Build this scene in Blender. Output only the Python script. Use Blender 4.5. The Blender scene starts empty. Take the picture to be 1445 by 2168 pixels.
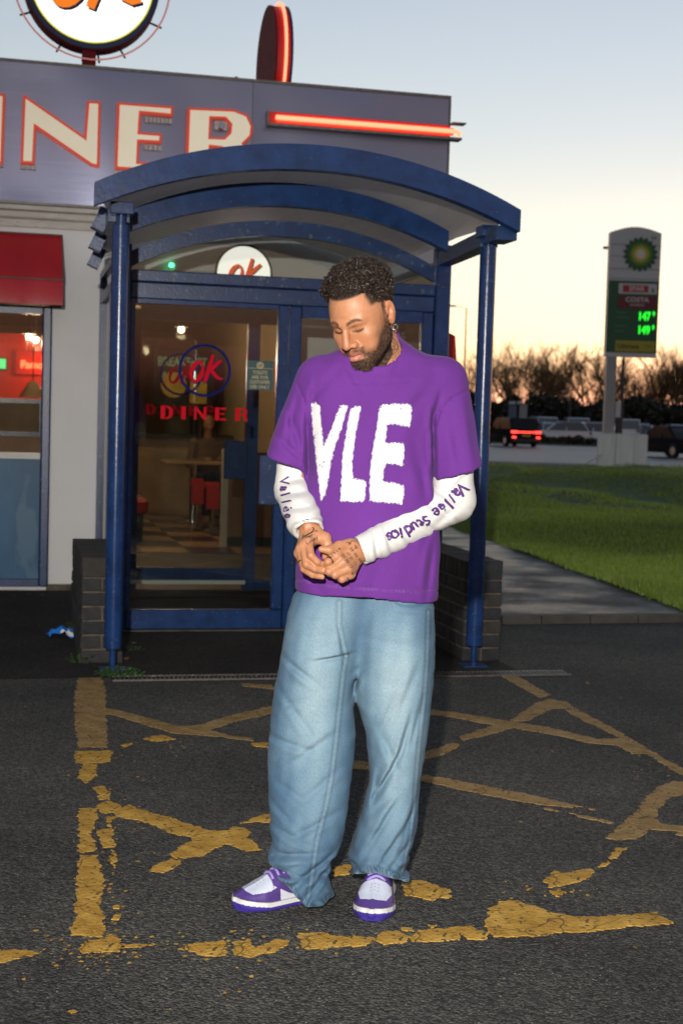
import bpy, bmesh, math, random
import numpy as np
from mathutils import Vector, Matrix
from mathutils.bvhtree import BVHTree
from mathutils.geometry import tessellate_polygon
R = math.radians
random.seed(4)
SC = bpy.context.scene
COL = SC.collection

# ------------------------------------------------------------------ camera
CAM_H, FPX, PW, PH = 1.31, 3011.0, 1445.0, 2168.0
_t, _r = R(3.75), 0.030
FWD = Vector((0, math.cos(_t), -math.sin(_t)))
_u0 = Vector((0, math.sin(_t), math.cos(_t)))
CR = Vector((1, 0, 0)) * math.cos(_r) + _u0 * math.sin(_r)
CU = -Vector((1, 0, 0)) * math.sin(_r) + _u0 * math.cos(_r)
CO = Vector((0, 0, CAM_H))
cam = bpy.data.cameras.new('camera')
cam_o = bpy.data.objects.new('camera', cam)
COL.objects.link(cam_o)
cam_o.matrix_world = Matrix(((CR.x, CU.x, -FWD.x, 0), (CR.y, CU.y, -FWD.y, 0), (CR.z, CU.z, -FWD.z, CAM_H), (0, 0, 0, 1)))
cam.sensor_fit = 'VERTICAL'
cam.sensor_height = 36.0
cam.lens = FPX / PH * 36.0
cam.clip_start = 0.05
cam.clip_end = 3000
cam.dof.use_dof = True
cam.dof.focus_distance = 3.82
cam.dof.aperture_fstop = 6.0
SC.camera = cam_o

# ------------------------------------------------------------------ sky, dusk
SUN_EL, SUN_AZ = R(-1.0), R(16)         # the sun has just set behind the far tree line: no sun lamp
EXPO = 2.85                            # dusk exposure; K keeps lamp strengths readable
K = 2 ** -EXPO
world = bpy.data.worlds.new('World')
SC.world = world
world.use_nodes = True
wn = world.node_tree
sky = wn.nodes.new('ShaderNodeTexSky')
sky.sky_type = 'NISHITA'
sky.sun_disc = False
sky.sun_elevation = SUN_EL
sky.sun_rotation = SUN_AZ
sky.air_density = 1.0
sky.dust_density = 0.2
sky.ozone_density = 1.45
bg = wn.nodes['Background']
bg.inputs['Strength'].default_value = 0.15
hs = wn.nodes.new('ShaderNodeHueSaturation')
hs.inputs['Saturation'].default_value = 0.75
wn.links.new(sky.outputs[0], hs.inputs['Color'])
wn.links.new(hs.outputs[0], bg.inputs['Color'])

# the photographer's flash: the shadow of the man falls away from it
fl = bpy.data.lights.new('camera_flash', 'SPOT')
fl.energy = 1620 * K
fl.color = (1.0, 0.95, 0.88)
fl.shadow_soft_size = 0.035
fl.spot_size = R(56)
fl.spot_blend = 0.9
fo = bpy.data.objects.new('camera_flash', fl)
COL.objects.link(fo)
fo.location = (-0.20, -1.0, 1.95)
fo.rotation_euler = (Vector((0.05, 3.9, 1.25)) - Vector(fo.location)).to_track_quat('-Z', 'Y').to_euler()

SC.view_settings.view_transform = 'Standard'
SC.view_settings.look = 'None'
SC.view_settings.gamma = 1.0
SC.view_settings.use_curve_mapping = False
SC.view_settings.exposure = EXPO

# ------------------------------------------------------------------ helpers
def ray(px, py):
    return FWD + CR * ((px - PW / 2) / FPX) - CU * ((py - PH / 2) / FPX)
def P(px, py, Y):                     # the point of the scene at depth Y seen at that spot of the photograph
    v = ray(px, py)
    return CO + v * (Y / v.y)
def G(px, py, z=0.0):                 # the point of the ground seen there
    v = ray(px, py)
    return CO + v * ((z - CAM_H) / v.z)

TH = R(13.3)                          # the diner front is turned this much
FO = Vector((-1.137, 7.146, 0))
FU = Vector((math.cos(TH), math.sin(TH), 0))
FV = Vector((-math.sin(TH), math.cos(TH), 0))
FB = Matrix(((FU.x, FV.x, 0, FO.x), (FU.y, FV.y, 0, FO.y), (0, 0, 1, 0), (0, 0, 0, 1)))
I4 = Matrix.Identity(4)
MW = {}                               # world matrices of the roots built here

class MB:
    def __init__(s, T=I4):
        s.T = T; s.v = []; s.f = []
    def add(s, vs, fs, T=None):
        b = len(s.v)
        M = s.T if T is None else s.T @ T
        s.v += [tuple(M @ Vector(p)) for p in vs]
        s.f += [tuple(b + i for i in f) for f in fs]
        return s
    def box(s, a, b, T=None, ch=0.0):
        x0, y0, z0 = [min(a[i], b[i]) for i in range(3)]
        x1, y1, z1 = [max(a[i], b[i]) for i in range(3)]
        if ch > 0:
            bm = bmesh.new()
            bmesh.ops.create_cube(bm, size=1)
            for v in bm.verts:
                v.co = Vector(((x0 + x1) / 2 + v.co.x * (x1 - x0), (y0 + y1) / 2 + v.co.y * (y1 - y0), (z0 + z1) / 2 + v.co.z * (z1 - z0)))
            bmesh.ops.bevel(bm, geom=bm.edges[:], offset=min(ch, (x1 - x0) * .45, (y1 - y0) * .45, (z1 - z0) * .45), segments=1, affect='EDGES')
            bm.verts.index_update()
            s.add([v.co[:] for v in bm.verts], [[v.index for v in f.verts] for f in bm.faces], T)
            bm.free()
            return s
        return s.add([(x0, y0, z0), (x1, y0, z0), (x1, y1, z0), (x0, y1, z0), (x0, y0, z1), (x1, y0, z1), (x1, y1, z1), (x0, y1, z1)],
                     [(0, 3, 2, 1), (4, 5, 6, 7), (0, 1, 5, 4), (1, 2, 6, 5), (2, 3, 7, 6), (3, 0, 4, 7)], T)
    def tube(s, pts, rad, n=8, cap=True, T=None, closed=False):
        pts = [Vector(p) for p in pts]
        rs = rad if isinstance(rad, (list, tuple)) else [rad] * len(pts)
        vs, fs = [], []
        m = len(pts)
        ref = None
        for i, p in enumerate(pts):
            if closed:
                d = pts[(i + 1) % m] - pts[i - 1]
            else:
                d = pts[min(i + 1, m - 1)] - pts[max(i - 1, 0)]
            d.normalize()
            if ref is None:
                ref = d.orthogonal().normalized()
            ref = ref - d * ref.dot(d)
            if ref.length < 1e-6: ref = d.orthogonal()
            ref.normalize()
            b = d.cross(ref)
            for k in range(n):
                a = 2 * math.pi * k / n
                vs.append(p + (ref * math.cos(a) + b * math.sin(a)) * rs[i])
        for i in range(m if closed else m - 1):
            j = (i + 1) % m
            for k in range(n):
                fs.append((i * n + k, i * n + (k + 1) % n, j * n + (k + 1) % n, j * n + k))
        if cap and not closed:
            fs.append(tuple(range(n - 1, -1, -1)))
            fs.append(tuple((m - 1) * n + k for k in range(n)))
        return s.add(vs, fs, T)
    def cyl(s, a, b, r, n=16, r2=None):
        return s.tube([a, b], [r, r if r2 is None else r2], n)
    def sph(s, c, r, n=10, m=7):
        r = (r, r, r) if not isinstance(r, (tuple, list)) else r
        vs = [(c[0], c[1], c[2] - r[2])]
        for i in range(1, m):
            a = -math.pi / 2 + math.pi * i / m
            for k in range(n):
                b = 2 * math.pi * k / n
                vs.append((c[0] + r[0] * math.cos(a) * math.cos(b), c[1] + r[1] * math.cos(a) * math.sin(b), c[2] + r[2] * math.sin(a)))
        vs.append((c[0], c[1], c[2] + r[2]))
        fs = [(0, 1 + (k + 1) % n, 1 + k) for k in range(n)]
        for i in range(m - 2):
            for k in range(n):
                fs.append((1 + i * n + k, 1 + i * n + (k + 1) % n, 1 + (i + 1) * n + (k + 1) % n, 1 + (i + 1) * n + k))
        e = len(vs) - 1
        fs += [(e, 1 + (m - 2) * n + k, 1 + (m - 2) * n + (k + 1) % n) for k in range(n)]
        return s.add(vs, fs)
    def prism(s, poly, f0, f1, T=None):
        """poly: 2D outline; f0/f1 map a 2D point to the front / back 3D point"""
        n = len(poly)
        vs = [f0(*p) for p in poly] + [f1(*p) for p in poly]
        tri = tessellate_polygon([[Vector((p[0], p[1], 0)) for p in poly]])
        fs = [tuple(t) for t in tri] + [tuple(n + i for i in reversed(t)) for t in tri]
        fs += [(i, n + i, n + (i + 1) % n, (i + 1) % n) for i in range(n)]
        return s.add(vs, fs, T)

def prism_h(mb, outer, holes, f0, f1):
    """like prism, with holes"""
    loops = [outer] + holes
    flat = [p for l in loops for p in l]; n = len(flat)
    tri = tessellate_polygon([[Vector((p[0], p[1], 0)) for p in l] for l in loops])
    fs = [tuple(t) for t in tri] + [tuple(n + i for i in reversed(t)) for t in tri]
    b = 0
    for l in loops:
        k = len(l); fs += [(b + i, n + b + i, n + b + (i + 1) % k, b + (i + 1) % k) for i in range(k)]; b += k
    mb.add([f0(*p) for p in flat] + [f1(*p) for p in flat], fs)

def mesh_from(name, v, f, smooth=False):
    me = bpy.data.meshes.new(name)
    me.from_pydata(v, [], f)
    if smooth:
        me.polygons.foreach_set('use_smooth', [True] * len(me.polygons))
    me.update()
    return me

def fix_normals(me):
    bm = bmesh.new(); bm.from_mesh(me)
    bmesh.ops.recalc_face_normals(bm, faces=bm.faces[:])
    bm.to_mesh(me); bm.free()

def props(o, label=None, cat=None, group=None, kind=None):
    if label: o['label'] = label
    if cat: o['category'] = cat
    if group: o['group'] = group
    if kind: o['kind'] = kind
    return o

def obj(name, mb, mat, parent=None, smooth=False, label=None, cat=None, group=None, kind=None, base=None, angle=None):
    """ONE mesh object from world-space geometry; parented objects keep their place; top-level ones get a base origin"""
    o = bpy.data.objects.new(name, None) if False else None
    if parent is not None:
        M = MW[parent.name]
    else:
        if base is None:
            a = np.array(mb.v)
            base = Vector(((a[:, 0].min() + a[:, 0].max()) / 2, (a[:, 1].min() + a[:, 1].max()) / 2, a[:, 2].min()))
        M = Matrix.Translation(base)
    Mi = M.inverted()
    A = np.array([list(r) for r in Mi])
    v = np.array(mb.v) @ A[:3, :3].T + A[:3, 3]
    me = mesh_from(name, v.tolist(), mb.f, smooth or angle is not None)
    fix_normals(me)
    if angle is not None:
        me.set_sharp_from_angle(angle=R(angle))
    me.materials.append(mat)
    o = bpy.data.objects.new(name, me)
    COL.objects.link(o)
    if parent is not None:
        o.parent = parent
        MW[o.name] = M
    else:
        o.location = base
        MW[o.name] = M
    return props(o, label, cat, group, kind)

def thing(name, label, cat, loc, rz=0.0, group=None):
    o = bpy.data.objects.new(name, None)
    COL.objects.link(o)
    o.empty_display_size = 0.1
    o.location = loc
    o.rotation_euler = (0, 0, rz)
    MW[o.name] = Matrix.Translation(Vector(loc)) @ Matrix.Rotation(rz, 4, 'Z')
    return props(o, label, cat, group)

def bthing(name, label, cat, u, v, z=0.0, group=None):
    return thing(name, label, cat, FB @ Vector((u, v, z)), TH, group)

def copy_tree(o, parent=None):
    c = o.copy(); COL.objects.link(c)
    if parent: c.parent = parent
    for ch in list(o.children): copy_tree(ch, c)
    return c

# ------------------------------------------------------------------ materials
def mat(name, col, rough=0.6, metal=0.0, var=0.0, vscale=8.0, bump=0.0, bscale=60.0, col2=None, spec=0.5, emit=None, estr=0.0, coat=0.0, stretch=None, bdist=0.01, speck=None):
    m = bpy.data.materials.new(name)
    m.use_nodes = True
    nt = m.node_tree
    b = nt.nodes['Principled BSDF']
    L = nt.links
    b.inputs['Roughness'].default_value = rough
    b.inputs['Metallic'].default_value = metal
    b.inputs['Specular IOR Level'].default_value = spec
    b.inputs['Coat Weight'].default_value = coat
    b.inputs['Base Color'].default_value = (*col, 1)
    tc = nt.nodes.new('ShaderNodeTexCoord')
    src = tc.outputs['Object']
    if stretch:
        mp = nt.nodes.new('ShaderNodeMapping')
        mp.inputs['Scale'].default_value = stretch
        L.new(src, mp.inputs['Vector']); src = mp.outputs[0]
    out = None
    if var > 0 or col2:
        n = nt.nodes.new('ShaderNodeTexNoise')
        n.inputs['Scale'].default_value = vscale
        n.inputs['Detail'].default_value = 6
        n.inputs['Roughness'].default_value = 0.6
        L.new(src, n.inputs['Vector'])
        r = nt.nodes.new('ShaderNodeValToRGB')
        r.color_ramp.elements[0].position = 0.32
        r.color_ramp.elements[1].position = 0.75
        a = tuple(c * (1 - var) for c in col) if not col2 else col
        z = tuple(min(1, c * (1 + var)) for c in col) if not col2 else col2
        r.color_ramp.elements[0].color = (*a, 1)
        r.color_ramp.elements[1].color = (*z, 1)
        L.new(n.outputs['Fac'], r.inputs['Fac'])
        out = r.outputs['Color']
    if speck:
        sc, thr, scol = speck
        n2 = nt.nodes.new('ShaderNodeTexNoise')
        n2.inputs['Scale'].default_value = sc
        n2.inputs['Detail'].default_value = 4
        L.new(src, n2.inputs['Vector'])
        r2 = nt.nodes.new('ShaderNodeValToRGB')
        r2.color_ramp.elements[0].position = thr
        r2.color_ramp.elements[1].position = thr + 0.04
        L.new(n2.outputs['Fac'], r2.inputs['Fac'])
        mx = nt.nodes.new('ShaderNodeMixRGB')
        L.new(r2.outputs['Color'], mx.inputs['Fac'])
        if out: L.new(out, mx.inputs[1])
        else: mx.inputs[1].default_value = (*col, 1)
        mx.inputs[2].default_value = (*scol, 1)
        out = mx.outputs[0]
    if out: L.new(out, b.inputs['Base Color'])
    if bump > 0:
        n3 = nt.nodes.new('ShaderNodeTexNoise')
        n3.inputs['Scale'].default_value = bscale
        n3.inputs['Detail'].default_value = 5
        L.new(src, n3.inputs['Vector'])
        bp = nt.nodes.new('ShaderNodeBump')
        bp.inputs['Strength'].default_value = bump
        bp.inputs['Distance'].default_value = bdist
        L.new(n3.outputs['Fac'], bp.inputs['Height'])
        L.new(bp.outputs[0], b.inputs['Normal'])
    if emit:
        b.inputs['Emission Color'].default_value = (*emit, 1)
        b.inputs['Emission Strength'].default_value = estr * K
    return m

def glass_mat(name, tint, refl_ior=1.7, rough=0.02, bump=0.0):
    m = bpy.data.materials.new(name)
    m.use_nodes = True
    nt = m.node_tree
    nt.nodes.remove(nt.nodes['Principled BSDF'])
    t = nt.nodes.new('ShaderNodeBsdfTransparent')
    t.inputs[0].default_value = (*tint, 1)
    g = nt.nodes.new('ShaderNodeBsdfGlossy')
    g.inputs['Roughness'].default_value = rough
    f = nt.nodes.new('ShaderNodeFresnel')
    f.inputs[0].default_value = refl_ior
    mx = nt.nodes.new('ShaderNodeMixShader')
    nt.links.new(f.outputs[0], mx.inputs[0])
    nt.links.new(t.outputs[0], mx.inputs[1])
    nt.links.new(g.outputs[0], mx.inputs[2])
    nt.links.new(mx.outputs[0], nt.nodes['Material Output'].inputs['Surface'])
    if bump:
        tc = nt.nodes.new('ShaderNodeTexCoord'); n = nt.nodes.new('ShaderNodeTexNoise'); n.inputs['Scale'].default_value = 1.3
        b = nt.nodes.new('ShaderNodeBump'); b.inputs['Strength'].default_value = bump
        nt.links.new(tc.outputs['Object'], n.inputs['Vector']); nt.links.new(n.outputs['Fac'], b.inputs['Height'])
        nt.links.new(b.outputs[0], g.inputs['Normal']); nt.links.new(b.outputs[0], f.inputs['Normal'])
    return m

M = {}
M['blue'] = mat('blue_paint', (0.011, 0.043, 0.150), 0.24, var=0.30, vscale=11, bump=0.16, bscale=38, bdist=0.004, speck=(60, 0.66, (0.07, 0.10, 0.16)))
M['blue_worn'] = mat('dusty_blue_paint', (0.016, 0.046, 0.142), 0.33, var=0.25, vscale=9, bump=0.1, bscale=70, speck=(34, 0.63, (0.10, 0.13, 0.18)))
M['soffit'] = mat('soffit_panel', (0.50, 0.45, 0.41), 0.55, var=0.16, vscale=3, stretch=(6, .6, 1))
def translucent_mat(name, col, frac):
    m = mat(name, col, 0.5, var=0.16, vscale=3, stretch=(6, .6, 1))
    nt = m.node_tree; b = nt.nodes['Principled BSDF']
    t = nt.nodes.new('ShaderNodeBsdfTranslucent'); t.inputs[0].default_value = (*col, 1)
    mx = nt.nodes.new('ShaderNodeMixShader'); mx.inputs[0].default_value = frac
    nt.links.new(b.outputs[0], mx.inputs[1]); nt.links.new(t.outputs[0], mx.inputs[2])
    nt.links.new(mx.outputs[0], nt.nodes['Material Output'].inputs['Surface'])
    return m
M['soffit'] = translucent_mat('roof_polycarbonate', (0.80, 0.75, 0.70), .5)
M['render'] = mat('white_render', (0.80, 0.795, 0.78), 0.7, var=0.05, vscale=2.2, bump=0.05, bscale=80, speck=(4, 0.72, (0.5, 0.49, 0.46)))
M['cornice'] = mat('stained_cornice', (0.58, 0.56, 0.51), 0.6, var=0.14, vscale=7, stretch=(1, 1, 5), speck=(14, 0.66, (0.33, 0.31, 0.26)))
M['steel'] = mat('fascia_steel', (0.26, 0.275, 0.40), 0.30, metal=0.7, var=0.05, vscale=3, bump=0.35, bscale=1.0, bdist=0.001, speck=(0.5, 0.80, (0.2, 0.19, 0.24)), stretch=(.6, .6, 420))
M['steel_edge'] = mat('weathered_steel_trim', (0.2, 0.19, 0.17), 0.5, metal=0.6, var=0.3, vscale=25)
M['letter_face'] = mat('cream_letter_face', (0.80, 0.74, 0.58), 0.45, var=0.06, vscale=5, emit=(0.95, 0.82, 0.58), estr=0.30)
M['letter_rim'] = mat('red_letter_rim', (0.6, 0.05, 0.015), 0.4, emit=(1, 0.08, 0.02), estr=0.25)
M['neon'] = mat('red_neon', (.9, .1, .05), 0.4, emit=(1.0, 0.035, 0.015), estr=1.6)
M['neon_dim'] = mat('faint_glow_neon', (0.75, 0.30, 0.26), 0.3, emit=(1.0, 0.35, 0.28), estr=0.22)  # ring tube given a faint glow of its own
M['neon_core'] = mat('neon_tube_core', (1, .5, .3), 0.4, emit=(1.0, 0.27, 0.13), estr=1.8)
M['channel_red'] = mat('red_channel', (0.70, 0.025, 0.018), 0.5, var=0.1)
M['disc_side'] = mat('dark_red_metal', (0.17, 0.014, 0.02), 0.75, spec=.2, var=0.3, vscale=12, speck=(18, 0.66, (0.06, 0.02, 0.025)))
M['disc_red'] = mat('bright_red_metal', (0.5, 0.015, 0.012), 0.4, var=0.1)
M['navy'] = mat('navy_enamel', (0.01, 0.025, 0.10), 0.35)
M['lit_white'] = mat('lit_sign_face', (0.8, 0.8, 0.74), 0.5, emit=(1, 0.97, 0.88), estr=1.1)
M['lit_white_big'] = mat('lit_round_sign_face', (0.8, 0.8, 0.8), 0.5, emit=(1, 0.99, 0.96), estr=1.6)
M['lit_red'] = mat('lit_sign_red', (0.75, 0.08, 0.01), 0.5, emit=(1, 0.10, 0.01), estr=0.55)
M['lit_orange'] = mat('lit_sign_orange', (0.8, 0.2, 0.01), 0.5, emit=(1, 0.22, 0.01), estr=0.75)
M['lit_yellow'] = mat('lit_sign_yellow', (0.8, 0.75, 0.05), 0.5, emit=(0.95, 0.85, 0.05), estr=0.6)
M['decal_red'] = mat('red_decal', (0.66, 0.010, 0.022), 0.7, spec=.05)
M['decal_blue'] = mat('blue_decal', (0.006, 0.016, 0.13), 0.7, spec=.05)
M['glass'] = glass_mat('door_glass', (0.86, 0.88, 0.86), bump=0.02)
M['glass_win'] = glass_mat('window_glass', (0.84, 0.84, 0.82), bump=0.03)
M['frost'] = mat('blue_frosted_panel', (0.035, 0.115, 0.215), 0.4, var=0.35, vscale=2.5, stretch=(1, 1, .5), speck=(3, 0.6, (0.08, 0.17, 0.26)), spec=.25)
M['awning'] = mat('red_awning_vinyl', (0.46, 0.010, 0.018), 0.38, var=0.12, vscale=3, bump=0.25, bscale=5)
M['awning_end'] = mat('weathered_awning_end', (0.16, 0.09, 0.075), 0.6, var=0.3, vscale=12)
M['aged_white'] = mat('aged_white_paint', (0.62, 0.62, 0.58), 0.5, var=0.08)
M['brick'] = [mat('dark_brick_%s' % n, tuple(q * .68 for q in c), 0.8, spec=.25, var=0.22, vscale=22, bump=0.5, bscale=90, bdist=0.004) for n, c in (('grey', (0.062, 0.062, 0.060)), ('slate', (0.048, 0.05, 0.054)), ('brown', (0.072, 0.064, 0.056)))]
M['mortar'] = mat('mortar', (0.115, 0.095, 0.07), 0.9, var=0.4, vscale=14, bump=0.4, bscale=60, speck=(9, 0.60, (0.05, 0.055, 0.03)))
M['drain'] = mat('drain_iron', (0.13, 0.12, 0.105), 0.5, metal=0.4, var=0.4, vscale=30)
M['drain_dark'] = mat('drain_pit', (0.008, 0.008, 0.008), 0.9)
M['black'] = mat('black_plastic', (0.012, 0.012, 0.013), 0.45)
M['dark'] = mat('dark_grey_trim', (0.03, 0.03, 0.032), 0.55)
M['chrome'] = mat('chrome', (0.7, 0.7, 0.7), 0.15, metal=1)

def text_mesh(s, size, align='LEFT', spacing=1.0):
    """flat triangulated text in its own 2D plane -> (verts, faces)"""
    cu = bpy.data.curves.new('t', 'FONT')
    cu.body = s; cu.size = size; cu.align_x = align; cu.space_character = spacing
    cu.resolution_u = 3
    o = bpy.data.objects.new('t', cu)
    COL.objects.link(o)
    dg = bpy.context.evaluated_depsgraph_get()
    me = o.evaluated_get(dg).to_mesh()
    v = [tuple(p.co) for p in me.vertices]; f = [tuple(p.vertices) for p in me.polygons]
    o.to_mesh_clear()
    bpy.data.objects.remove(o); bpy.data.curves.remove(cu)
    return v, f

def add_text(mb, s, size, fn, align='LEFT', sx=1.0, bold=0.0, spacing=1.0):
    v, f = text_mesh(s, size, align, spacing)
    for dx, dy in (((0, 0),) if not bold else ((-bold, 0), (bold, 0), (0, bold), (0, -bold))):
        k = 0.0001 * (dx * 7 + dy * 3) / (bold + 1e-9) if bold else 0
        mb.add([fn(p[0] * sx + dx, p[1] + dy, k) for p in v], f)

def stroke(pts, ws):
    """outline of a brush stroke with varying width, 2D"""
    L_, R_ = [], []
    n = len(pts)
    for i in range(n):
        a = Vector(pts[max(i - 1, 0)]); b = Vector(pts[min(i + 1, n - 1)])
        d = (b - a).normalized(); nn = Vector((-d.y, d.x))
        p = Vector(pts[i]); w = ws[i] / 2
        L_.append((p + nn * w)[:]); R_.append((p - nn * w)[:])
    return L_, R_

def add_stroke(mb, pts, ws, fn, depth=0.0, closed=False):
    L_, R_ = stroke(pts, ws)
    n = len(pts)
    vs = [fn(p[0], p[1], 0) for p in L_] + [fn(p[0], p[1], 0) for p in R_]
    fs = [(i, i + 1, n + i + 1, n + i) for i in range(n - 1)]
    if depth:
        vs += [fn(p[0], p[1], depth) for p in L_] + [fn(p[0], p[1], depth) for p in R_]
        fs += [(2 * n + i, 3 * n + i, 3 * n + i + 1, 2 * n + i + 1) for i in range(n - 1)]
        fs += [(i, 2 * n + i, 2 * n + i + 1, i + 1) for i in range(n - 1)] + [(n + i, n + i + 1, 3 * n + i + 1, 3 * n + i) for i in range(n - 1)]
        fs += [(0, n, 3 * n, 2 * n), (n - 1, 3 * n - 1, 4 * n - 1, 2 * n - 1)]
    mb.add(vs, fs)

def ok_logo(fn, s):
    """the slanted brush-lettered OK, height about s, centred; returns lists of strokes (points, widths)"""
    o = []
    for i in range(25):
        a = 2 * math.pi * i / 24 + 1.9
        x, y = 0.21 * math.cos(a), 0.36 * math.sin(a)
        o.append(((x + 0.24 * y - 0.30) * s, (y - 0.05) * s))
    ow = [(0.13 + 0.045 * math.sin(i * 0.55)) * s for i in range(25)]
    st = [(o, ow)]
    st.append(([((x) * s, (y) * s) for x, y in ((0.30, 0.60), (0.24, 0.35), (0.15, 0.05), (0.07, -0.22), (0.0, -0.44))], [0.12 * s, 0.15 * s, .16 * s, .15 * s, .12 * s]))
    st.append(([((x) * s, (y) * s) for x, y in ((0.62, 0.40), (0.47, 0.27), (0.32, 0.12), (0.17, 0.02))], [0.10 * s, 0.14 * s, .14 * s, .10 * s]))
    st.append(([((x) * s, (y) * s) for x, y in ((0.22, 0.04), (0.34, -0.10), (0.46, -0.24), (0.58, -0.30), (0.70, -0.28))], [0.12 * s, 0.14 * s, .13 * s, .10 * s, 0.05 * s]))
    return st
def add_ok(mb, fn, s, dx=0.0, dy=0.0, k=0.0):
    for i, (pts, ws) in enumerate(ok_logo(fn, s)):
        add_stroke(mb, [(x + dx, y + dy) for x, y in pts], ws, lambda x, y, d, i=i: fn(x, y, k + i * 0.0006))
# ================================================================== ground
def asphalt_mat(name, dark, light, scale=1.0, wet=0.0):
    m = bpy.data.materials.new(name); m.use_nodes = True
    nt = m.node_tree; L = nt.links; b = nt.nodes['Principled BSDF']
    tc = nt.nodes.new('ShaderNodeTexCoord')
    def node(t, **k):
        n = nt.nodes.new(t)
        for a, v in k.items():
            if a in n.inputs: n.inputs[a].default_value = v
            else: setattr(n, a, v)
        return n
    vo = node('ShaderNodeTexVoronoi', Scale=135.0 * scale, Randomness=1.0)
    L.new(tc.outputs['Object'], vo.inputs['Vector'])
    # stone colour per cell
    sep = node('ShaderNodeSeparateColor'); L.new(vo.outputs['Color'], sep.inputs[0])
    cr = node('ShaderNodeValToRGB'); e = cr.color_ramp.elements
    e[0].position = 0.0; e[0].color = (*dark, 1)
    e[1].position = 0.72; e[1].color = (*light, 1)
    x = e.new(0.95); x.color = (light[0] * 1.5, light[1] * 1.45, light[2] * 1.35, 1)
    x = e.new(0.992); x.color = (0.15, 0.13, 0.105, 1)
    L.new(sep.outputs[0], cr.inputs['Fac'])
    # broad stains
    n1 = node('ShaderNodeTexNoise', Scale=1.1, Detail=7.0, Roughness=0.62)
    L.new(tc.outputs['Object'], n1.inputs['Vector'])
    r1 = node('ShaderNodeValToRGB'); r1.color_ramp.elements[0].position = .3; r1.color_ramp.elements[1].position = .7
    r1.color_ramp.elements[0].color = (.62, .62, .64, 1); r1.color_ramp.elements[1].color = (1.2, 1.17, 1.1, 1)
    L.new(n1.outputs['Fac'], r1.inputs['Fac'])
    mu = node('ShaderNodeMixRGB', blend_type='MULTIPLY'); mu.inputs['Fac'].default_value = 1
    L.new(cr.outputs[0], mu.inputs[1]); L.new(r1.outputs[0], mu.inputs[2])
    # pale grit and yellow paint crumbs
    n2 = node('ShaderNodeTexNoise', Scale=42.0, Detail=3.0); L.new(tc.outputs['Object'], n2.inputs['Vector'])
    r2 = node('ShaderNodeValToRGB'); r2.color_ramp.elements[0].position = .735; r2.color_ramp.elements[1].position = .75
    L.new(n2.outputs['Fac'], r2.inputs['Fac'])
    n2b = node('ShaderNodeTexNoise', Scale=1.7, Detail=2.0); L.new(tc.outputs['Object'], n2b.inputs['Vector'])
    r2b = node('ShaderNodeValToRGB'); r2b.color_ramp.elements[0].position = .48; r2b.color_ramp.elements[1].position = .6
    L.new(n2b.outputs['Fac'], r2b.inputs['Fac'])
    m2 = node('ShaderNodeMath', operation='MULTIPLY'); L.new(r2.outputs[0], m2.inputs[0]); L.new(r2b.outputs[0], m2.inputs[1])
    mx = node('ShaderNodeMixRGB'); L.new(m2.outputs[0], mx.inputs['Fac']); L.new(mu.outputs[0], mx.inputs[1]); mx.inputs[2].default_value = (0.34, 0.20, 0.05, 1)
    L.new(mx.outputs[0], b.inputs['Base Color'])
    # relief
    d = node('ShaderNodeMath', operation='MULTIPLY'); d.inputs[1].default_value = -0.8
    L.new(vo.outputs['Distance'], d.inputs[0])
    n3 = node('ShaderNodeTexNoise', Scale=30.0, Detail=4.0); L.new(tc.outputs['Object'], n3.inputs['Vector'])
    ad = node('ShaderNodeMath', operation='ADD'); L.new(d.outputs[0], ad.inputs[0]); L.new(n3.outputs['Fac'], ad.inputs[1])
    bp = node('ShaderNodeBump', Strength=0.9, Distance=0.008)
    L.new(ad.outputs[0], bp.inputs['Height']); L.new(bp.outputs[0], b.inputs['Normal'])
    if wet:
        rr = node('ShaderNodeValToRGB'); rr.color_ramp.elements[0].color = (.32, .32, .32, 1); rr.color_ramp.elements[1].color = (.7, .7, .7, 1)
        rr.color_ramp.elements[0].position = .42; rr.color_ramp.elements[1].position = .62
        L.new(n1.outputs['Fac'], rr.inputs['Fac']); L.new(rr.outputs[0], b.inputs['Roughness'])
    else:
        b.inputs['Roughness'].default_value = 0.9
    b.inputs['Specular IOR Level'].default_value = 0.3 if wet else 0.14
    return m
M['asphalt'] = asphalt_mat('car_park_asphalt', (0.038, 0.038, 0.037), (0.102, 0.101, 0.094))
M['path'] = asphalt_mat('worn_path_asphalt', (0.022, 0.021, 0.023), (0.056, 0.053, 0.055), 1.4, wet=1)
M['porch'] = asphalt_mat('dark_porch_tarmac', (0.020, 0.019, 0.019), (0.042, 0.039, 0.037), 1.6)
M['road'] = mat('road_asphalt', (0.085, 0.085, 0.092), 0.5, var=0.15, vscale=.4)
M['kerb'] = mat('kerb_concrete', (0.075, 0.066, 0.054), 0.8, var=0.3, vscale=9, bump=0.4, bscale=70)

def sheet(name, poly, z, m, thick=0.0, label=None):
    mb = MB()
    n = len(poly)
    tri = tessellate_polygon([[Vector((p[0], p[1], 0)) for p in poly]])
    vs = [(p[0], p[1], z) for p in poly]
    fs = [tuple(t) for t in tri]
    if thick:
        vs += [(p[0], p[1], z - thick) for p in poly]
        fs += [(i, n + i, n + (i + 1) % n, (i + 1) % n) for i in range(n)]
    mb.add(vs, fs)
    return obj(name, mb, m, kind='structure', base=Vector((0, 0, 0)), label=label)

gm = MB()
gm.add([(-1500, -60, 0), (1500, -60, 0), (1500, 2200, 0), (-1500, 2200, 0)], [(0, 1, 2, 3)])
obj('ground', gm, M['asphalt'], kind='structure', base=Vector((0, 0, 0)))

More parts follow.
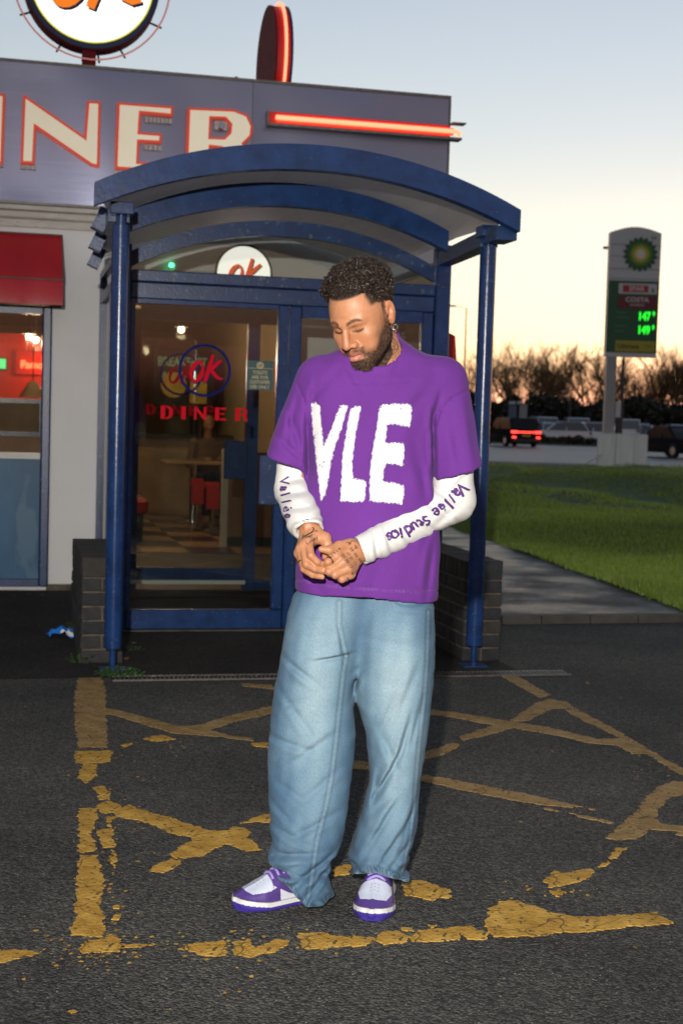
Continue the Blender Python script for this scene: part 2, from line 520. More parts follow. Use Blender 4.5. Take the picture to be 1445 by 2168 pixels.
# the darker tarmac of the porch, behind the drain
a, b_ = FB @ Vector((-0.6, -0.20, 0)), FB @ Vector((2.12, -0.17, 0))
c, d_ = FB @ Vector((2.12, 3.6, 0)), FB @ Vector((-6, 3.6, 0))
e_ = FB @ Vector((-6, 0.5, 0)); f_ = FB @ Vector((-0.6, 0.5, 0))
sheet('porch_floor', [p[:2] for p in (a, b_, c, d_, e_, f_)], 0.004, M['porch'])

# path along the diner with its low kerb
kL, kR = G(1040, 1322), G(1450, 1318)
KD = (kR - kL).normalized(); KN = Vector((-KD.y, KD.x, 0))
gr0, gr1 = G(1448, 1305), G(962, 1128)
pth = [kL + KN * .1, kR + KN * .1 + KD * .4, kR + KD * 1.5 + KN * .3, gr0, gr1, gr1 + (gr1 - gr0) * 2.5, FB @ Vector((2.7, 25, 0)), FB @ Vector((2.5, 3.6, 0)), FB @ Vector((2.5, 1.5, 0))]
sheet('path', [p[:2] for p in pth], 0.045, M['path'], 0.05)
kb = MB()
nk = 4
for i in range(nk):
    p0 = kL + (kR - kL) * (i / nk) + KD * .004; p1 = kL + (kR - kL) * ((i + 1) / nk) - KD * .004
    kb.add([p0[:], p1[:], (p1 + KN * .1)[:], (p0 + KN * .1)[:]] + [(q + Vector((0, 0, .052)))[:] for q in (p0 + KN * .012, p1 + KN * .012, p1 + KN * .099, p0 + KN * .099)],
           [(4, 5, 6, 7), (0, 1, 5, 4), (1, 2, 6, 5), (2, 3, 7, 6), (3, 0, 4, 7)])
obj('kerb', kb, M['kerb'], kind='structure')

# lawn: a rolling sheet, with blades of grass on it
def lawn_z(x, y):
    x = np.asarray(x, float); y = np.asarray(y, float)
    t = np.clip((y - 9.5) / 8, 0, 1)
    z = 0.05 + t * (0.11 * np.sin(x * .9 + y * .31) + 0.08 * np.sin(x * .37 - y * .55 + 1) + .04 * np.sin(2.1 * x + 1.3 * y))
    z += 0.28 * np.exp(-((y - 27 - .3 * x) / 4.5) ** 2) * np.clip((x - 1) / 3, 0, 1)
    z += 0.05 * np.sin(x * 3.1 + 2) * np.sin(y * 1.9) * t
    return np.maximum(z, .03) + .02 * np.exp(-np.abs(z - .03) / .03)
ga, gb = np.array(gr0[:2]), np.array(gr1[:2])
def lawn_edge(y):
    t = (y - ga[1]) / (gb[1] - ga[1])
    return ga[0] + (gb[0] - ga[0]) * t
M['soil_grass'] = mat('lawn_turf', (0.026, 0.050, 0.008), 0.9, col2=(0.060, 0.115, 0.016), vscale=5, bump=0.8, bscale=40, speck=(2.5, 0.70, (0.06, 0.045, 0.02)))
lm = MB()
ny, nx = 70, 40
ys = np.linspace(0, 1, ny) ** 1.6 * 34.5 + 9.3
vs = []
for y in ys:
    x0 = lawn_edge(y)
    for i in range(nx):
        x = x0 + (i / (nx - 1)) ** 1.8 * 60
        z = float(lawn_z(x, y)) if i else 0.046
        vs.append((x, y, z if y < ys[-1] else 0.0))
lm.add(vs, [(j * nx + i, j * nx + i + 1, (j + 1) * nx + i + 1, (j + 1) * nx + i) for j in range(ny - 1) for i in range(nx - 1)])
obj('lawn', lm, M['soil_grass'], kind='structure', smooth=True, base=Vector((2, 10, 0)))

def grass_mat():
    m = bpy.data.materials.new('grass_blade'); m.use_nodes = True
    nt = m.node_tree; b = nt.nodes['Principled BSDF']
    at = nt.nodes.new('ShaderNodeAttribute'); at.attribute_name = 'col'
    nt.links.new(at.outputs['Color'], b.inputs['Base Color'])
    b.inputs['Roughness'].default_value = 0.5
    return m
M['grass'] = grass_mat()
def tri_cloud(name, p, h, w, col, m, kind, rng, lean=0.5):
    """many single-triangle blades: p (n,3) roots, h, w (n,)"""
    n = len(p)
    ang = rng.uniform(0, 2 * np.pi, n)
    s = np.stack([np.cos(ang), np.sin(ang), np.zeros(n)], 1) * (w / 2)[:, None]
    an2 = rng.uniform(0, 2 * np.pi, n)
    tip = p + np.stack([np.cos(an2) * h * lean * rng.uniform(0, 1, n), np.sin(an2) * h * lean * rng.uniform(0, 1, n), h], 1)
    v = np.stack([p - s, p + s, tip], 1).reshape(-1, 3).astype(np.float32)
    me = bpy.data.meshes.new(name)
    me.vertices.add(3 * n); me.vertices.foreach_set('co', v.ravel())
    me.loops.add(3 * n); me.loops.foreach_set('vertex_index', np.arange(3 * n, dtype=np.int32))
    me.polygons.add(n); me.polygons.foreach_set('loop_start', np.arange(0, 3 * n, 3, dtype=np.int32))
    me.update(calc_edges=True)
    at = me.attributes.new('col', 'FLOAT_COLOR', 'POINT')
    c = np.ones((3 * n, 4), np.float32); c[:, :3] = np.repeat(col, 3, 0)
    at.data.foreach_set('color', c.ravel())
    me.materials.append(m)
    o = bpy.data.objects.new(name, me); COL.objects.link(o)
    if kind: o['kind'] = kind
    return o
rng = np.random.default_rng(3)
n = 210000
q = rng.uniform(0, 1, n)
yy = 1 / (1 / 9.35 * (1 - q) + 1 / 44.0 * q)
xr = 0.262 * yy + 0.6
xe = lawn_edge(yy) + rng.normal(0, .03, n)
xx = xe + rng.uniform(0, 1, n) * np.maximum(xr - xe, 0.1)
clump = np.sin(xx * 2.3 + np.sin(yy * 1.7) * 2) * np.sin(yy * 1.3 + xx) * .5 + .5
patch = np.sin(xx * 0.8 + 2 * np.sin(yy * .5)) * .5 + .5
hh = (0.03 + 0.075 * clump * clump * rng.uniform(.4, 1, n)) * rng.uniform(.6, 1.3, n)
base = np.stack([xx, yy, lawn_z(xx, yy) - .004], 1)
mixv = np.clip(.55 * patch + .5 * rng.uniform(0, 1, n), 0, 1)[:, None]
colr = np.array([[0.055, 0.105, 0.011]]) * (1 - mixv) + np.array([[0.31, 0.43, 0.055]]) * mixv
dry = rng.uniform(0, 1, n) < .05
colr[dry] = np.array([0.15, 0.12, 0.05])
tri_cloud('grass', base, hh, 0.004 + yy * 0.00055, colr, M['grass'], 'stuff', rng)

# road beyond the lawn
def quad(x0, x1, y0, y1): return [(x0, y0), (x1, y0), (x1, y1), (x0, y1)]
sheet('road', quad(-8, 90, 47.5, 92), 0.01, M['road'])
sheet('verge_kerb', quad(3, 90, 45.4, 47.4), 0.10, mat('pale_kerb', (0.3, 0.3, 0.31), 0.7, var=.1), 0.1)
M['line'] = mat('road_line_paint', (0.55, 0.55, 0.55), 0.6, var=.1)
for i in range(7):
    sheet('road_line', quad(4 + i * 7, 7.5 + i * 7, 67.0, 67.25), 0.014, M['line'])
sheet('verge', quad(5, 90, 92.5, 100), 0.06, mat('far_verge_grass', (0.05, 0.075, 0.02), 0.9, var=.3, vscale=1.5), .06)
sheet('far_car_park', quad(-5, 100, 100.2, 140), 0.012, M['road'])

# ------------------------------------------------------------------ yellow markings: thick flaking paint
def paint_mat(name, c1, c2, wear):
    m = mat(name, c1, 0.75, col2=c2, vscale=11, bump=0.9, bscale=95, bdist=0.006, speck=(62, wear, (0.13, 0.095, 0.045)), spec=.15)
    nt = m.node_tree; L = nt.links; b = nt.nodes['Principled BSDF']
    tc = nt.nodes.new('ShaderNodeTexCoord')
    ns = nt.nodes.new('ShaderNodeTexNoise'); ns.inputs['Scale'].default_value = 7
    L.new(tc.outputs['Object'], ns.inputs['Vector'])
    mxv = nt.nodes.new('ShaderNodeMixRGB'); mxv.inputs['Fac'].default_value = .12
    L.new(tc.outputs['Object'], mxv.inputs[1]); L.new(ns.outputs['Color'], mxv.inputs[2])
    v = nt.nodes.new('ShaderNodeTexVoronoi'); v.feature = 'DISTANCE_TO_EDGE'; v.inputs['Scale'].default_value = 5.5
    L.new(mxv.outputs[0], v.inputs['Vector'])
    r = nt.nodes.new('ShaderNodeValToRGB'); r.color_ramp.elements[0].position = .002; r.color_ramp.elements[1].position = .012
    L.new(v.outputs['Distance'], r.inputs['Fac'])
    old = b.inputs['Base Color'].links[0].from_socket
    mx = nt.nodes.new('ShaderNodeMixRGB'); L.new(r.outputs[0], mx.inputs['Fac'])
    mx.inputs[1].default_value = (0.12, 0.075, 0.03, 1); L.new(old, mx.inputs[2])
    L.new(mx.outputs[0], b.inputs['Base Color'])
    return m
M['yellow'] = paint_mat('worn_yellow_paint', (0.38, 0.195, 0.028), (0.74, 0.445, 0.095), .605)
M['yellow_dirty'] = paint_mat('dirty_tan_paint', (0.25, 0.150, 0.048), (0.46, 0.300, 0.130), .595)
YL = '''345,70 440,65 460,120 462,240 470,375 345,378 330,280 328,150;330,395 490,390 480,440 420,445 330,445;365,445 420,455 420,500 380,535 340,510;410,550 455,545 485,580 480,605 440,605;415,635 470,612 530,630 520,660 450,665;500,665 560,625 620,650 760,690 910,740 990,740 1030,722 1100,740 1080,770 1145,825 1080,830 985,800 870,855 760,862 745,840 800,805 850,775 760,755 640,705 520,680;745,865 800,875 720,925 660,920 670,895;1045,712 1100,690 1205,655 1205,715 1120,700;345,645 420,645 425,690 400,740 405,790 420,830 345,840 350,740;425,740 490,728 500,810 455,815 435,780;470,680 492,680 485,725 470,720;350,845 425,850 440,920 460,980 435,1040 450,1130 460,1160 450,1205 305,1200 310,1160 335,1130 330,1010;365,1230 430,1215 520,1195 525,1268 440,1270 350,1275;-40,1265 60,1262 190,1272 120,1290 0,1318 -40,1320;530,1240 680,1238 600,1252 535,1255;800,1242 900,1230 980,1220 992,1270 960,1292 880,1285 840,1270;1020,1225 1080,1222 1110,1255 1220,1215 1270,1225 1190,1275 1080,1293 1020,1285;1300,1190 1400,1190 1470,1203 1540,1205 1540,1240 1430,1258 1320,1255;460,205 520,215 650,250 780,285 870,280 1000,240 1200,193 1200,225 1020,265 920,300 1000,325 1110,340 1100,350 960,330 820,320 760,315 640,280 530,245 460,228;1095,360 1190,355 1190,382 1110,372;625,340 700,322 770,340 690,352;1055,98 1190,105 1195,122 1060,110;495,1070 518,1065 520,1080 500,1082;500,1108 522,1103 522,1130 498,1130;490,825 505,830 505,905 492,905;1458,898 1505,892 1540,893 1525,930 1458,940;530,368 570,358 575,366 535,376;300,1532 322,1528 324,1540 306,1542'''
YR = '''650,65 720,65 865,148 820,160;800,185 860,165 940,180 970,205 870,208 760,262 690,262;930,215 970,205 1150,300 1250,360 1350,420 1460,480 1460,510 1390,470 1240,375 1100,300 1010,260;345,212 520,235 690,265 860,290 1060,340 1180,340 1250,375 1300,405 1220,405 1160,370 1020,355 900,325 720,295 560,270 440,245 330,235;690,270 760,275 690,295 600,320 480,348 470,330 560,300 640,275;300,405 440,358 470,365 420,400 300,442;290,495 420,515 600,550 800,590 900,615 1005,638 960,640 820,628 660,600 440,555 290,520;-10,432 85,445 85,475 -10,470;945,663 1060,685 1137,705 1120,710 990,682;1110,775 1180,710 1250,650 1290,590 1340,550 1400,525 1470,530 1470,585 1390,590 1340,640 1320,690 1360,715 1470,724 1470,750 1300,735 1240,775 1150,785;835,960 880,920 940,925 1040,910 1058,925 1000,960 930,978 860,990;1125,865 1150,820 1200,815 1150,860;1075,900 1120,872 1125,882 1085,905;860,1003 930,1010 900,1032;225,958 300,962 430,1000 430,1035 330,1045 225,1020;0,1200 60,1210 100,1215 90,1235 0,1250;100,1215 140,1180 200,1182 240,1205 225,1235 130,1240;240,1205 290,1180 380,1170 478,1165 475,1215 330,1230 260,1225;484,1165 500,1155 600,1190 590,1215 490,1215;580,1160 600,1080 650,1050 730,1052 870,1100 1000,1120 1130,1115 1240,1105 1330,1100 1400,1145 1300,1155 1180,1165 1060,1180 900,1190 770,1205 620,1205;213,1165 270,1168 265,1185 225,1180;330,1152 367,1155 345,1168;1415,750 1470,756 1470,768 1420,760;838,642 905,655 905,660 840,648;1030,643 1062,645 1060,652 1035,650'''
rs = random.Random(9)
NM = [0]
def marking(pts):
    w = [G(x, y) for x, y in pts]
    out = []
    n = len(w)
    for i in range(n):
        p, q = w[i], w[(i + 1) % n]
        d = q - p
        k = max(1, int(d.length / 0.007))
        nn = Vector((-d.y, d.x, 0)).normalized()
        ph = rs.uniform(0, 6)
        for j in range(k):
            amp = 0.0042 * (rs.uniform(-1, 1) + .8 * math.sin(ph + j * .33) + .6 * math.sin(ph * 2 + j * .87))
            out.append(p + d * (j / k) + nn * amp)
    mb = MB(); NM[0] += 1; zt_ = 0.0014 + NM[0] * .00003
    n = len(out)
    tri = tessellate_polygon([[Vector((p.x, p.y, 0)) for p in out]])
    vs = [(p.x, p.y, zt_) for p in out] + [(p.x, p.y, -0.002) for p in out]
    mb.add(vs, [tuple(t) for t in tri] + [(i, n + i, n + (i + 1) % n, (i + 1) % n) for i in range(n)])
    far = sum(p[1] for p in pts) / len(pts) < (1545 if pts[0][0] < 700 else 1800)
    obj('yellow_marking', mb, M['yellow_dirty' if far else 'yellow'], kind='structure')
for src, ox in ((YL, 0), (YR, 745)):
    for s in src.split(';'):
        marking([(ox + float(t.split(',')[0]) / 2.064, 1400 + float(t.split(',')[1]) / 2.064) for t in s.split()])
# crumbs of paint scattered round the markings
cr = MB()
for i in range(330):
    if i % 3 == 0: px, py = rs.gauss(230, 40), rs.uniform(1560, 2060)
    elif i % 3 == 1: px, py = rs.uniform(60, 640), rs.gauss(2010, 22)
    else: px, py = rs.choice([(rs.gauss(1140, 60), rs.gauss(1895, 14)), (rs.gauss(1370, 40), rs.gauss(1625, 14)), (rs.gauss(360, 40), rs.gauss(1590, 26)), (rs.uniform(0, 1445), rs.uniform(1450, 2150))])
    g = G(px, py); r = rs.uniform(.002, .008)
    k = 5
    ph = rs.uniform(0, 6)
    vs = [(g.x + r * rs.uniform(.5, 1.3) * math.cos(ph + 6.283 * j / k), g.y + r * rs.uniform(.5, 1.6) * math.sin(ph + 6.283 * j / k), 0.0048) for j in range(k)]
    cr.add(vs, [tuple(range(k))])
props(obj('paint_crumbs', cr, M['yellow']), kind='stuff')

# loose grit and small stones on the tarmac
st = MB()
for i in range(420):
    px, py = rs.uniform(-10, 1455), 1440 + 740 * math.sqrt(rs.uniform(0, 1))
    g = G(px, py); r = rs.uniform(.0012, .0034); k = 6; a0 = rs.uniform(0, 6)
    vs = [(g.x + r * rs.uniform(.7, 1.2) * math.cos(a0 + j * 1.047), g.y + r * rs.uniform(.7, 1.2) * math.sin(a0 + j * 1.047), 0) for j in range(k)] + [(g.x + r * .5 * math.cos(a0 + j * 1.047), g.y + r * .5 * math.sin(a0 + j * 1.047), r * .55) for j in range(k)]
    st.add(vs, [(j, (j + 1) % k, k + (j + 1) % k, k + j) for j in range(k)] + [tuple(range(k, 2 * k))])
props(obj('grit', st, mat('loose_grit', (0.10, 0.09, 0.08), 0.9, col2=(0.22, 0.19, 0.155), vscale=3)), kind='stuff')
# ================================================================== the diner
FBI = FB.inverted()
def L2(px, py, v):                    # spot of the photograph -> (u, z) on the plane v of the diner frame
    r = ray(px, py); n = FV
    t = (v - (CO - FO).dot(n)) / r.dot(n)
    q = FBI @ (CO + r * t)
    return q.x, q.z
def offset_poly(p, d):
    n = len(p); A = sum(p[i][0] * p[(i + 1) % n][1] - p[(i + 1) % n][0] * p[i][1] for i in range(n))
    s = 1 if A > 0 else -1
    out = []
    for i in range(n):
        a, b, c = Vector(p[i - 1]), Vector(p[i]), Vector(p[(i + 1) % n])
        d1 = (b - a).normalized(); d2 = (c - b).normalized()
        n1 = Vector((d1.y, -d1.x)) * s; n2 = Vector((d2.y, -d2.x)) * s
        m = n1 + n2
        if m.length < .3: m = n1
        m = m / max(m.length_squared * .5, .35)
        q = b + m * d
        out.append((q.x, q.y))
    return out
def bmb(): return MB(FB)
WV = 3.26                             # wall face
dn = bthing('diner_building', 'white rendered roadside diner with a steel fascia of big red-edged letters', 'building', 0.5, WV)
w = bmb()
w.box((-7, WV, 0), (-2.4, WV + .2, 2.72)).box((-.245, WV, 0), (.33, WV + .2, 2.72)).box((1.53, WV, 0), (2.64, WV + .2, 2.72)).box((.33, WV, 2.1), (1.53, WV + .2, 2.72)).box((-2.4, WV, 2.06), (-.245, WV + .2, 2.72)).box((-2.4, WV, 0), (-.245, WV + .2, .03))
w.box((2.44, WV + .2, 0), (2.64, 16, 2.72)).box((-7, 16, 0), (2.64, 16.2, 2.72)).box((-7, WV + .2, 0), (-6.8, 16, 2.72))
obj('wall', w, M['render'], dn)
obj('plinth', bmb().box((-.245, WV - .012, -.01), (.13, WV + .003, .05)), M['mortar'], dn)
obj('roof', bmb().box((-7, WV + .02, 2.722), (2.64, 16.2, 2.9)), M['dark'], dn)
ipaint = mat('warm_interior_wall', (0.52, 0.40, 0.26), 0.7, var=0.1, vscale=1.2)
obj('interior_wall', bmb().box((-6.78, 15.9, 0), (2.42, 15.98, 2.7)).box((2.36, WV + .22, 0), (2.43, 15.9, 2.7)).box((-6.78, WV + .22, 0), (-6.7, 15.9, 2.7)), ipaint, dn)
obj('ceiling', bmb().box((-6.7, WV + .22, 2.62), (2.36, 15.9, 2.7)), mat('tan_ceiling', (0.48, 0.38, 0.26), 0.6, var=.1), dn)
fl_ = bmb().box((-6.7, WV, -.02), (2.36, 15.9, .012))
dfl = obj('diner_floor', fl_, mat('dark_doormat', (0.035, 0.03, 0.027), 0.6, var=.2), kind='structure')
tm = [mat('tan_floor_tile', (0.34, 0.22, 0.12), 0.3, var=.12), mat('dark_floor_tile', (0.028, 0.024, 0.022), 0.28)]
k = 0
for i in range(7):
    for j in range(13):
        c_ = bmb().box((-.2 + i * .45 + .003, 6.0 + j * .6 + .003, .012), (-.2 + i * .45 + .447, 6.0 + j * .6 + .597, .018))
        if -.2 + i * .45 > 2.0: continue
        obj('floor_tile', c_, tm[(i + j) % 2], dfl)
# fascia of steel panels, slightly oil-canned
def fascia_panel(u0, u1, z0, z1, v, ph):
    mb = bmb(); nu, nz = max(4, int((u1 - u0) / .06)), 14
    vs = []
    for j in range(nz + 1):
        for i in range(nu + 1):
            u = u0 + (u1 - u0) * i / nu; z = z0 + (z1 - z0) * j / nz
            e = math.sin(math.pi * i / nu) ** .5 * math.sin(math.pi * j / nz) ** .5 if 0 < i < nu and 0 < j < nz else 0
            d = .010 * math.sin(u * 4.4 + ph) + .0015 * math.sin(u * 13 + z * 3)
            vs.append((u, v + d * e, z))
    fs = [(j * (nu + 1) + i, j * (nu + 1) + i + 1, (j + 1) * (nu + 1) + i + 1, (j + 1) * (nu + 1) + i) for j in range(nz) for i in range(nu)]
    mb.add(vs, fs)
    obj('fascia_panel', mb, M['steel'], dn, smooth=True)
Z0, Z1 = 2.775, 3.735
fascia_panel(-4.4, -1.603, Z0, Z1, 3.2, 0); fascia_panel(-1.597, 1.167, Z0, Z1, 3.2, 3.58); fascia_panel(1.173, 2.66, Z0, Z1, 3.2, 3.1)
obj('fascia_core', bmb().box((-6.9, 3.212, Z0 + .004), (2.655, 3.5, Z1 - .004)), M['steel_edge'], dn)
obj('fascia_trim', bmb().box((-4.4, 3.185, Z1), (2.672, 3.24, Z1 + .018)).box((2.662, 3.19, Z0), (2.674, 3.5, Z1 - .002)).box((-4.4, 3.188, Z0 - .02), (2.672, 3.24, Z0 - .002)), M['steel_edge'], dn)
obj('cornice', bmb().box((-4.4, WV - .065, 2.715), (.14, WV - .002, 2.752), ch=.006).box((-4.4, WV - .045, 2.66), (.138, WV - .002, 2.713), ch=.01).box((-4.4, WV - .02, 2.60), (.136, WV - .002, 2.658), ch=.004), M['cornice'], dn)
obj('roof_stub', bmb().cyl((*L2(500, 172, 3.3)[:1], 3.3, Z1 - .02), (L2(500, 172, 3.3)[0], 3.3, Z1 + .05), .012, 8), M['dark'], dn)
# the big letters (the last letters of DINER are in view)
LET = {'N': '103,403 358,580 370,427 418,430 412,695 385,690 148,527 140,682 92,680',
       'E': '497,433 722,450 720,482 588,470 582,558 674,565 672,595 580,590 576,682 690,690 688,715 487,703',
       'R': '792,455 980,463 1035,485 1055,530 1050,570 1018,602 1040,650 1058,722 962,716 930,618 880,612 875,712 783,705|878,578 940,580 965,555 968,520 945,495 882,492',
       'I': '-45,395 18,398 8,683 -55,680',
       'D': '-290,388 -160,390 -110,410 -85,450 -82,600 -105,660 -165,678 -300,672|-228,620 -180,618 -165,600 -163,465 -180,450 -222,447'}
for ch, s in LET.items():
    lp_ = [[L2(float(t.split(',')[0]) / 1.9795, float(t.split(',')[1]) / 1.9795, 3.14) for t in q.split()] for q in s.split('|')]
    pl, hl = lp_[0], lp_[1:]
    rim = bmb(); prism_h(rim, offset_poly(pl, .008), [offset_poly(h, -.006) for h in hl], lambda x, y: (x, 3.142, y), lambda x, y: (x, 3.194, y))
    lo = obj('letter', rim, M['letter_rim'], dn)
    fc = bmb(); prism_h(fc, offset_poly(pl, -.010), [offset_poly(h, .010) for h in hl], lambda x, y: (x, 3.136, y), lambda x, y: (x, 3.1415, y))
    obj('letter_face', fc, M['letter_face'], lo)
fxm = mat('grimy_white_terminal', (0.52, 0.51, 0.46), 0.5, var=.3, vscale=40)
for (x0, y0, x1, y1) in ((85, 690, 152, 712), (607, 490, 722, 520), (602, 606, 680, 632), (478, 714, 530, 735), (-10, 686, 15, 700)):
    a = L2(x0 / 1.9795, y0 / 1.9795, 3.17); b = L2(x1 / 1.9795, y1 / 1.9795, 3.17)
    nn = max(2, int((a[0] - b[0]) / -.028)); fx = bmb()
    for i in range(nn):
        fx.box((a[0] + (b[0] - a[0]) * i / nn + .003, 3.165, b[1]), (a[0] + (b[0] - a[0]) * (i + 1) / nn - .003, 3.196, a[1]))
    obj('letter_fixing', fx, fxm, dn)
fx = bmb()
a = L2(900 / 1.98, 506 / 1.98, 3.17); b = L2(952 / 1.98, 548 / 1.98, 3.17)
fx.box((a[0], 3.165, b[1]), (b[0], 3.196, a[1]))
obj('letter_fixing', fx, fxm, dn)
cl_ = bmb().tube([(L2(470, 262, 3.16)[0], 3.15, L2(470, 262, 3.16)[1]), (L2(466, 275, 3.16)[0], 3.14, L2(466, 275, 3.16)[1])], .02, 8)
obj('highlight_tube', cl_, M['chrome'], dn)  # chrome tube added for the bright highlight inside the letter
# neon bar in a red channel
ua, ub = 1.285, 2.74
ch_ = bmb().box((ua, 3.175, 3.435), (2.655, 3.196, 3.53))
obj('neon_channel', ch_, M['channel_red'], dn)
obj('channel_lip', bmb().box((ua - .015, 3.10, 3.415), (ub, 3.197, 3.432)).box((ua - .015, 3.155, 3.434), (ua - .002, 3.197, 3.53)).box((2.665, 3.105, 3.535), (ub + .03, 3.19, 3.545)), M['steel_edge'], dn)
nt_ = obj('neon_tube', bmb().tube([(ua + .05, 3.15, 3.485), (ub - .03, 3.15, 3.485), (ub - .008, 3.156, 3.475), (ub - .008, 3.17, 3.46)], .017, 8), M['neon_core'], dn)
obj('neon_halo', bmb().tube([(ua + .06, 3.165, 3.503), (ub - .05, 3.165, 3.503)], .009, 6).tube([(ua + .06, 3.165, 3.463), (ub - .05, 3.165, 3.463)], .009, 6), M['neon'], nt_)
# big window with blue frame
wf = bmb()
wf.box((-.30, WV - .03, .03), (-.232, WV + .05, 2.05), ch=.012).box((-2.4, WV - .03, .03), (-2.33, WV + .05, 2.05)).box((-2.33, WV - .028, .032), (-.302, WV + .05, .085)).box((-2.33, WV - .028, 1.99), (-.302, WV + .05, 2.048))
win = obj('window', wf, M['blue_worn'], dn)
obj('pane', bmb().box((-2.33, WV + .008, 1.0), (-.302, WV + .014, 1.99)), M['glass_win'], win)
obj('transom', bmb().box((-2.33, WV - .02, .955), (-.302, WV + .045, .998)), M['aged_white'], win)
obj('lower_panel', bmb().box((-2.33, WV + .004, .087), (-.302, WV + .02, .953)), M['frost'], win)
# inner door of the lobby
idr = bmb()
idr.box((.33, WV - .02, .012), (.40, WV + .06, 2.06)).box((1.19, WV - .018, .012), (1.28, WV + .06, 1.99)).box((1.46, WV - .02, .012), (1.54, WV + .06, 2.06)).box((.402, WV - .018, 1.99), (1.458, WV + .06, 2.098)).box((.402, WV - .016, .085), (1.188, WV + .058, .175)).box((1.282, WV - .016, .02), (1.458, WV + .058, .09))
ido = obj('inner_door', idr, M['blue'], dn)
obj('kick_strip', bmb().box((.36, WV - .03, .055), (1.21, WV - .019, .083)), M['aged_white'], ido)
obj('pane', bmb().box((.402, WV + .012, .177), (1.188, WV + .018, 1.988)), M['glass'], ido)
obj('pane', bmb().box((1.282, WV + .012, .092), (1.458, WV + .018, 1.988)), M['glass'], ido)
obj('handle_plate', bmb().box((1.03, WV - .05, .84), (1.20, WV - .02, 1.12), ch=.006), M['blue'], ido)
# lit roundel and green lamp over the inner door
def disc(mb, u, z, r, v0, v1, n=40):
    mb.prism([(u + r * math.cos(2 * math.pi * i / n), z + r * math.sin(2 * math.pi * i / n)) for i in range(n)], lambda x, y: (x, v0, y), lambda x, y: (x, v1, y))
def ringm(mb, u, z, r0, r1, v0, v1, n=48):
    vs = []
    for i in range(n):
        a = 2 * math.pi * i / n
        for r, v in ((r0, v0), (r1, v0), (r1, v1), (r0, v1)):
            vs.append((u + r * math.cos(a), v, z + r * math.sin(a)))
    mb.add(vs, [(4 * i + k, 4 * i + (k + 1) % 4, 4 * ((i + 1) % n) + (k + 1) % 4, 4 * ((i + 1) % n) + k) for i in range(n) for k in range(4)])
oks = bthing('round_lobby_sign', 'small lit white roundel lettered OK in orange above the lobby door', 'sign', 1.14, WV, 2.15)
m_ = bmb(); ringm(m_, 1.14, 2.355, .197, .212, WV - .045, WV - .002); obj('rim', m_, M['black'], oks)
m_ = bmb(); disc(m_, 1.14, 2.355, .197, WV - .038, WV - .004); obj('face', m_, M['lit_white'], oks)
m_ = bmb(); add_ok(m_, lambda x, y, k: (1.14 + x, WV - .0400 - k, 2.345 + y), .20, .008, -.006); obj('letter_shadow', m_, M['navy'], oks)
m_ = bmb(); add_ok(m_, lambda x, y, k: (1.14 + x, WV - .0432 - k, 2.345 + y), .20); obj('letter', m_, M['lit_red'], oks)
em = bthing('emergency_light', 'slim pale emergency light box with a green lamp over the lobby door', 'lamp', .75, WV, 2.33)
obj('casing', bmb().box((.62, WV - .05, 2.345), (.93, WV - .002, 2.41), ch=.012), M['render'], em)
obj('green_lamp', bmb().sph((.605, WV - .05, 2.385), .018), mat('green_led', (.1, .8, .4), .4, emit=(.1, 1, .45), estr=4), em)
# --------------------------------------------------- awnings
def awning(name, label, u0, u1, v0, v1, side=False):
    t = bthing(name, label, 'awning', (u0 + u1) / 2, (v0 + v1) / 2, 2.0)
    n = 26
    top = bmb(); val = bmb()
    vs, vs2 = [], []
    for i in range(n + 1):
        u = u0 + (u1 - u0) * i / n
        s = math.sin(i * 1.9) * .004
        vs += [(u, v1, 2.555), (u, (v0 + v1) / 2, 2.385 + s), (u, v0, 2.205)]
        vs2 += [(u, v0 - .004, 2.203), (u, v0 - .03 + s * 2, 2.11), (u, v0 - .035 + s * 3, 2.03)]
    f = [(3 * i + k, 3 * i + 3 + k, 3 * i + 4 + k, 3 * i + 1 + k) for i in range(n) for k in range(2)]
    top.add(vs, f); val.add(vs2, f)
    obj('cover', top, M['awning'], t, smooth=True)
    obj('valance', val, M['awning'], t, smooth=True)
    for u in (u0, u1):
        e = bmb(); e.prism([(v0 - .033, 2.032), (v0 - .003, 2.2), (v1, 2.55), (v1, 2.032)], lambda x, y: (u - .003, x, y), lambda x, y: (u + .003, x, y))
        obj('end_panel', e, M['awning_end'], t)
    obj('edge_piping', bmb().tube([(u0, v0 - .006, 2.205), (u1 + .004, v0 - .006, 2.205)], .007, 6).tube([(u1 + .002, v0 - .006, 2.205), (u1 + .002, v1, 2.558)], .006, 6).tube([(u0, v1 - .01, 2.557), (u1, v1 - .01, 2.557)], .006, 6), M['awning_end'], t)
    return t
awning('window_awning', 'dark red vinyl awning over the big diner window', -2.5, -.175, 2.86, WV - .003)
# awning on the end wall, seen edge-on to the right of the lobby
t = bthing('end_wall_awning', 'dark red awning sticking out from the far end wall of the diner', 'awning', 2.8, 4.2, 1.9)
m_ = bmb()
m_.prism([(2.645, 2.10), (2.90, 1.99), (2.92, 1.78), (2.645, 1.78)], lambda x, y: (x, 3.6, y), lambda x, y: (x, 6.5, y))
obj('cover', m_, M['awning'], t)
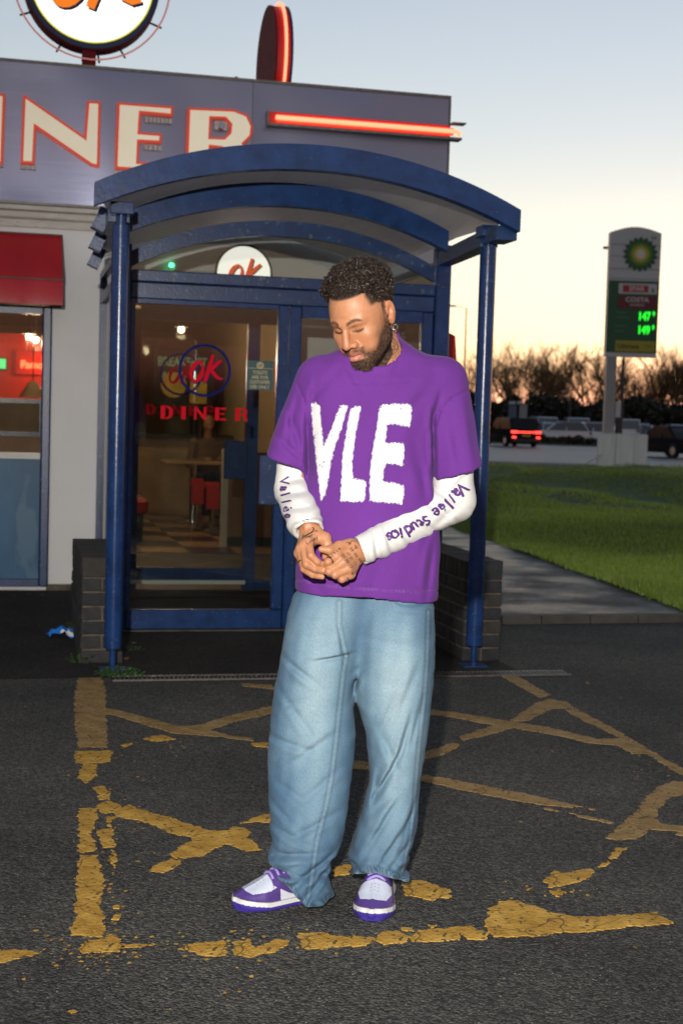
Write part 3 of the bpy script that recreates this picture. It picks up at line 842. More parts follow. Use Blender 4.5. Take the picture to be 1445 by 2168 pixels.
# --------------------------------------------------- roof signs
rsn = bthing('round_roof_sign', 'big lit white round sign on a red pole on the diner roof', 'sign', .01, 3.4, Z1)
VS = 3.36
obj('pole', bmb().box((-.045, VS + .02, Z1 - .3), (.05, VS + .12, 4.0)), M['disc_side'], rsn)
CZ = 4.385
m_ = bmb(); disc(m_, .012, CZ, .485, VS + .0, VS + .16, 64); obj('drum', m_, M['disc_side'], rsn)
m_ = bmb(); ringm(m_, .012, CZ, .44, .478, VS - .02, VS - .001, 64); obj('rim', m_, M['navy'], rsn)
m_ = bmb(); ringm(m_, .012, CZ, .428, .4395, VS - .018, VS - .001, 64); obj('inner_ring', m_, M['lit_yellow'], rsn)
m_ = bmb(); disc(m_, .012, CZ, .4275, VS - .014, VS - .001, 64); obj('face', m_, M['lit_white_big'], rsn)
m_ = bmb(); add_ok(m_, lambda x, y, k: (x, VS - .0160 - k, CZ + .035 + y), .52, .016, -.018); obj('letter_shadow', m_, M['navy'], rsn)
m_ = bmb(); add_ok(m_, lambda x, y, k: (x, VS - .0192 - k, CZ + .035 + y), .52); obj('letter', m_, M['lit_orange'], rsn)
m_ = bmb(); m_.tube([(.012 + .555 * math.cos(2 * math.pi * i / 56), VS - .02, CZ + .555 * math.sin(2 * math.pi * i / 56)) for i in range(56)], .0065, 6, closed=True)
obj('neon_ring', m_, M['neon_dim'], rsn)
for a in (-150, -115, -96, -84, -65, -30, 20, 90, 160):
    c, s = math.cos(R(a)), math.sin(R(a))
    m_ = bmb(); m_.tube([(.012 + .48 * c, VS + .05, CZ + .48 * s), (.012 + .575 * c, VS - .015, CZ + .575 * s)], .008, 5)
    obj('ring_clip', m_, M['dark'], rsn)
ds = bthing('edge_on_roof_sign', 'dark red disc sign seen edge-on with red neon round its rim, on the roof', 'sign', 1.4, 3.65, Z1)
CU_, CV_, CZ2, RR = 1.40, 3.66, 3.985, .42
def xdisc(mb, u0, u1, r, n=56):
    mb.prism([(CV_ + r * math.cos(2 * math.pi * i / n), CZ2 + r * math.sin(2 * math.pi * i / n)) for i in range(n)], lambda x, y: (u0, x, y), lambda x, y: (u1, x, y))
m_ = bmb(); xdisc(m_, CU_ - .065, CU_ - .05, RR + .004); obj('face', m_, M['disc_side'], ds)
m_ = bmb(); xdisc(m_, CU_ - .048, CU_ + .05, RR); obj('rim', m_, M['disc_red'], ds)
m_ = bmb(); xdisc(m_, CU_ + .052, CU_ + .068, RR + .006); obj('back_face', m_, M['navy'], ds)
m_ = bmb(); m_.tube([(CU_ + .012, CV_ + (RR + .022) * math.cos(2 * math.pi * i / 64), CZ2 + (RR + .022) * math.sin(2 * math.pi * i / 64)) for i in range(64)], .013, 6, closed=True); obj('neon_tube', m_, M['neon_core'], ds)
m_ = bmb(); m_.box((CU_ - .05, CV_ - .03, Z1 - .2), (CU_ + .05, CV_ + .03, Z1 + .02)); obj('foot', m_, M['disc_side'], ds)

# ================================================================== glazed lobby
V1 = 1.3
lob = bthing('entrance_lobby', 'blue framed glazed entrance lobby with an arched light over the door', 'entrance', 1.1, V1)
def arc_z(u, u0, u1, ze, zc):         # z of an arch with ends at ze and crown zc
    c = (u0 + u1) / 2; hw = (u1 - u0) / 2; s = zc - ze; Rr = (hw * hw + s * s) / (2 * s)
    return zc - Rr + math.sqrt(max(0, Rr * Rr - (u - c) ** 2))
def arch(mb, u0, u1, top, bot, v0, v1, n=32):
    vs = []
    for i in range(n + 1):
        u = u0 + (u1 - u0) * i / n
        a, b = arc_z(u, u0, u1, *bot), arc_z(u, u0, u1, *top)
        vs += [(u, v0, a), (u, v0, b), (u, v1, b), (u, v1, a)]
    fs = [(4 * i + k, 4 * i + (k + 1) % 4, 4 * i + 4 + (k + 1) % 4, 4 * i + 4 + k) for i in range(n) for k in range(4)]
    fs += [(0, 1, 2, 3), (4 * n + 3, 4 * n + 2, 4 * n + 1, 4 * n)]
    mb.add(vs, fs)
d0, d1 = V1, V1 + .07
fr = bmb().box((.10, d0, 0), (.165, d1, 2.30), ch=.006)
obj('corner_post', fr, M['blue'], lob)
obj('corner_post', bmb().box((2.03, d0 - .02, 0), (2.125, d1, 2.40), ch=.008), M['blue'], lob)
obj('head_beam', bmb().box((.167, d0 - .012, 2.084), (2.028, d1, 2.152), ch=.006), M['blue_worn'], lob)
obj('head_beam', bmb().box((.167, d0, 1.985), (2.028, d1, 2.080), ch=.006), M['blue_worn'], lob)
lf = bmb().box((.167, d0 + .004, .132), (.192, d1, 1.983)).box((1.052, d0 + .004, .132), (1.118, d1, 1.983), ch=.006).box((.167, d0 + .004, .012), (1.118, d1, .13), ch=.006).box((.194, d0 + .004, 1.958), (1.05, d1, 1.983))
lp = obj('fixed_light', lf, M['blue'], lob)
obj('pane', bmb().box((.194, d0 + .03, .132), (1.05, d0 + .036, 1.956)), M['glass'], lp)
obj('push_plate', bmb().box((.955, d0 - .014, .775), (1.135, d0 + .002, 1.075), ch=.004), M['blue_worn'], lp)
dr = bmb().box((1.122, d0 + .002, .012), (1.195, d1, 1.983), ch=.008).box((1.955, d0 + .002, .012), (2.026, d1, 1.983), ch=.008).box((1.197, d0 + .004, .012), (1.953, d1, .15)).box((1.197, d0 + .004, 1.915), (1.953, d1, 1.983))
do = obj('door', dr, M['blue'], lob)
obj('pane', bmb().box((1.197, d0 + .03, .152), (1.953, d0 + .036, 1.913)), M['glass'], do)
obj('handle', bmb().box((1.90, d0 - .035, .9), (1.925, d0 - .02, 1.3)), M['aged_white'], do)
obj('sill', bmb().box((.10, d0 - .03, 0), (2.12, d1, .010)), M['mortar'], lob)
m_ = bmb(); arch(m_, .165, 2.03, (2.262, 2.490), (2.172, 2.398), d0 + .01, d1); obj('arch_frame', m_, M['blue_worn'], lob)
n_ = 24; g = bmb()
top = [(.17 + 1.855 * i / n_, arc_z(.17 + 1.855 * i / n_, .165, 2.03, 2.172, 2.398)) for i in range(n_ + 1)]
g.prism([(2.025, 2.153), (.17, 2.153)] + top, lambda x, y: (x, d0 + .03, y), lambda x, y: (x, d0 + .036, y))
obj('arch_pane', g, M['glass'], lob)
# sides
for s, (ua_, ub_) in enumerate(((.10, .16), (2.065, 2.125))):
    q = bmb().box((ua_, WV - .08, 0), (ub_, WV - .003, 2.3)).box((ua_ + .004, d1 + .002, .01), (ub_ - .004, WV - .082, .13)).box((ua_ + .004, d1 + .002, 2.08), (ub_ - .004, WV - .082, 2.15)).box((ua_ + .006, 2.25, .132), (ub_ - .006, 2.31, 2.078)).box((ua_ + .004, d1 + .002, 2.26), (ub_ - .004, WV - .082, 2.31))
    sd_ = obj('side_frame', q, M['blue_worn'], lob)
    obj('side_pane', bmb().box((ua_ + .025, d1 + .004, .132), (ua_ + .031, WV - .084, 2.078)).box((ua_ + .025, d1 + .004, 2.152), (ua_ + .031, WV - .084, 2.258)), M['glass'], sd_)
# decals on the panes
dec = obj('door_roundel', (lambda mb: (ringm(mb, .614, 1.575, .143, .158, V1 + .0265, V1 + .029), mb)[1])(bmb()), M['decal_blue'], lp)
m_ = bmb(); add_ok(m_, lambda x, y, k: (.614 + x, V1 + .0285 - k * .3, 1.575 + y), .158, .004, -.006); obj('roundel_shadow', m_, M['decal_blue'], lp)
m_ = bmb(); add_ok(m_, lambda x, y, k: (.614 + x, V1 + .0265 - k * .3, 1.575 + y), .158); obj('roundel_letter', m_, M['decal_red'], lp)
def deco(emit, fn, h, gap):
    """stencil block capitals D I N E R"""
    x = 0.0
    W = .95 * h
    mb = bmb()
    def rect(a, b, c, d): mb.add([fn(a, c), fn(b, c), fn(b, d), fn(a, d)], [(0, 1, 2, 3)])
    def poly(p):
        tri = tessellate_polygon([[Vector((q[0], q[1], 0)) for q in p]])
        mb.add([fn(*q) for q in p], [tuple(t) for t in tri])
    # D
    rect(x, x + .34 * h, 0, h); poly([(x + .40 * h, 0), (x + .62 * h, 0), (x + .92 * h, .25 * h), (x + .92 * h, .75 * h), (x + .62 * h, h), (x + .40 * h, h), (x + .40 * h, .86 * h), (x + .56 * h, .86 * h), (x + .64 * h, .7 * h), (x + .64 * h, .3 * h), (x + .56 * h, .14 * h), (x + .40 * h, .14 * h)]); x += W + gap
    emit(mb); mb = bmb()
    # I
    rect(x, x + .34 * h, 0, h); x += .36 * h + gap
    emit(mb); mb = bmb()
    # N
    poly([(x, 0), (x, h), (x + .16 * h, h), (x + .72 * h, .38 * h), (x + .72 * h, h), (x + .92 * h, h), (x + .92 * h, 0), (x + .76 * h, 0), (x + .18 * h, .66 * h), (x + .18 * h, 0)]); x += W + gap
    emit(mb); mb = bmb()
    # E
    rect(x, x + .34 * h, 0, h); rect(x + .40 * h, x + .88 * h, 0, .17 * h); rect(x + .40 * h, x + .72 * h, .44 * h, .58 * h); rect(x + .40 * h, x + .88 * h, .83 * h, h); x += W + gap
    emit(mb); mb = bmb()
    # R
    rect(x, x + .34 * h, 0, h); poly([(x + .40 * h, .44 * h), (x + .62 * h, .44 * h), (x + .72 * h, 0), (x + .96 * h, 0), (x + .84 * h, .5 * h), (x + .92 * h, .62 * h), (x + .90 * h, .88 * h), (x + .76 * h, h), (x + .40 * h, h), (x + .40 * h, .88 * h), (x + .60 * h, .88 * h), (x + .66 * h, .78 * h), (x + .66 * h, .64 * h), (x + .60 * h, .56 * h), (x + .40 * h, .56 * h)])
    emit(mb)
deco(lambda mb: obj('decal_letter', mb, M['decal_red'], lp), lambda x, y: (.355 + x, V1 + .028, 1.278 + y), .078, .050)
m_ = bmb(); ringm(m_, .70, 1.60, .14, .155, WV + .008, WV + .011); obj('inner_roundel', m_, M['decal_blue'], ido)
m_ = bmb(); add_ok(m_, lambda x, y, k: (.70 + x, WV + .0095 - k * .3, 1.60 + y), .155); obj('inner_roundel_letter', m_, M['decal_red'], ido)
deco(lambda mb: obj('decal_letter', mb, M['decal_red'], ido), lambda x, y: (.45 + x, WV + .0095, 1.30 + y), .075, .048)
# notice about the toilets, stuck to the pane
nt = obj('toilet_notice', bmb().box((.868, V1 + .024, 1.468), (1.03, V1 + .0285, 1.645)), mat('teal_notice', (0.02, 0.075, 0.085), .45), lp)
tx = bmb()
for i, s in enumerate(('TOILETS', 'ARE FOR', 'CUSTOMER', 'USE ONLY')):
    add_text(tx, s, .029, lambda x, y, k, i=i: (.949 + x, V1 + .0225 - k, 1.565 - i * .029 + y), 'CENTER', .82 if i in (0, 2) else .9, bold=.0009)
tx.box((.873, V1 + .0222, 1.598), (1.025, V1 + .0232, 1.601))
obj('notice_lettering', tx, mat('cream_print', (0.42, 0.38, 0.2), .5), lp)
m_ = bmb(); disc(m_, .949, 1.617, .022, V1 + .0215, V1 + .0235, 20); obj('notice_badge', m_, mat('cream_badge', (0.45, .38, .22), .5), lp)
m_ = bmb(); add_ok(m_, lambda x, y, k: (.949 + x, V1 + .0205 - k * .2, 1.617 + y), .022); obj('notice_badge_letter', m_, mat('brown_print', (0.2, .06, .03), .5), lp)

# ================================================================== canopy on two posts
cp = bthing('porch_canopy', 'blue arched porch canopy carried on two round posts', 'canopy', .95, 0)
m_ = bmb(); arch(m_, -.148, 1.986, (2.395, 2.645), (2.285, 2.522), -.30, -.23); obj('front_beam', m_, M['blue'], cp)
V2 = .48                              # the second arch stands between the posts and the lobby
B2 = [L2(x, y, V2) for x, y in ((268, 458), (950, 478), (600, 386), (268, 500), (950, 524), (600, 436))]
bu0, bu1 = B2[0][0], B2[1][0]
bzt, bzb = (B2[0][1] + B2[1][1]) / 2, (B2[3][1] + B2[4][1]) / 2
m_ = bmb(); arch(m_, bu0, bu1, (bzt, B2[2][1]), (bzb, B2[5][1]), V2, V2 + .07); obj('rear_beam', m_, M['blue'], cp)
# vaulted roof between them: soffit and sheet
def loft(mb, A, B, n=32, ma=6):
    vs = []
    for j in range(ma + 1):
        t = j / ma
        for i in range(n + 1):
            s = i / n
            ua_ = A[0] + (A[1] - A[0]) * s; ub_ = B[0] + (B[1] - B[0]) * s
            za, zb = arc_z(ua_, A[0], A[1], A[2], A[3]), arc_z(ub_, B[0], B[1], B[2], B[3])
            vs.append((ua_ + (ub_ - ua_) * t, A[4] + (B[4] - A[4]) * t, za + (zb - za) * t))
    mb.add(vs, [(j * (n + 1) + i, j * (n + 1) + i + 1, (j + 1) * (n + 1) + i + 1, (j + 1) * (n + 1) + i) for j in range(ma) for i in range(n)])
m_ = bmb(); loft(m_, (-.13, 1.97, 2.350, 2.596, -.235), (bu0 - .08, bu1 + .06, bzt - .03, B2[2][1] + .012, V2 + .035)); loft(m_, (bu0 - .08, bu1 + .06, bzt - .03, B2[2][1] + .012, V2 + .035), (.06, 2.16, 2.40, 2.64, WV - .07)); obj('soffit', m_, M['soffit'], cp, smooth=True)
m_ = bmb(); loft(m_, (-.14, 1.98, 2.380, 2.628, -.235), (bu0 - .09, bu1 + .07, bzt + .01, B2[2][1] + .045, V2 + .035)); loft(m_, (bu0 - .09, bu1 + .07, bzt + .01, B2[2][1] + .045, V2 + .035), (.05, 2.17, 2.44, 2.68, WV - .065)); obj('roof_sheet', m_, M['soffit'], cp, smooth=True)
for px_, py_, vv in ((213, 465, .30), (207, 508, .75), (203, 545, 1.2)):
    uc_, zc_ = L2(px_, py_, vv)
    q = bmb(); T_ = Matrix.Translation((uc_, vv, zc_)) @ Matrix.Rotation(R(24), 4, 'Y')
    q.box((-.028, -.05, -.058), (.038, .05, .058), T=T_)
    obj('rafter_end', q, M['blue_worn'], cp)
obj('side_beam', bmb().box((1.885, -.228, 2.25), (1.995, -.03, 2.322)).add([(1.89, .05, 2.245), (1.99, .05, 2.245), (2.115, V1 - .03, 2.27), (2.03, V1 - .03, 2.27), (1.89, .05, 2.325), (1.99, .05, 2.325), (2.115, V1 - .03, 2.35), (2.03, V1 - .03, 2.35)], [(0, 3, 2, 1), (4, 5, 6, 7), (0, 1, 5, 4), (1, 2, 6, 5), (2, 3, 7, 6), (3, 0, 4, 7)]), M['blue_worn'], cp)
obj('side_beam', bmb().box((-.06, .05, 2.26), (.045, V1 - .03, 2.33)), M['blue_worn'], cp)
for u in (0.0, 1.921):
    po = obj('post', bmb().cyl((u, 0, .118), (u, 0, 2.235), .0435, 28), M['blue'], cp, angle=40)
    obj('post_core', bmb().cyl((u, 0, .012), (u, 0, .1178), .0165, 14), M['blue'], po, angle=40)
    obj('post_core', bmb().cyl((u, 0, 2.2352), (u, 0, 2.284), .018 if u else .026, 14), M['blue'], po, angle=40)
    obj('cap_plate', bmb().box((u - .058, -.06, 2.285), (u + .058, .05, 2.345), ch=.004), M['blue'], po)
    obj('base_plate', bmb().box((u - .065, -.05, .0), (u + .065, .06, .012)), M['blue_worn'], po)

# ================================================================== low brick walls either side
def brick_mesh(L_, W_, H_, seed):
    bm = bmesh.new(); bmesh.ops.create_cube(bm, size=1)
    r = random.Random(seed)
    for v in bm.verts:
        v.co = Vector((v.co.x * L_ + r.uniform(-.002, .002), v.co.y * W_ + r.uniform(-.002, .002), v.co.z * H_ + r.uniform(-.0015, .0015)))
    bmesh.ops.bevel(bm, geom=bm.edges[:], offset=.004, segments=1, affect='EDGES')
    me = bpy.data.meshes.new('brick'); bm.to_mesh(me); bm.free()
    me.materials.append(M['brick'][seed % 3])
    return me
BR = {}
def bkey(kind, i):
    if (kind, i) not in BR:
        d = {'s': (.1025, .215, .065), 'h': (.215, .1025, .065), 'c': (.215, .065, .1025)}[kind]
        BR[(kind, i)] = brick_mesh(*d, seed=i)
    return BR[(kind, i)]
def brick_wall(label, u0, v0, nb, courses, lean):
    t = bthing('brick_wall', label, 'wall', u0 + .1075, v0)
    Mt = MW[t.name]
    obj('mortar', bmb().box((u0 + .006, v0 + .006, -.01), (u0 + .209, v0 + nb * .225 - .016, courses * .075 + .1)), M['mortar'], t)
    rr = random.Random(int(u0 * 100) + 5)
    def put(kind, u, v, z):
        o = bpy.data.objects.new('brick', bkey(kind, rr.randrange(6)))
        COL.objects.link(o); o.parent = t
        o.matrix_local = Mt.inverted() @ FB @ Matrix.Translation((u + rr.uniform(-.002, .002), v + rr.uniform(-.002, .002), z)) @ Matrix.Rotation(rr.uniform(-.008, .008), 4, 'Z')
    for c in range(courses):
        z = c * .075 + .0375
        if c % 2 == lean:
            for j in range(nb * 2): put('h', u0 + .1075, v0 + j * .1125 + .0512, z)
        else:
            for j in range(nb):
                for k in (0, 1): put('s', u0 + .051 + k * .113, v0 + j * .225 + .1075, z)
    z = courses * .075 + .054
    for j in range(nb * 3): put('c', u0 + .1075, v0 + j * .075 + .0325, z)
    return t
brick_wall('low dark brick wall behind the left canopy post, weeds at its foot', -.149, .20, 5, 6, 0)
brick_wall('low dark brick wall behind the right canopy post, beside the path', 1.908, .15, 5, 6, 1)
# drain channel across the porch
dt = bthing('drain_channel', 'narrow slotted iron drain channel set in the ground across the porch', 'drain', 1.2, -.24)
obj('pit', bmb().box((-.02, -.30, -.02), (2.36, -.19, .0045)), M['drain_dark'], dt)
g_ = bmb().box((-.02, -.305, .002), (2.36, -.296, .0105)).box((-.02, -.194, .002), (2.36, -.185, .0105))
for i in range(108):
    u = -.01 + i * .0219
    g_.add([(u, -.296, .0045), (u + .009, -.296, .0045), (u + .017, -.194, .0045), (u + .008, -.194, .0045), (u, -.296, .0102), (u + .009, -.296, .0102), (u + .017, -.194, .0102), (u + .008, -.194, .0102)], [(4, 5, 6, 7), (0, 1, 5, 4), (1, 2, 6, 5), (2, 3, 7, 6), (3, 0, 4, 7)])
props(obj('grating', g_, M['drain'], dt), kind='stuff')

# ================================================================== inside the diner
def lp3(px, py, v): u, z = L2(px, py, v); return u, v, z
bulb = mat('lamp_bulb', (1, .85, .6), .4, emit=(1, .78, .48), estr=22)
for i, (px, py, v, lab) in enumerate(((384, 697, 7.5, 'small lit pendant lamp seen through the door glass'), (62, 712, 6.4, 'left of the two small lit pendant lamps behind the diner window'), (76, 719, 6.7, 'right of the two small lit pendant lamps behind the diner window'))):
    u, v, z = lp3(px, py, v)
    t = bthing('pendant_lamp', lab, 'lamp', u, v, z, group='lit pendant lamps inside the diner')
    obj('cord', bmb().cyl((u, v, z + .05), (u, v, 2.62), .004, 6), M['black'], t)
    obj('bulb', bmb().sph((u, v, z), .032), bulb, t)
    obj('lamp_shade', bmb().cyl((u, v, z + .02), (u, v, z + .075), .07, 16, .02), M['dark'], t)
    pl = bpy.data.lights.new('pendant_light', 'POINT'); pl.energy = (26 if i == 0 else 26) * K; pl.color = (1, .72, .42); pl.shadow_soft_size = .05
    po = bpy.data.objects.new('pendant_light', pl); COL.objects.link(po); po.location = FB @ Vector((u, v, z - .06))
# menu board on the far wall
u0, z1 = L2(325, 738, 12); u1, z0 = L2(452, 868, 12)
mbd = bthing('menu_board', 'black menu board with pale green and yellow lettering on the far diner wall', 'menu board', (u0 + u1) / 2, 12, z0)
MINT = mat('glowing_mint_print', (0.3, .55, .4), .6, emit=(.3, .6, .4), estr=.1)  # lettering given a faint glow of its own
obj('board', bmb().box((u0, 12.0, z0), (u1, 12.04, z1)), M['black'], mbd)
m_ = bmb(); add_text(m_, 'BREAKFAST', .17, lambda x, y, k: (u0 + .06 + x, 11.99 - k, z1 - .22 + y), sx=.75, bold=.006); obj('lettering', m_, MINT, mbd); m_ = bmb(); add_text(m_, 'ALL DAY', .11, lambda x, y, k: (u0 + .12 + x, 11.99 - k, z1 - .38 + y), bold=.004)
obj('lettering', m_, MINT, mbd)
m_ = bmb(); disc(m_, u0 + .28, z0 + .32, .17, 11.985, 11.995, 24); m_.box((u0 + .5, 11.985, z0 + .08), (u1 - .1, 11.995, z0 + .38))
obj('picture', m_, mat('glowing_yellow_print', (0.65, .4, .05), .6, var=.3, vscale=9, emit=(.7, .4, .05), estr=.06), mbd)  # the printed picture glows faintly too
# far counter with a white top edge, cabinet, post, stools and two customers
tan = mat('tan_counter_front', (0.34, 0.24, 0.14), .6, var=.25, vscale=4)
ct = bthing('service_counter', 'long tan counter with a dark top across the back of the diner', 'counter', 1.0, 11.2)
obj('front', bmb().box((-1.2, 11.0, .02), (2.3, 11.5, 1.0)), tan, ct); obj('top', bmb().box((-1.25, 10.93, 1.0), (2.3, 11.6, 1.05)), M['dark'], ct)
u, z = L2(473, 1160, 6.7)
obj('white_post', bmb().box((u - .03, 6.7, .012), (u + .03, 6.76, .98)), M['aged_white'], label='short white post standing on the chequered diner floor', cat='post')
tag_c = bthing('brown_cabinet', 'brown wooden cabinet beside the white post inside the door', 'cabinet', u + .3, 6.9)
obj('body', bmb().box((u + .05, 6.8, .1), (u + .62, 7.3, .95)), mat('brown_wood', (0.27, .14, .06), .45, var=.2, vscale=5, stretch=(1, 1, 6)), tag_c)
obj('kick_board', bmb().box((u + .07, 6.84, .012), (u + .6, 7.3, .1)), M['black'], tag_c)
redv = mat('red_vinyl', (0.42, .02, .015), .35)
for i, (px, py, v, lab) in enumerate(((416, 1045, 9.4, 'red padded stool on the left, farther from the white post'), (447, 1075, 8.6, 'red padded stool on the right, nearer the white post'))):
    u, z = L2(px, py, v)
    t = bthing('bar_stool', lab, 'stool', u, v, group='red stools inside the diner')
    obj('seat', bmb().box((u - .08, v - .10, .48), (u + .08, v + .10, .56), ch=.02), redv, t)
    obj('backrest', bmb().box((u - .075, v - .12, .26), (u + .075, v - .102, .54), ch=.008), redv, t)
    obj('stem', bmb().cyl((u, v, .04), (u, v, .48), .03, 10), M['chrome'], t)
    obj('foot', bmb().cyl((u, v, .018), (u, v, .045), .17, 20), M['chrome'], t)
# dining booth side: dark red bench back at the left of the door
bn = bthing('booth_bench', 'dark red booth bench by the left edge of the door glass', 'bench', .62, 7.4)
obj('backrest', bmb().box((.30, 7.0, .45), (.42, 8.4, 1.15), ch=.03), mat('maroon_vinyl', (0.10, .012, .02), .4), bn); obj('seat', bmb().box((.425, 7.0, .3), (.85, 8.4, .45), ch=.03), redv, bn); obj('base', bmb().box((.32, 7.05, .018), (.8, 8.35, .298)), M['dark'], bn)
tb = bthing('dining_table', 'round-cornered diner table in front of the seated woman', 'table', 1.66, 9.7)
obj('top', bmb().box((1.25, 9.3, .72), (2.0, 9.9, .755), ch=.012), tan, tb); obj('pedestal', bmb().cyl((1.62, 9.6, .04), (1.62, 9.6, .72), .04, 12), M['chrome'], tb); obj('foot', bmb().cyl((1.62, 9.6, .018), (1.62, 9.6, .04), .22, 20), M['chrome'], tb)
# things behind the big window: red lit wall, neon word, green sign, counter with blue posts
rw = mat('red_glow_wall', (0.45, .03, .015), .6, var=.1)  # the neon's red glow is put into this wall colour
obj('red_wall_panel', bmb().box((-2.6, 8.2, .9), (.2, 8.25, 2.1)), rw, label='partition with the red neon glow put into its colour, behind the neon word', cat='partition')
ns = bthing('neon_word', 'glowing red neon word on the red partition behind the window', 'neon sign', -.3, 8.15, 1.7)
a, b = L2(44, 776, 8.1), L2(102, 760, 8.1)
m_ = bmb(); add_text(m_, 'Famous', .105, lambda x, y, k: (a[0] + x, 8.14 - k, a[1] - .01 + y), bold=.008); obj('lettering', m_, mat('neon_word_red', (1, .2, .1), .4, emit=(1, .10, .03), estr=3), ns)
obj('backing', bmb().box((a[0] - .05, 8.16, a[1] - .08), (a[0] + .55, 8.19, a[1] + .16)), rw, ns)
nl = bpy.data.lights.new('neon_light', 'POINT'); nl.energy = 10 * K; nl.color = (1, .12, .05); nl.shadow_soft_size = .02
no = bpy.data.objects.new('neon_light', nl); COL.objects.link(no); no.location = FB @ Vector((a[0] + .3, 7.9, a[1] + .05))
a = L2(-6, 780, 8.1); b = L2(13, 760, 8.1)
es = bthing('green_sign', 'small glowing green sign at the left behind the diner window', 'sign', a[0], 8.1, a[1])
obj('face', bmb().box((a[0] - .1, 8.10, a[1]), (b[0], 8.13, b[1])), mat('green_lit', (.05, .6, .2), .4, emit=(.05, .85, .25), estr=1.2), es); obj('casing', bmb().box((a[0] - .12, 8.132, a[1] - .015), (b[0] + .015, 8.16, b[1] + .015)), M['dark'], es)
wc = bthing('window_counter', 'tan counter with blue rails seen through the diner window', 'counter', -1, 5.2)
obj('front', bmb().box((-2.3, 5.2, .02), (.15, 5.5, 1.08)), mat('orange_wood', (0.42, .22, .09), .45, var=.15, vscale=3), wc)
obj('rail', bmb().box((-2.3, 5.16, 1.36), (.15, 5.22, 1.40)).box((-2.3, 5.15, 1.08), (.15, 5.21, 1.12)).box((-.27, 5.165, 1.12), (-.23, 5.215, 1.36)), M['blue'], wc)
obj('panel', bmb().box((-2.3, 5.24, 1.12), (.15, 5.26, 1.36)), tan, wc)
pd = bthing('dome_lamp', 'hanging steel dome lamp behind the diner window', 'lamp', -.3, 6.0, 1.4)
u, v, z = lp3(70, 830, 6.2)
obj('lamp_shade', bmb().cyl((u, v, z - .05), (u, v, z + .10), .13, 20, .03), M['chrome'], pd); obj('cord', bmb().cyl((u, v, z + .10), (u, v, 2.62), .005, 6), M['black'], pd)
cl2 = bpy.data.lights.new('added_fill_light', 'POINT'); cl2.energy = 26 * K; cl2.color = (1, .74, .45); cl2.shadow_soft_size = .04  # fill lamp without a fixture, added to light the diner inside
clo = bpy.data.objects.new('added_fill_light', cl2); COL.objects.link(clo); clo.location = FB @ Vector((.9, 10.2, 2.3))

# litter, weeds, fallen leaves
def packet():
    c = G(133, 1350); m_ = MB(); r = random.Random(2)
    n, k = 9, 7; vs = []
    for j in range(k):
        for i in range(n):
            x, y = (i / (n - 1) - .5) * .20, (j / (k - 1) - .5) * .15
            z = .045 * math.exp(-(x * x + y * y) / .004) + r.uniform(0, .035)
            vs.append((c.x + x * .85 + r.uniform(-.008, .008), c.y + y + r.uniform(-.008, .008), .006 + z))
    m_.add(vs, [(j * n + i, j * n + i + 1, (j + 1) * n + i + 1, (j + 1) * n + i) for j in range(k - 1) for i in range(n - 1)])
    pm = mat('packet_print', (0.015, .22, .75), .3, var=.2, vscale=20, speck=(11, .53, (.85, .85, .85)))
    obj('crisp_packet', m_, pm, label='crumpled blue and white crisp packet on the dark ground by the left brick wall', cat='litter')
packet()
weedm = [mat('weed_leaf_green', (0.045, 0.13, 0.02), .5, var=.4, vscale=20), mat('weed_leaf_dark', (0.03, 0.075, 0.016), .5, var=.4, vscale=20)]
def weed(px, py, rad, n, label, seed, hgt=.07):
    c = G(px, py); r = random.Random(seed)
    t = thing('weed', label, 'weed', c, 0, 'weeds growing round the porch')
    lf_, sm_ = MB(), MB()
    for i in range(n):
        a, d = r.uniform(0, 6.28), rad * math.sqrt(r.uniform(0, 1))
        x, y = c.x + d * math.cos(a), c.y + d * .6 * math.sin(a)
        h = hgt * r.uniform(.2, 1) * (1 - .6 * d / rad)
        sm_.tube([(c.x + (x - c.x) * .5, c.y + (y - c.y) * .5, .004), (x, y, h)], [.0015, .001], 4)
        for q in range(3):
            b = r.uniform(0, 6.28); s = r.uniform(.010, .02)
            T_ = Matrix.Translation((x, y, h)) @ Matrix.Rotation(b, 4, 'Z') @ Matrix.Rotation(r.uniform(-.7, .5), 4, 'Y')
            lf_.add([(0, 0, 0), (s * .6, s * .4, .002), (s * 1.3, 0, 0), (s * .6, -s * .4, .002)], [(0, 1, 2, 3)], T_)
    obj('leaves', lf_, weedm[seed % 2], t); obj('stems', sm_, weedm[1], t)
weed(255, 1432, .13, 60, 'bright green weed spreading over the ground just right of the left post foot', 2, .06)
weed(170, 1405, .09, 26, 'thin weed at the left front corner of the left brick wall', 3, .09)
weed(158, 1330, .08, 18, 'small weed beside the crumpled crisp packet', 5, .06)
weed(165, 1252, .10, 20, 'small weed at the foot of the white pilaster', 7, .06)
weed(285, 1378, .07, 14, 'sparse weed by the sill behind the left post', 9, .05)
weed(1425, 1312, .10, 22, 'small weed at the right end of the kerb', 4, .07)
lfm = mat('dead_leaf', (0.22, .10, .035), .7, var=.5, vscale=15)
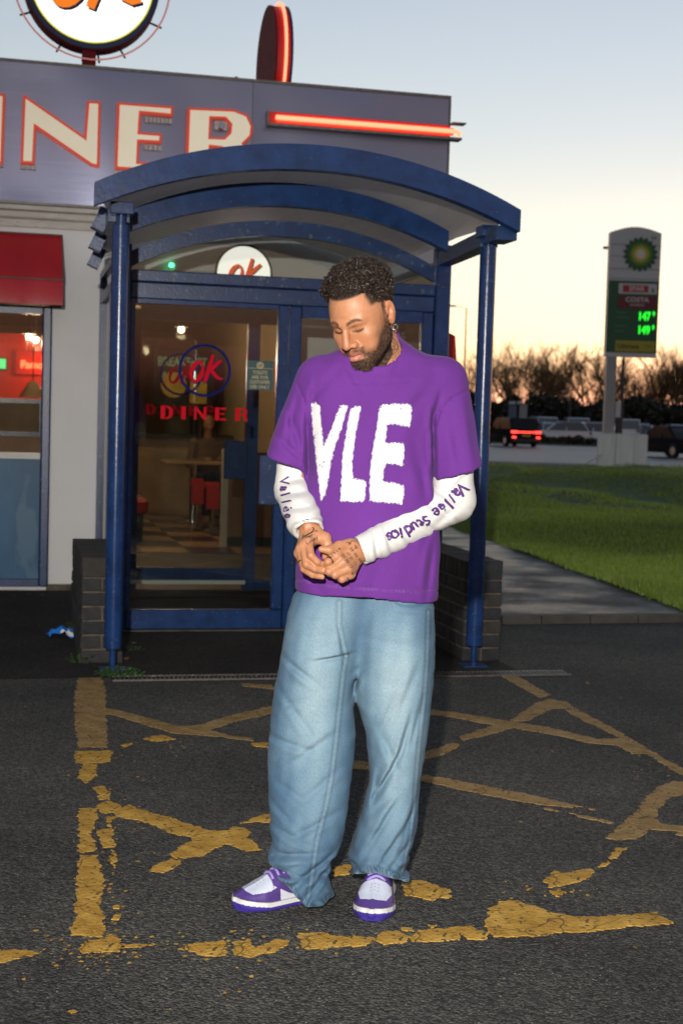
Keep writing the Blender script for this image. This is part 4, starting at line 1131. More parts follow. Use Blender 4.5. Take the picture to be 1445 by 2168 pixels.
for i, (px, py, lab) in enumerate(((285, 1362, 'dead brown leaf nearest the lobby sill'), (268, 1395, 'dead brown leaf between the left post and the drain'), (30, 1262, 'leftmost dead leaf under the diner window'), (62, 1258, 'dead leaf under the diner window, second from the left'), (90, 1260, 'dead leaf under the right end of the diner window'), (1350, 1396, 'orange-brown leaf on the tarmac below the kerb'), (1242, 1447, 'tiny orange leaf right of the drain channel'))):
    c = G(px, py, .006); m_ = MB(Matrix.Translation(c) @ Matrix.Rotation(i * 1.3, 4, 'Z'))
    m_.add([(-.022, 0, 0), (-.006, .012, .006), (.012, .008, .002), (.024, 0, .008), (.010, -.009, .003), (-.008, -.011, .001)], [(0, 1, 5), (1, 2, 4, 5), (2, 3, 4)])
    obj('fallen_leaf', m_, lfm, label=lab, cat='leaf', group='dead leaves on the ground')
# ================================================================== beyond the lawn
# petrol station price sign
YS = 45.7
tg = thing('fuel_price_sign', 'tall white and green petrol station price sign with a sunburst and lit green prices', 'sign', G(1290, 990))
def sx_(px, py=700): return P(px, py, YS).x
zt, zb = P(1340, 480, YS).z, P(1338, 756, YS).z
xl, xr_ = P(1286, 620, YS).x, P(1394, 620, YS).x
W_ = xr_ - xl; H_ = zt - zb
def SG(x, y, d=0.0): return (xl + x * W_, YS - d, zb + y * H_)      # sign face coordinates 0..1
white = mat('sign_white', (0.50, 0.51, 0.54), .5, var=.05, vscale=1)
green = mat('sign_green', (0.008, 0.085, 0.035), .45, var=.05)
cab = MB()
ol = [(0, 0), (1, 0), (1, .955)] + [(1 - i / 12, .955 + .045 * math.sin(math.pi * i / 12)) for i in range(1, 12)] + [(0, .955)]
cab.prism(ol, lambda x, y: SG(x, y, 0), lambda x, y: SG(x, y, -.35))
obj('cabinet', cab, white, tg)
m_ = MB()
for y in (.60, .675, .77, .86): m_.box(SG(0.005, y, .001), SG(.995, y + .0035, .006))
obj('panel_joint', m_, M['dark'], tg)
obj('green_panel', MB().box(SG(.004, .035, .002), SG(.996, .585, .03)), green, tg)
bx, by = .60, .79
AR = H_ / W_
def burst(r0, r1, k, ph=0.0, ripple=0.0, n=18):
    pts = []
    for i in range(n):
        for t in (0, .25, .5, .75):
            a = 2 * math.pi * (i + t) / n + ph
            r = r1 if t == .5 else (r0 + (r1 - r0) * (.62 if t else 0))
            pts.append((bx + r * math.cos(a), by + r * math.sin(a) / AR))
    return pts
for nm, r0, r1, d, c in (('sunburst_dark', .285, .345, .012, (0.004, 0.07, 0.03)), ('sunburst_green', .21, .285, .020, (0.02, 0.13, 0.025)), ('sunburst_lime', .155, .215, .028, (0.2, 0.30, 0.02)), ('sunburst_yellow', .11, .165, .036, (0.55, 0.42, 0.03)), ('sunburst_white', .065, .11, .044, (0.62, 0.62, 0.55))):
    m_ = MB(); m_.prism(burst(r0, r1, 0, .17 if nm in ('sunburst_green', 'sunburst_yellow') else 0), lambda x, y: SG(x, y, d), lambda x, y: SG(x, y, 0.001))
    obj(nm, m_, mat(nm, c, .4), tg)
def st_text(name, s, x, y, size, m, d=.05, bold=0.0, sxx=1.0, align='LEFT'):
    mb = MB()
    add_text(mb, s, size, lambda a, b, k: (xl + x * W_ + a, YS - d - k, zb + y * H_ + b), align, sxx, bold)
    return obj(name, mb, m, tg)
pw = mat('sign_print_white', (0.55, .55, .55), .5)
st_text('letter', 'bp', .80, .91, .17, green, .01)
obj('shop_panel', MB().box(SG(.20, .485, .031), SG(.95, .565, .045)), white, tg)
obj('shop_band', MB().box(SG(.28, .498, .046), SG(.78, .552, .052)), mat('shop_red', (0.38, .02, .02), .5), tg)
st_text('letter', 'SPAR', .55, .509, .20, pw, .056, .006, 1.1, 'CENTER')
m_ = MB(); m_.prism([(.83, .50), (.91, .50), (.875, .515), (.90, .522), (.87, .535), (.87, .553), (.865, .535), (.84, .522), (.865, .515)], lambda x, y: SG(x, y, .05), lambda x, y: SG(x, y, .044)); obj('fir_emblem', m_, green, tg)
obj('coffee_panel', MB().box(SG(.20, .375, .031), SG(.95, .468, .045)), mat('coffee_red', (0.13, .01, .022), .5), tg)
st_text('letter', 'COSTA', .57, .425, .20, pw, .05, .006, 1.15, 'CENTER'); st_text('letter', 'EXPRESS', .57, .392, .11, pw, .05, 0, 1.1, 'CENTER')
pale = mat('pale_green_print', (0.10, .22, .15), .5)
for i, (s1, s2) in enumerate((('Regular', 'unleaded'), ('Regular', 'diesel'))):
    st_text('caption', s1, .16, .335 - i * .105, .12, pale, .035); st_text('caption', s2, .16, .295 - i * .105, .12, pale, .035)
led = mat('green_led_digits', (0.02, .6, .05), .4, emit=(.015, 1, .03), estr=1.5)
for i, s in enumerate(('147', '149')):
    st_text('price', s, .60, .285 - i * .105, .38, led, .04, .009, .70); st_text('price', '9', .885, .318 - i * .105, .21, led, .04, .006, .7)
obj('yellow_panel', MB().box(SG(.18, .042, .031), SG(.95, .125, .045)), mat('sign_yellow', (0.33, .29, .02), .5), tg)
st_text('letter', 'Ultimate', .22, .066, .21, M['dark'], .05, .004, .95); st_text('letter', 'fuels', .75, .08, .12, M['dark'], .05)
pb = G(1284, 990)
obj('pole', MB().box((pb.x - .15, YS - .02, 0), (pb.x + .17, YS + .28, zb)), mat('pole_grey', (0.30, .29, .29), .5, var=.12, vscale=2), tg)
# wrapped barrier panels round its foot
bm_ = [mat('barrier_sheet', (0.72, .77, .74), .45, var=.12, vscale=1.6, stretch=(4, 4, .5)), mat('barrier_frame', (0.5, .5, .5), .4, metal=.4)]
bp_ = [P(px, 985, YS - .6) for px in (1263, 1301, 1338, 1368)]
for i, lab in enumerate(('left white sheeted barrier panel at the foot of the price sign', 'middle white sheeted barrier panel at the foot of the price sign', 'right white sheeted barrier panel at the foot of the price sign')):
    a, b = bp_[i].copy(), bp_[i + 1].copy()
    a.y = b.y = YS - .55 - (i % 2) * .08; a.z = b.z = 0
    t = thing('barrier_panel', lab, 'barrier', (a + b) / 2, 0, 'barrier panels round the sign pole')
    nx_ = 10; vs = []
    for k in range(nx_ + 1):
        q = a.lerp(b, .02 + .96 * k / nx_)
        for z in (.05, .4, .75, 1.08): vs.append((q.x, q.y + .025 * math.sin(k * 1.3 + z * 3 + i), z + .01 * math.sin(k * 2)))
    m_ = MB(); m_.add(vs, [(4 * k + j, 4 * k + 4 + j, 4 * k + 5 + j, 4 * k + 1 + j) for k in range(nx_) for j in range(3)])
    obj('sheet', m_, bm_[0], t, smooth=True)
    m_ = MB()
    for q in (a.lerp(b, .012), a.lerp(b, .988)): m_.cyl((q.x, q.y + .04, 0), (q.x, q.y + .04, 1.1), .02, 8)
    m_.cyl((a.x + .02, a.y + .04, 1.09), (b.x - .02, b.y + .04, 1.09), .018, 8)
    obj('frame', m_, bm_[1], t)
    obj('foot', MB().box((a.x - .03, a.y - .25, 0), (a.x + .06, a.y + .3, .035)), M['dark'], t)
q = P(1262, 985, YS - .6); q.z = 0
obj('leaning_prop', MB().tube([(q.x - .55, YS - .7, .02), (q.x + .15, YS - .62, .42)], .02, 6), bm_[1], label='thin pale prop leaning against the left barrier panel', cat='prop')

# ------------------------------------------------------------------ cars
tyre = mat('tyre_rubber', (0.012, 0.012, 0.012), .8); rimm = mat('alloy_rim', (0.35, .35, .36), .3, metal=.8)
cglass = mat('car_glass', (0.012, 0.014, 0.017), .12, spec=.25); pglass = mat('sky_pale_car_glass', (0.12, 0.15, 0.18), .2, spec=.3); redl = mat('tail_lamp_lit', (.6, .02, .02), .3, emit=(1, .04, .03), estr=5.0); reds = mat('tail_lamp_off', (.2, .01, .01), .2)  # parked-car glass is paler, the reflected sky put into its colour
plate = mat('yellow_plate', (0.5, .36, .03), .5); heads = mat('head_lamp', (.6, .6, .6), .15)
def profile_loft(mb, prof, secs):
    """prof: closed (x,z) outline; secs: list of (y, inset, lift)"""
    n = len(prof); cx = sum(p[0] for p in prof) / n; cz = sum(p[1] for p in prof) / n
    vs = []
    for y, s in secs:
        vs += [(cx + (p[0] - cx) * s, y, cz + (p[1] - cz) * s) for p in prof]
    m = len(secs)
    fs = [(j * n + i, j * n + (i + 1) % n, (j + 1) * n + (i + 1) % n, (j + 1) * n + i) for j in range(m - 1) for i in range(n)]
    tri = tessellate_polygon([[Vector((p[0], p[1], 0)) for p in prof]])
    fs += [tuple(t) for t in tri] + [tuple((m - 1) * n + k for k in reversed(t)) for t in tri]
    mb.add(vs, fs)
def car(label, loc, heading, paint, kind='hatch', lit=True, group='cars on the road and in the far car park'):
    t = thing('parked_car' if not lit else 'car', label, 'car', loc, heading, group)
    Mx = MW[t.name]
    def mbx(): return MB(Mx)
    Lh, w, hgt = {'hatch': (2.05, .88, 1.48), 'suv': (2.2, .93, 1.64), 'saloon': (2.3, .90, 1.43), 'van': (2.5, .96, 1.95)}[kind]
    bl = hgt * .60                                                   # belt line
    low = [(-Lh, .34), (-Lh + .02, .62), (-Lh + .05, bl - .03), (-Lh + .18, bl), (Lh * .35, bl), (Lh * .62, bl - .05), (Lh * .9, bl - .17), (Lh, bl - .32), (Lh + .02, .45), (Lh - .04, .26), (Lh * .80, .22), (-Lh * .8, .22), (-Lh + .06, .26)]
    b = mbx(); profile_loft(b, low, [(-w, .94), (-w + .05, .985), (-w + .16, 1), (w - .16, 1), (w - .05, .985), (w, .94)])
    body = obj('body', b, paint, t, angle=35)
    rb = {'hatch': -Lh * .93, 'suv': -Lh * .95, 'saloon': -Lh * .62, 'van': -Lh * .98}[kind]
    rt = {'hatch': -Lh * .72, 'suv': -Lh * .80, 'saloon': -Lh * .36, 'van': -Lh * .94}[kind]
    cabp = [(rb, bl - .01), (rt, hgt - .05), (rt + .15, hgt), (Lh * .02, hgt), (Lh * .14, hgt - .05), (Lh * .48, bl - .02)]
    c = mbx(); profile_loft(c, cabp, [(-w + .06, .93), (-w + .14, .985), (-w + .22, 1), (w - .22, 1), (w - .14, .985), (w - .06, .93)])
    obj('cabin', c, cglass if lit else pglass, t, angle=35)
    r = mbx()
    rp = [(rt - .02, hgt - .055), (rt + .14, hgt + .006), (Lh * .03, hgt + .006), (Lh * .15, hgt - .055), (Lh * .12, hgt - .06), (Lh * .02, hgt - .03), (rt + .15, hgt - .03)]
    profile_loft(r, rp, [(-w + .13, .98), (-w + .2, 1), (w - .2, 1), (w - .13, .98)])
    for s in (-1, 1):
        for x0, x1, zt_ in ((rb - .01, rt - .02, hgt - .04), (Lh * .5, Lh * .14, hgt - .04), (-Lh * .18, -Lh * .2, hgt - .02)):
            r.tube([(x0, s * (w - .045), bl), (x1, s * (w - .14), zt_)], .035, 5)
    obj('roof', r, paint, t, angle=35)
    for x in (-Lh * .6, Lh * .62):
        for s in (-1, 1):
            wh = obj('wheel', mbx().tube([(x, s * (w - .17), .32), (x, s * (w - .15), .32), (x, s * (w + .0), .32), (x, s * (w + .015), .32)], [.28, .32, .32, .29], 18), tyre, t, angle=40)
            obj('rim', mbx().cyl((x, s * (w + .008), .32), (x, s * (w + .025), .32), .20, 10, .17), rimm, wh)
    tl = redl if lit else reds
    for s in (-1, 1):
        obj('tail_lamp', mbx().box((-Lh - .015, s * (w - .36), bl - .20), (-Lh + .12, s * (w - .03), bl - .07), ch=.02), tl, t)
        obj('head_lamp', mbx().box((Lh * .93, s * (w - .38), bl - .33), (Lh + .015, s * (w - .06), bl - .2), ch=.02), heads, t)
        obj('mirror', mbx().box((Lh * .38, s * (w - .02), bl + .02), (Lh * .45, s * (w + .16), bl + .16), ch=.03), paint, t)
    if kind == 'suv' and lit:
        obj('light_bar', mbx().box((-Lh - .018, -(w - .37), bl - .17), (-Lh + .1, w - .37, bl - .10)), redl, t)
        for s in (-1, 1): obj('rear_reflector', mbx().box((-Lh - .02, s * (w - .3), .50), (-Lh + .08, s * (w - .08), .60)), redl, t)
    obj('number_plate', mbx().box((-Lh - .03, -.26, .60), (-Lh + .02, .26, .72)), plate, t)
    obj('bumper', mbx().box((-Lh - .03, -w + .06, .28), (-Lh + .1, w - .06, .46), ch=.03), M['dark'], t)
    return t
blackp = mat('black_car_paint', (0.010, 0.010, 0.012), .6, spec=.02); greyp = mat('dark_grey_car_paint', (0.016, 0.016, 0.019), .6, spec=.02)
silv = mat('silver_car_paint', (0.62, .65, .70), .3, metal=.1); whitep = mat('white_car_paint', (0.82, .84, .88), .3); bluep = mat('pale_blue_car_paint', (0.42, .52, .66), .3); dkblue = mat('mid_blue_car_paint', (0.14, .22, .36), .3)
def gz(px, Yd): p = P(px, 900, Yd); return Vector((p.x, Yd, .012))
car('dark SUV driving away with a full-width red tail light bar', gz(1081, 83), R(107), blackp, 'suv')
car('black saloon at the right edge with one red tail lamp lit', gz(1424, 64), R(111), greyp, 'saloon')
car('silver hatchback on the far side, nearest the dark SUV', gz(1192, 97.5) + Vector((0, 0, .06)), R(160), silv, 'hatch', False)
car('white hatchback on the far side, just left of the price sign pole', gz(1249, 97.5) + Vector((0, 0, .06)), R(158), whitep, 'hatch', False)
for px, Yd, hd, pm, kd, lab in ((1140, 122, 100, bluep, 'van', 'pale blue van parked farthest left in the far car park'), (1180, 128, 94, dkblue, 'suv', 'dark blue parked car behind the silver hatchback'), (1216, 120, 88, bluep, 'van', 'pale blue van parked behind the gap between the two light hatchbacks'),
                                (1160, 112, 95, silv, 'hatch', 'silver parked car left of the silver hatchback, beyond the roadside hedge'), (1230, 110, 93, whitep, 'saloon', 'white parked saloon between the two light hatchbacks'), (1282, 111, 91, silv, 'hatch', 'silver parked car just behind the price sign pole'), (1262, 126, 92, bluep, 'suv', 'pale blue parked car partly behind the price sign pole'), (1318, 118, 90, silv, 'van', 'silver van parked right of the price sign pole'), (1347, 124, 86, bluep, 'suv', 'pale blue parked car above the right barrier panel'),
                                (1385, 116, 95, silv, 'hatch', 'silver parked car above the black saloon bonnet'), (1430, 122, 90, bluep, 'suv', 'pale blue parked car at the right edge behind the black saloon')):
    car(lab, gz(px, Yd), R(hd), pm, kd, False)
# ------------------------------------------------------------------ street furniture
def lamp_post(label, px, Yd, ztop_px, arm):
    p = P(px, 900, Yd); z = P(px, ztop_px, Yd).z
    t = thing('street_lamp', label, 'street lamp', (p.x, Yd, 0), 0, 'street lamps along the road')
    obj('pole', MB().tube([(p.x, Yd, 0), (p.x, Yd, z * .6), (p.x, Yd, z), (p.x - arm * .9, Yd, z + .12)], [.09, .07, .05, .035], 8), M['dark'], t)
    obj('lamp_head', MB().box((p.x - arm * 1.5, Yd - .12, z + .06), (p.x - arm * .85, Yd + .12, z + .2), ch=.04), mat('lamp_head_grey', (.3, .3, .3), .5), t)
lamp_post('tall dark street lamp behind the price sign, its head sticking out to the left', 1313, 72, 531, .85)
lamp_post('far street lamp whose small head shows beside the canopy post', 978, 110, 652, 1.0)
lamp_post('thin distant street lamp between the two light hatchbacks', 1204, 125, 832, .5)
p = P(1306, 900, 60)
t = thing('marker_post', 'brown marker post with a pale top behind the barrier panels', 'post', (p.x, 60, 0))
zc = P(1306, 850, 60).z
obj('shaft', MB().cyl((p.x, 60, 0), (p.x, 60, zc * .72), .10, 10), mat('brown_post', (.05, .035, .03), .7), t); obj('cap', MB().cyl((p.x, 60, zc * .72), (p.x, 60, zc), .11, 10), white, t)
for px, lab, c in ((1086, 'narrow blue-grey notice board on posts, the left of two beyond the road', (.06, .10, .16)), (1103, 'pale notice board on posts, the right of two beyond the road', (.22, .24, .25))):
    p = P(px, 900, 104); w2 = .38
    t = thing('notice_board', lab, 'notice board', (p.x, 104, 0), 0, 'notice boards beyond the road')
    z1_ = P(px, 856, 104).z
    obj('board', MB().box((p.x - w2, 104, 1.2), (p.x + w2, 104.06, z1_)), mat('board_face', c, .5), t)
    obj('leg', MB().cyl((p.x - w2 * .8, 104.09, 0), (p.x - w2 * .8, 104.09, z1_), .04, 6), M['dark'], t); obj('leg', MB().cyl((p.x + w2 * .8, 104.09, 0), (p.x + w2 * .8, 104.09, z1_), .04, 6), M['dark'], t)
    obj('arm_lamp', MB().cyl((p.x - w2, 103.9, z1_ + .1), (p.x + w2 * .2, 103.9, z1_ + .1), .09, 8), white, t)
# ------------------------------------------------------------------ hedges
def foliage_mass(name, x0, x1, y0, y1, zf, n, col, seed, s):
    r = np.random.default_rng(seed)
    x = r.uniform(x0, x1, n); y = r.uniform(y0, y1, n)
    zm = zf(x) * (0.85 + .15 * np.sin(x * 2.1 + y))
    z = zm * r.uniform(0, 1, n) ** .7
    p_ = np.stack([x, y, z], 1)
    c = np.array(col)[None] * r.uniform(.5, 1.6, n)[:, None]
    return tri_cloud(name, p_, r.uniform(.5, 1, n) * s, r.uniform(.5, 1, n) * s, c, M['grass'], 'stuff', r, lean=1.2)
foliage_mass('boundary_hedge', -12, 70, 142, 148, lambda x: 3.9 + .35 * np.sin(x * .7) + .25 * np.sin(x * 1.9 + 1), 42000, (0.014, 0.018, 0.009), 5, .6)
foliage_mass('roadside_hedge', 9.5, 80, 94.6, 95.6, lambda x: .58 + .08 * np.sin(x * 1.1), 14000, (0.028, 0.024, 0.013), 6, .22)
bk = MB(); bk.box((-12, 143, 0), (70, 147, 3.3)); props(obj('hedge_core', bk, mat('hedge_inside', (.010, .011, .007), .9)), kind='stuff')
# ------------------------------------------------------------------ bare winter trees
bark = mat('dark_bark', (0.11, 0.08, 0.05), .9, var=.3, vscale=2); twig = mat('brown_twigs', (0.21, 0.135, 0.062), .9, var=.3, vscale=.6)
def tree_mesh(seed, h):
    r = random.Random(seed); tk, cw = MB(), MB()
    def branch(p, d, L_, rad, lev):
        mb = tk if lev < 2 else cw
        seg = 4 if lev < 3 else 2
        pts = [p.copy()]; q = p.copy(); dd = d.copy()
        for i in range(seg):
            dd = (dd + Vector((r.gauss(0, .13), r.gauss(0, .13), .05 + r.gauss(0, .08)))).normalized()
            q = q + dd * (L_ / seg); pts.append(q.copy())
        mb.tube(pts, [rad * (1 - .55 * i / seg) for i in range(seg + 1)], 5 if lev < 2 else 3, cap=False)
        if lev >= 4: return
        n = {0: 8, 1: 5, 2: 5, 3: 5}[lev]
        for k in range(n):
            f = r.uniform(.28 if lev == 0 else .2, 1.0) if k else 1.0
            i = min(seg - 1, int(f * seg)); a = pts[i].lerp(pts[i + 1], f * seg - i)
            ax = dd.orthogonal().normalized(); ax.rotate(Matrix.Rotation(r.uniform(0, 6.28), 3, dd))
            nd = (dd * r.uniform(.5, 1.1) + ax * r.uniform(.45, .95) + Vector((0, 0, .22))).normalized()
            branch(a, nd, L_ * r.uniform(.45, .72), rad * r.uniform(.44, .64), lev + 1)
    branch(Vector((0, 0, -.05)), Vector((0, 0, 1)), h * .52, h * .015, 0)
    zz = max(v[2] for v in cw.v); s = h / zz
    for mb in (tk, cw): mb.v = [(v[0] * s, v[1] * s, v[2] * s) for v in mb.v]
    out = []
    for nm, mb, m in (('trunk', tk, bark), ('crown', cw, twig)):
        me = mesh_from(nm, mb.v, mb.f, True); me.materials.append(m); out.append(me)
    return out
TV = [tree_mesh(40 + i, 10.0) for i in range(5)]
rt_ = random.Random(12)
TL = [(978, 800), (1008, 775), (1032, 745), (1062, 728), (1090, 748), (1118, 735), (1146, 752), (1172, 742), (1212, 733), (1238, 736), (1266, 748), (1292, 758), (1316, 752), (1342, 768), (1364, 752), (1388, 742), (1414, 738), (1440, 745), (1466, 740), (1500, 735), (940, 780), (880, 770)]
place = ['behind the left canopy post edge', 'nearest the right sleeve of the man', 'just right of the purple sleeve', 'directly right of the right canopy post', 'above the dark SUV', 'above the notice boards', 'above the silver hatchback, left', 'above the silver hatchback, right', 'tallest between the SUV and the price sign', 'left of the white hatchback', 'left of the sign pole', 'just behind the sign pole', 'right of the sign pole', 'above the middle barrier panel', 'above the right barrier panel', 'just right of the price sign', 'above the black saloon', 'at the right edge of the view', 'outside the right edge', 'farthest right outside the view', 'behind the lobby', 'farthest left behind the lobby']
def plant(px, pyt, Yd, label, group):
    p = P(px, 900, Yd); z = P(px, pyt, Yd).z * 1.12
    t = thing('bare_tree', label, 'tree', (p.x, Yd, 0), rt_.uniform(0, 6.28), group)
    s = z / 10.0
    for nm, me in zip(('trunk', 'crown'), TV[rt_.randrange(5)]):
        o = bpy.data.objects.new(nm, me); COL.objects.link(o); o.parent = t
        o.scale = (s * 1.05, s * 1.05, s)
for (px, pyt), pl in zip(TL, place):
    plant(px, pyt, rt_.uniform(150, 158), 'bare winter tree in the far row, ' + pl, 'bare trees in the far row')
for i in range(11):
    px = 968 + i * 48 + rt_.uniform(-8, 8)
    plant(px, rt_.uniform(752, 790), rt_.uniform(168, 182), 'bare winter tree of the second row, dimly seen between the trunks of the front row', 'bare trees of the second row')
# ================================================================== the man
class Vol:
    """a small signed-distance field on a grid, meshed with surface nets"""
    def __init__(s, lo, hi, h):
        s.lo = np.array(lo, float); s.h = h
        n = np.ceil((np.array(hi, float) - s.lo) / h).astype(int) + 1
        s.ax = [(s.lo[i] + h * np.arange(n[i])).astype(np.float32) for i in range(3)]
        s.D = np.full(tuple(n), 9.0, np.float32)
    def sl(s, lo, hi):
        r = []
        for i in range(3):
            a = int(max(0, math.floor((lo[i] - s.lo[i]) / s.h))); b = int(min(len(s.ax[i]), math.ceil((hi[i] - s.lo[i]) / s.h) + 1))
            if b <= a: return None, None
            r.append(slice(a, b))
        g = (s.ax[0][r[0]][:, None, None], s.ax[1][r[1]][None, :, None], s.ax[2][r[2]][None, None, :])
        return tuple(r), g
    def op(s, fn, lo, hi, k=0.0, cut=False):
        r, g = s.sl(lo, hi)
        if r is None: return
        d = fn(*g)
        a = s.D[r]
        if cut: a, d = -a, d
        if k > 0:
            hh = np.clip(.5 + .5 * (d - a) / k, 0, 1)
            o = d + (a - d) * hh - k * hh * (1 - hh)
            o = np.where(np.abs(a - d) > k, np.minimum(a, d), o)
        else: o = np.minimum(a, d)
        s.D[r] = -o if cut else o
    def ell(s, c, r, k=0.0, cut=False, rot=None):
        c = np.array(c, float); r3 = np.array(r if hasattr(r, '__len__') else (r, r, r), float)
        m = r3.max() + k * 1.2 + 3 * s.h
        Rm = None if rot is None else np.array([list(q) for q in rot.transposed()])
        def fn(x, y, z):
            x, y, z = x - c[0], y - c[1], z - c[2]
            if Rm is not None:
                x, y, z = (Rm[i, 0] * x + Rm[i, 1] * y + Rm[i, 2] * z for i in range(3))
            k0 = np.sqrt((x / r3[0]) ** 2 + (y / r3[1]) ** 2 + (z / r3[2]) ** 2)
            k1 = np.sqrt((x / r3[0] ** 2) ** 2 + (y / r3[1] ** 2) ** 2 + (z / r3[2] ** 2) ** 2) + 1e-9
            return k0 * (k0 - 1) / k1
        s.op(fn, c - m, c + m, k, cut)
    def cap(s, a, b, ra, rb=None, k=0.0, cut=False, clip=None):
        a, b = np.array(a, float), np.array(b, float); rb = ra if rb is None else rb
        m = max(ra, rb) + k * 1.2 + 3 * s.h; d = b - a; L2_ = max(d @ d, 1e-12)
        def fn(x, y, z):
            px, py, pz = x - a[0], y - a[1], z - a[2]
            t = np.clip((px * d[0] + py * d[1] + pz * d[2]) / L2_, 0, 1)
            q = np.sqrt((px - t * d[0]) ** 2 + (py - t * d[1]) ** 2 + (pz - t * d[2]) ** 2) - (ra + (rb - ra) * t)
            if clip is not None:
                for cp_, cn in clip:
                    q = np.maximum(q, (x - cp_[0]) * cn[0] + (y - cp_[1]) * cn[1] + (z - cp_[2]) * cn[2])
            return q
        s.op(fn, np.minimum(a, b) - m, np.maximum(a, b) + m, k, cut)
    def chain(s, pts, rs, k=0.0, kj=0.004):
        for i in range(len(pts) - 1):
            s.cap(pts[i], pts[i + 1], rs[i], rs[i + 1], k if i == 0 else kj)
    def mesh(s):
        D = s.D
        for a_ in range(3):
            e_ = [slice(None)] * 3
            for t_ in (0, -1):
                e_[a_] = t_; D[tuple(e_)] = np.maximum(D[tuple(e_)], s.h * .5)
        S = D < 0
        nx, ny, nz = D.shape
        cnt = np.zeros((nx - 1, ny - 1, nz - 1), np.int8)
        for i in (0, 1):
            for j in (0, 1):
                for k in (0, 1): cnt += S[i:nx - 1 + i, j:ny - 1 + j, k:nz - 1 + k]
        act = (cnt > 0) & (cnt < 8)
        idx = np.full(act.shape, -1, np.int64); ijk = np.argwhere(act); idx[act] = np.arange(len(ijk))
        I, J, Kk = ijk.T
        acc = np.zeros((len(ijk), 3)); n = np.zeros(len(ijk))
        cs = [(a, b, c) for a in (0, 1) for b in (0, 1) for c in (0, 1)]
        for p in cs:
            for ax in range(3):
                if p[ax]: continue
                q = list(p); q[ax] = 1
                v0 = D[I + p[0], J + p[1], Kk + p[2]]; v1 = D[I + q[0], J + q[1], Kk + q[2]]
                m = (v0 < 0) != (v1 < 0)
                t = np.where(m, v0 / np.where(m, v0 - v1, 1), 0)
                pos = np.array(p, float)[None].repeat(len(ijk), 0); pos[:, ax] += t
                acc[m] += pos[m]; n[m] += 1
        V = s.lo + (ijk + acc / n[:, None]) * s.h
        F = []
        for ax in range(3):
            b, c = (ax + 1) % 3, (ax + 2) % 3
            sh = [slice(None)] * 3; s0 = sh.copy(); s1 = sh.copy(); s0[ax] = slice(0, -1); s1[ax] = slice(1, None)
            A, B = S[tuple(s0)], S[tuple(s1)]
            e = np.argwhere(A != B)
            ok = (e[:, b] > 0) & (e[:, c] > 0) & (e[:, b] < D.shape[b] - 1) & (e[:, c] < D.shape[c] - 1)
            e = e[ok]; flip = A[tuple(e.T)]
            def cell(db, dc):
                q = e.copy(); q[:, b] -= db; q[:, c] -= dc
                return idx[tuple(q.T)]
            Q = np.stack([cell(1, 1), cell(0, 1), cell(0, 0), cell(1, 0)], 1)
            Q[~flip] = Q[~flip][:, ::-1]
            F.append(Q)
        return V, np.concatenate(F)

def np_mesh(name, V, F, col=None, smooth=True, alpha=None):
    me = bpy.data.meshes.new(name)
    V = np.asarray(V, np.float32); F = np.asarray(F, np.int32); k = F.shape[1]
    me.vertices.add(len(V)); me.vertices.foreach_set('co', V.ravel())
    me.loops.add(F.size); me.loops.foreach_set('vertex_index', F.ravel())
    me.polygons.add(len(F)); me.polygons.foreach_set('loop_start', np.arange(0, F.size, k, dtype=np.int32))
    me.update(calc_edges=True)
    if smooth: me.polygons.foreach_set('use_smooth', np.ones(len(F), bool))
    if col is not None:
        at = me.attributes.new('col', 'FLOAT_COLOR', 'POINT')
        c = np.ones((len(V), 4), np.float32); c[:, :3] = col
        if alpha is not None: c[:, 3] = alpha
        at.data.foreach_set('color', c.ravel())
    me.validate()
    return me

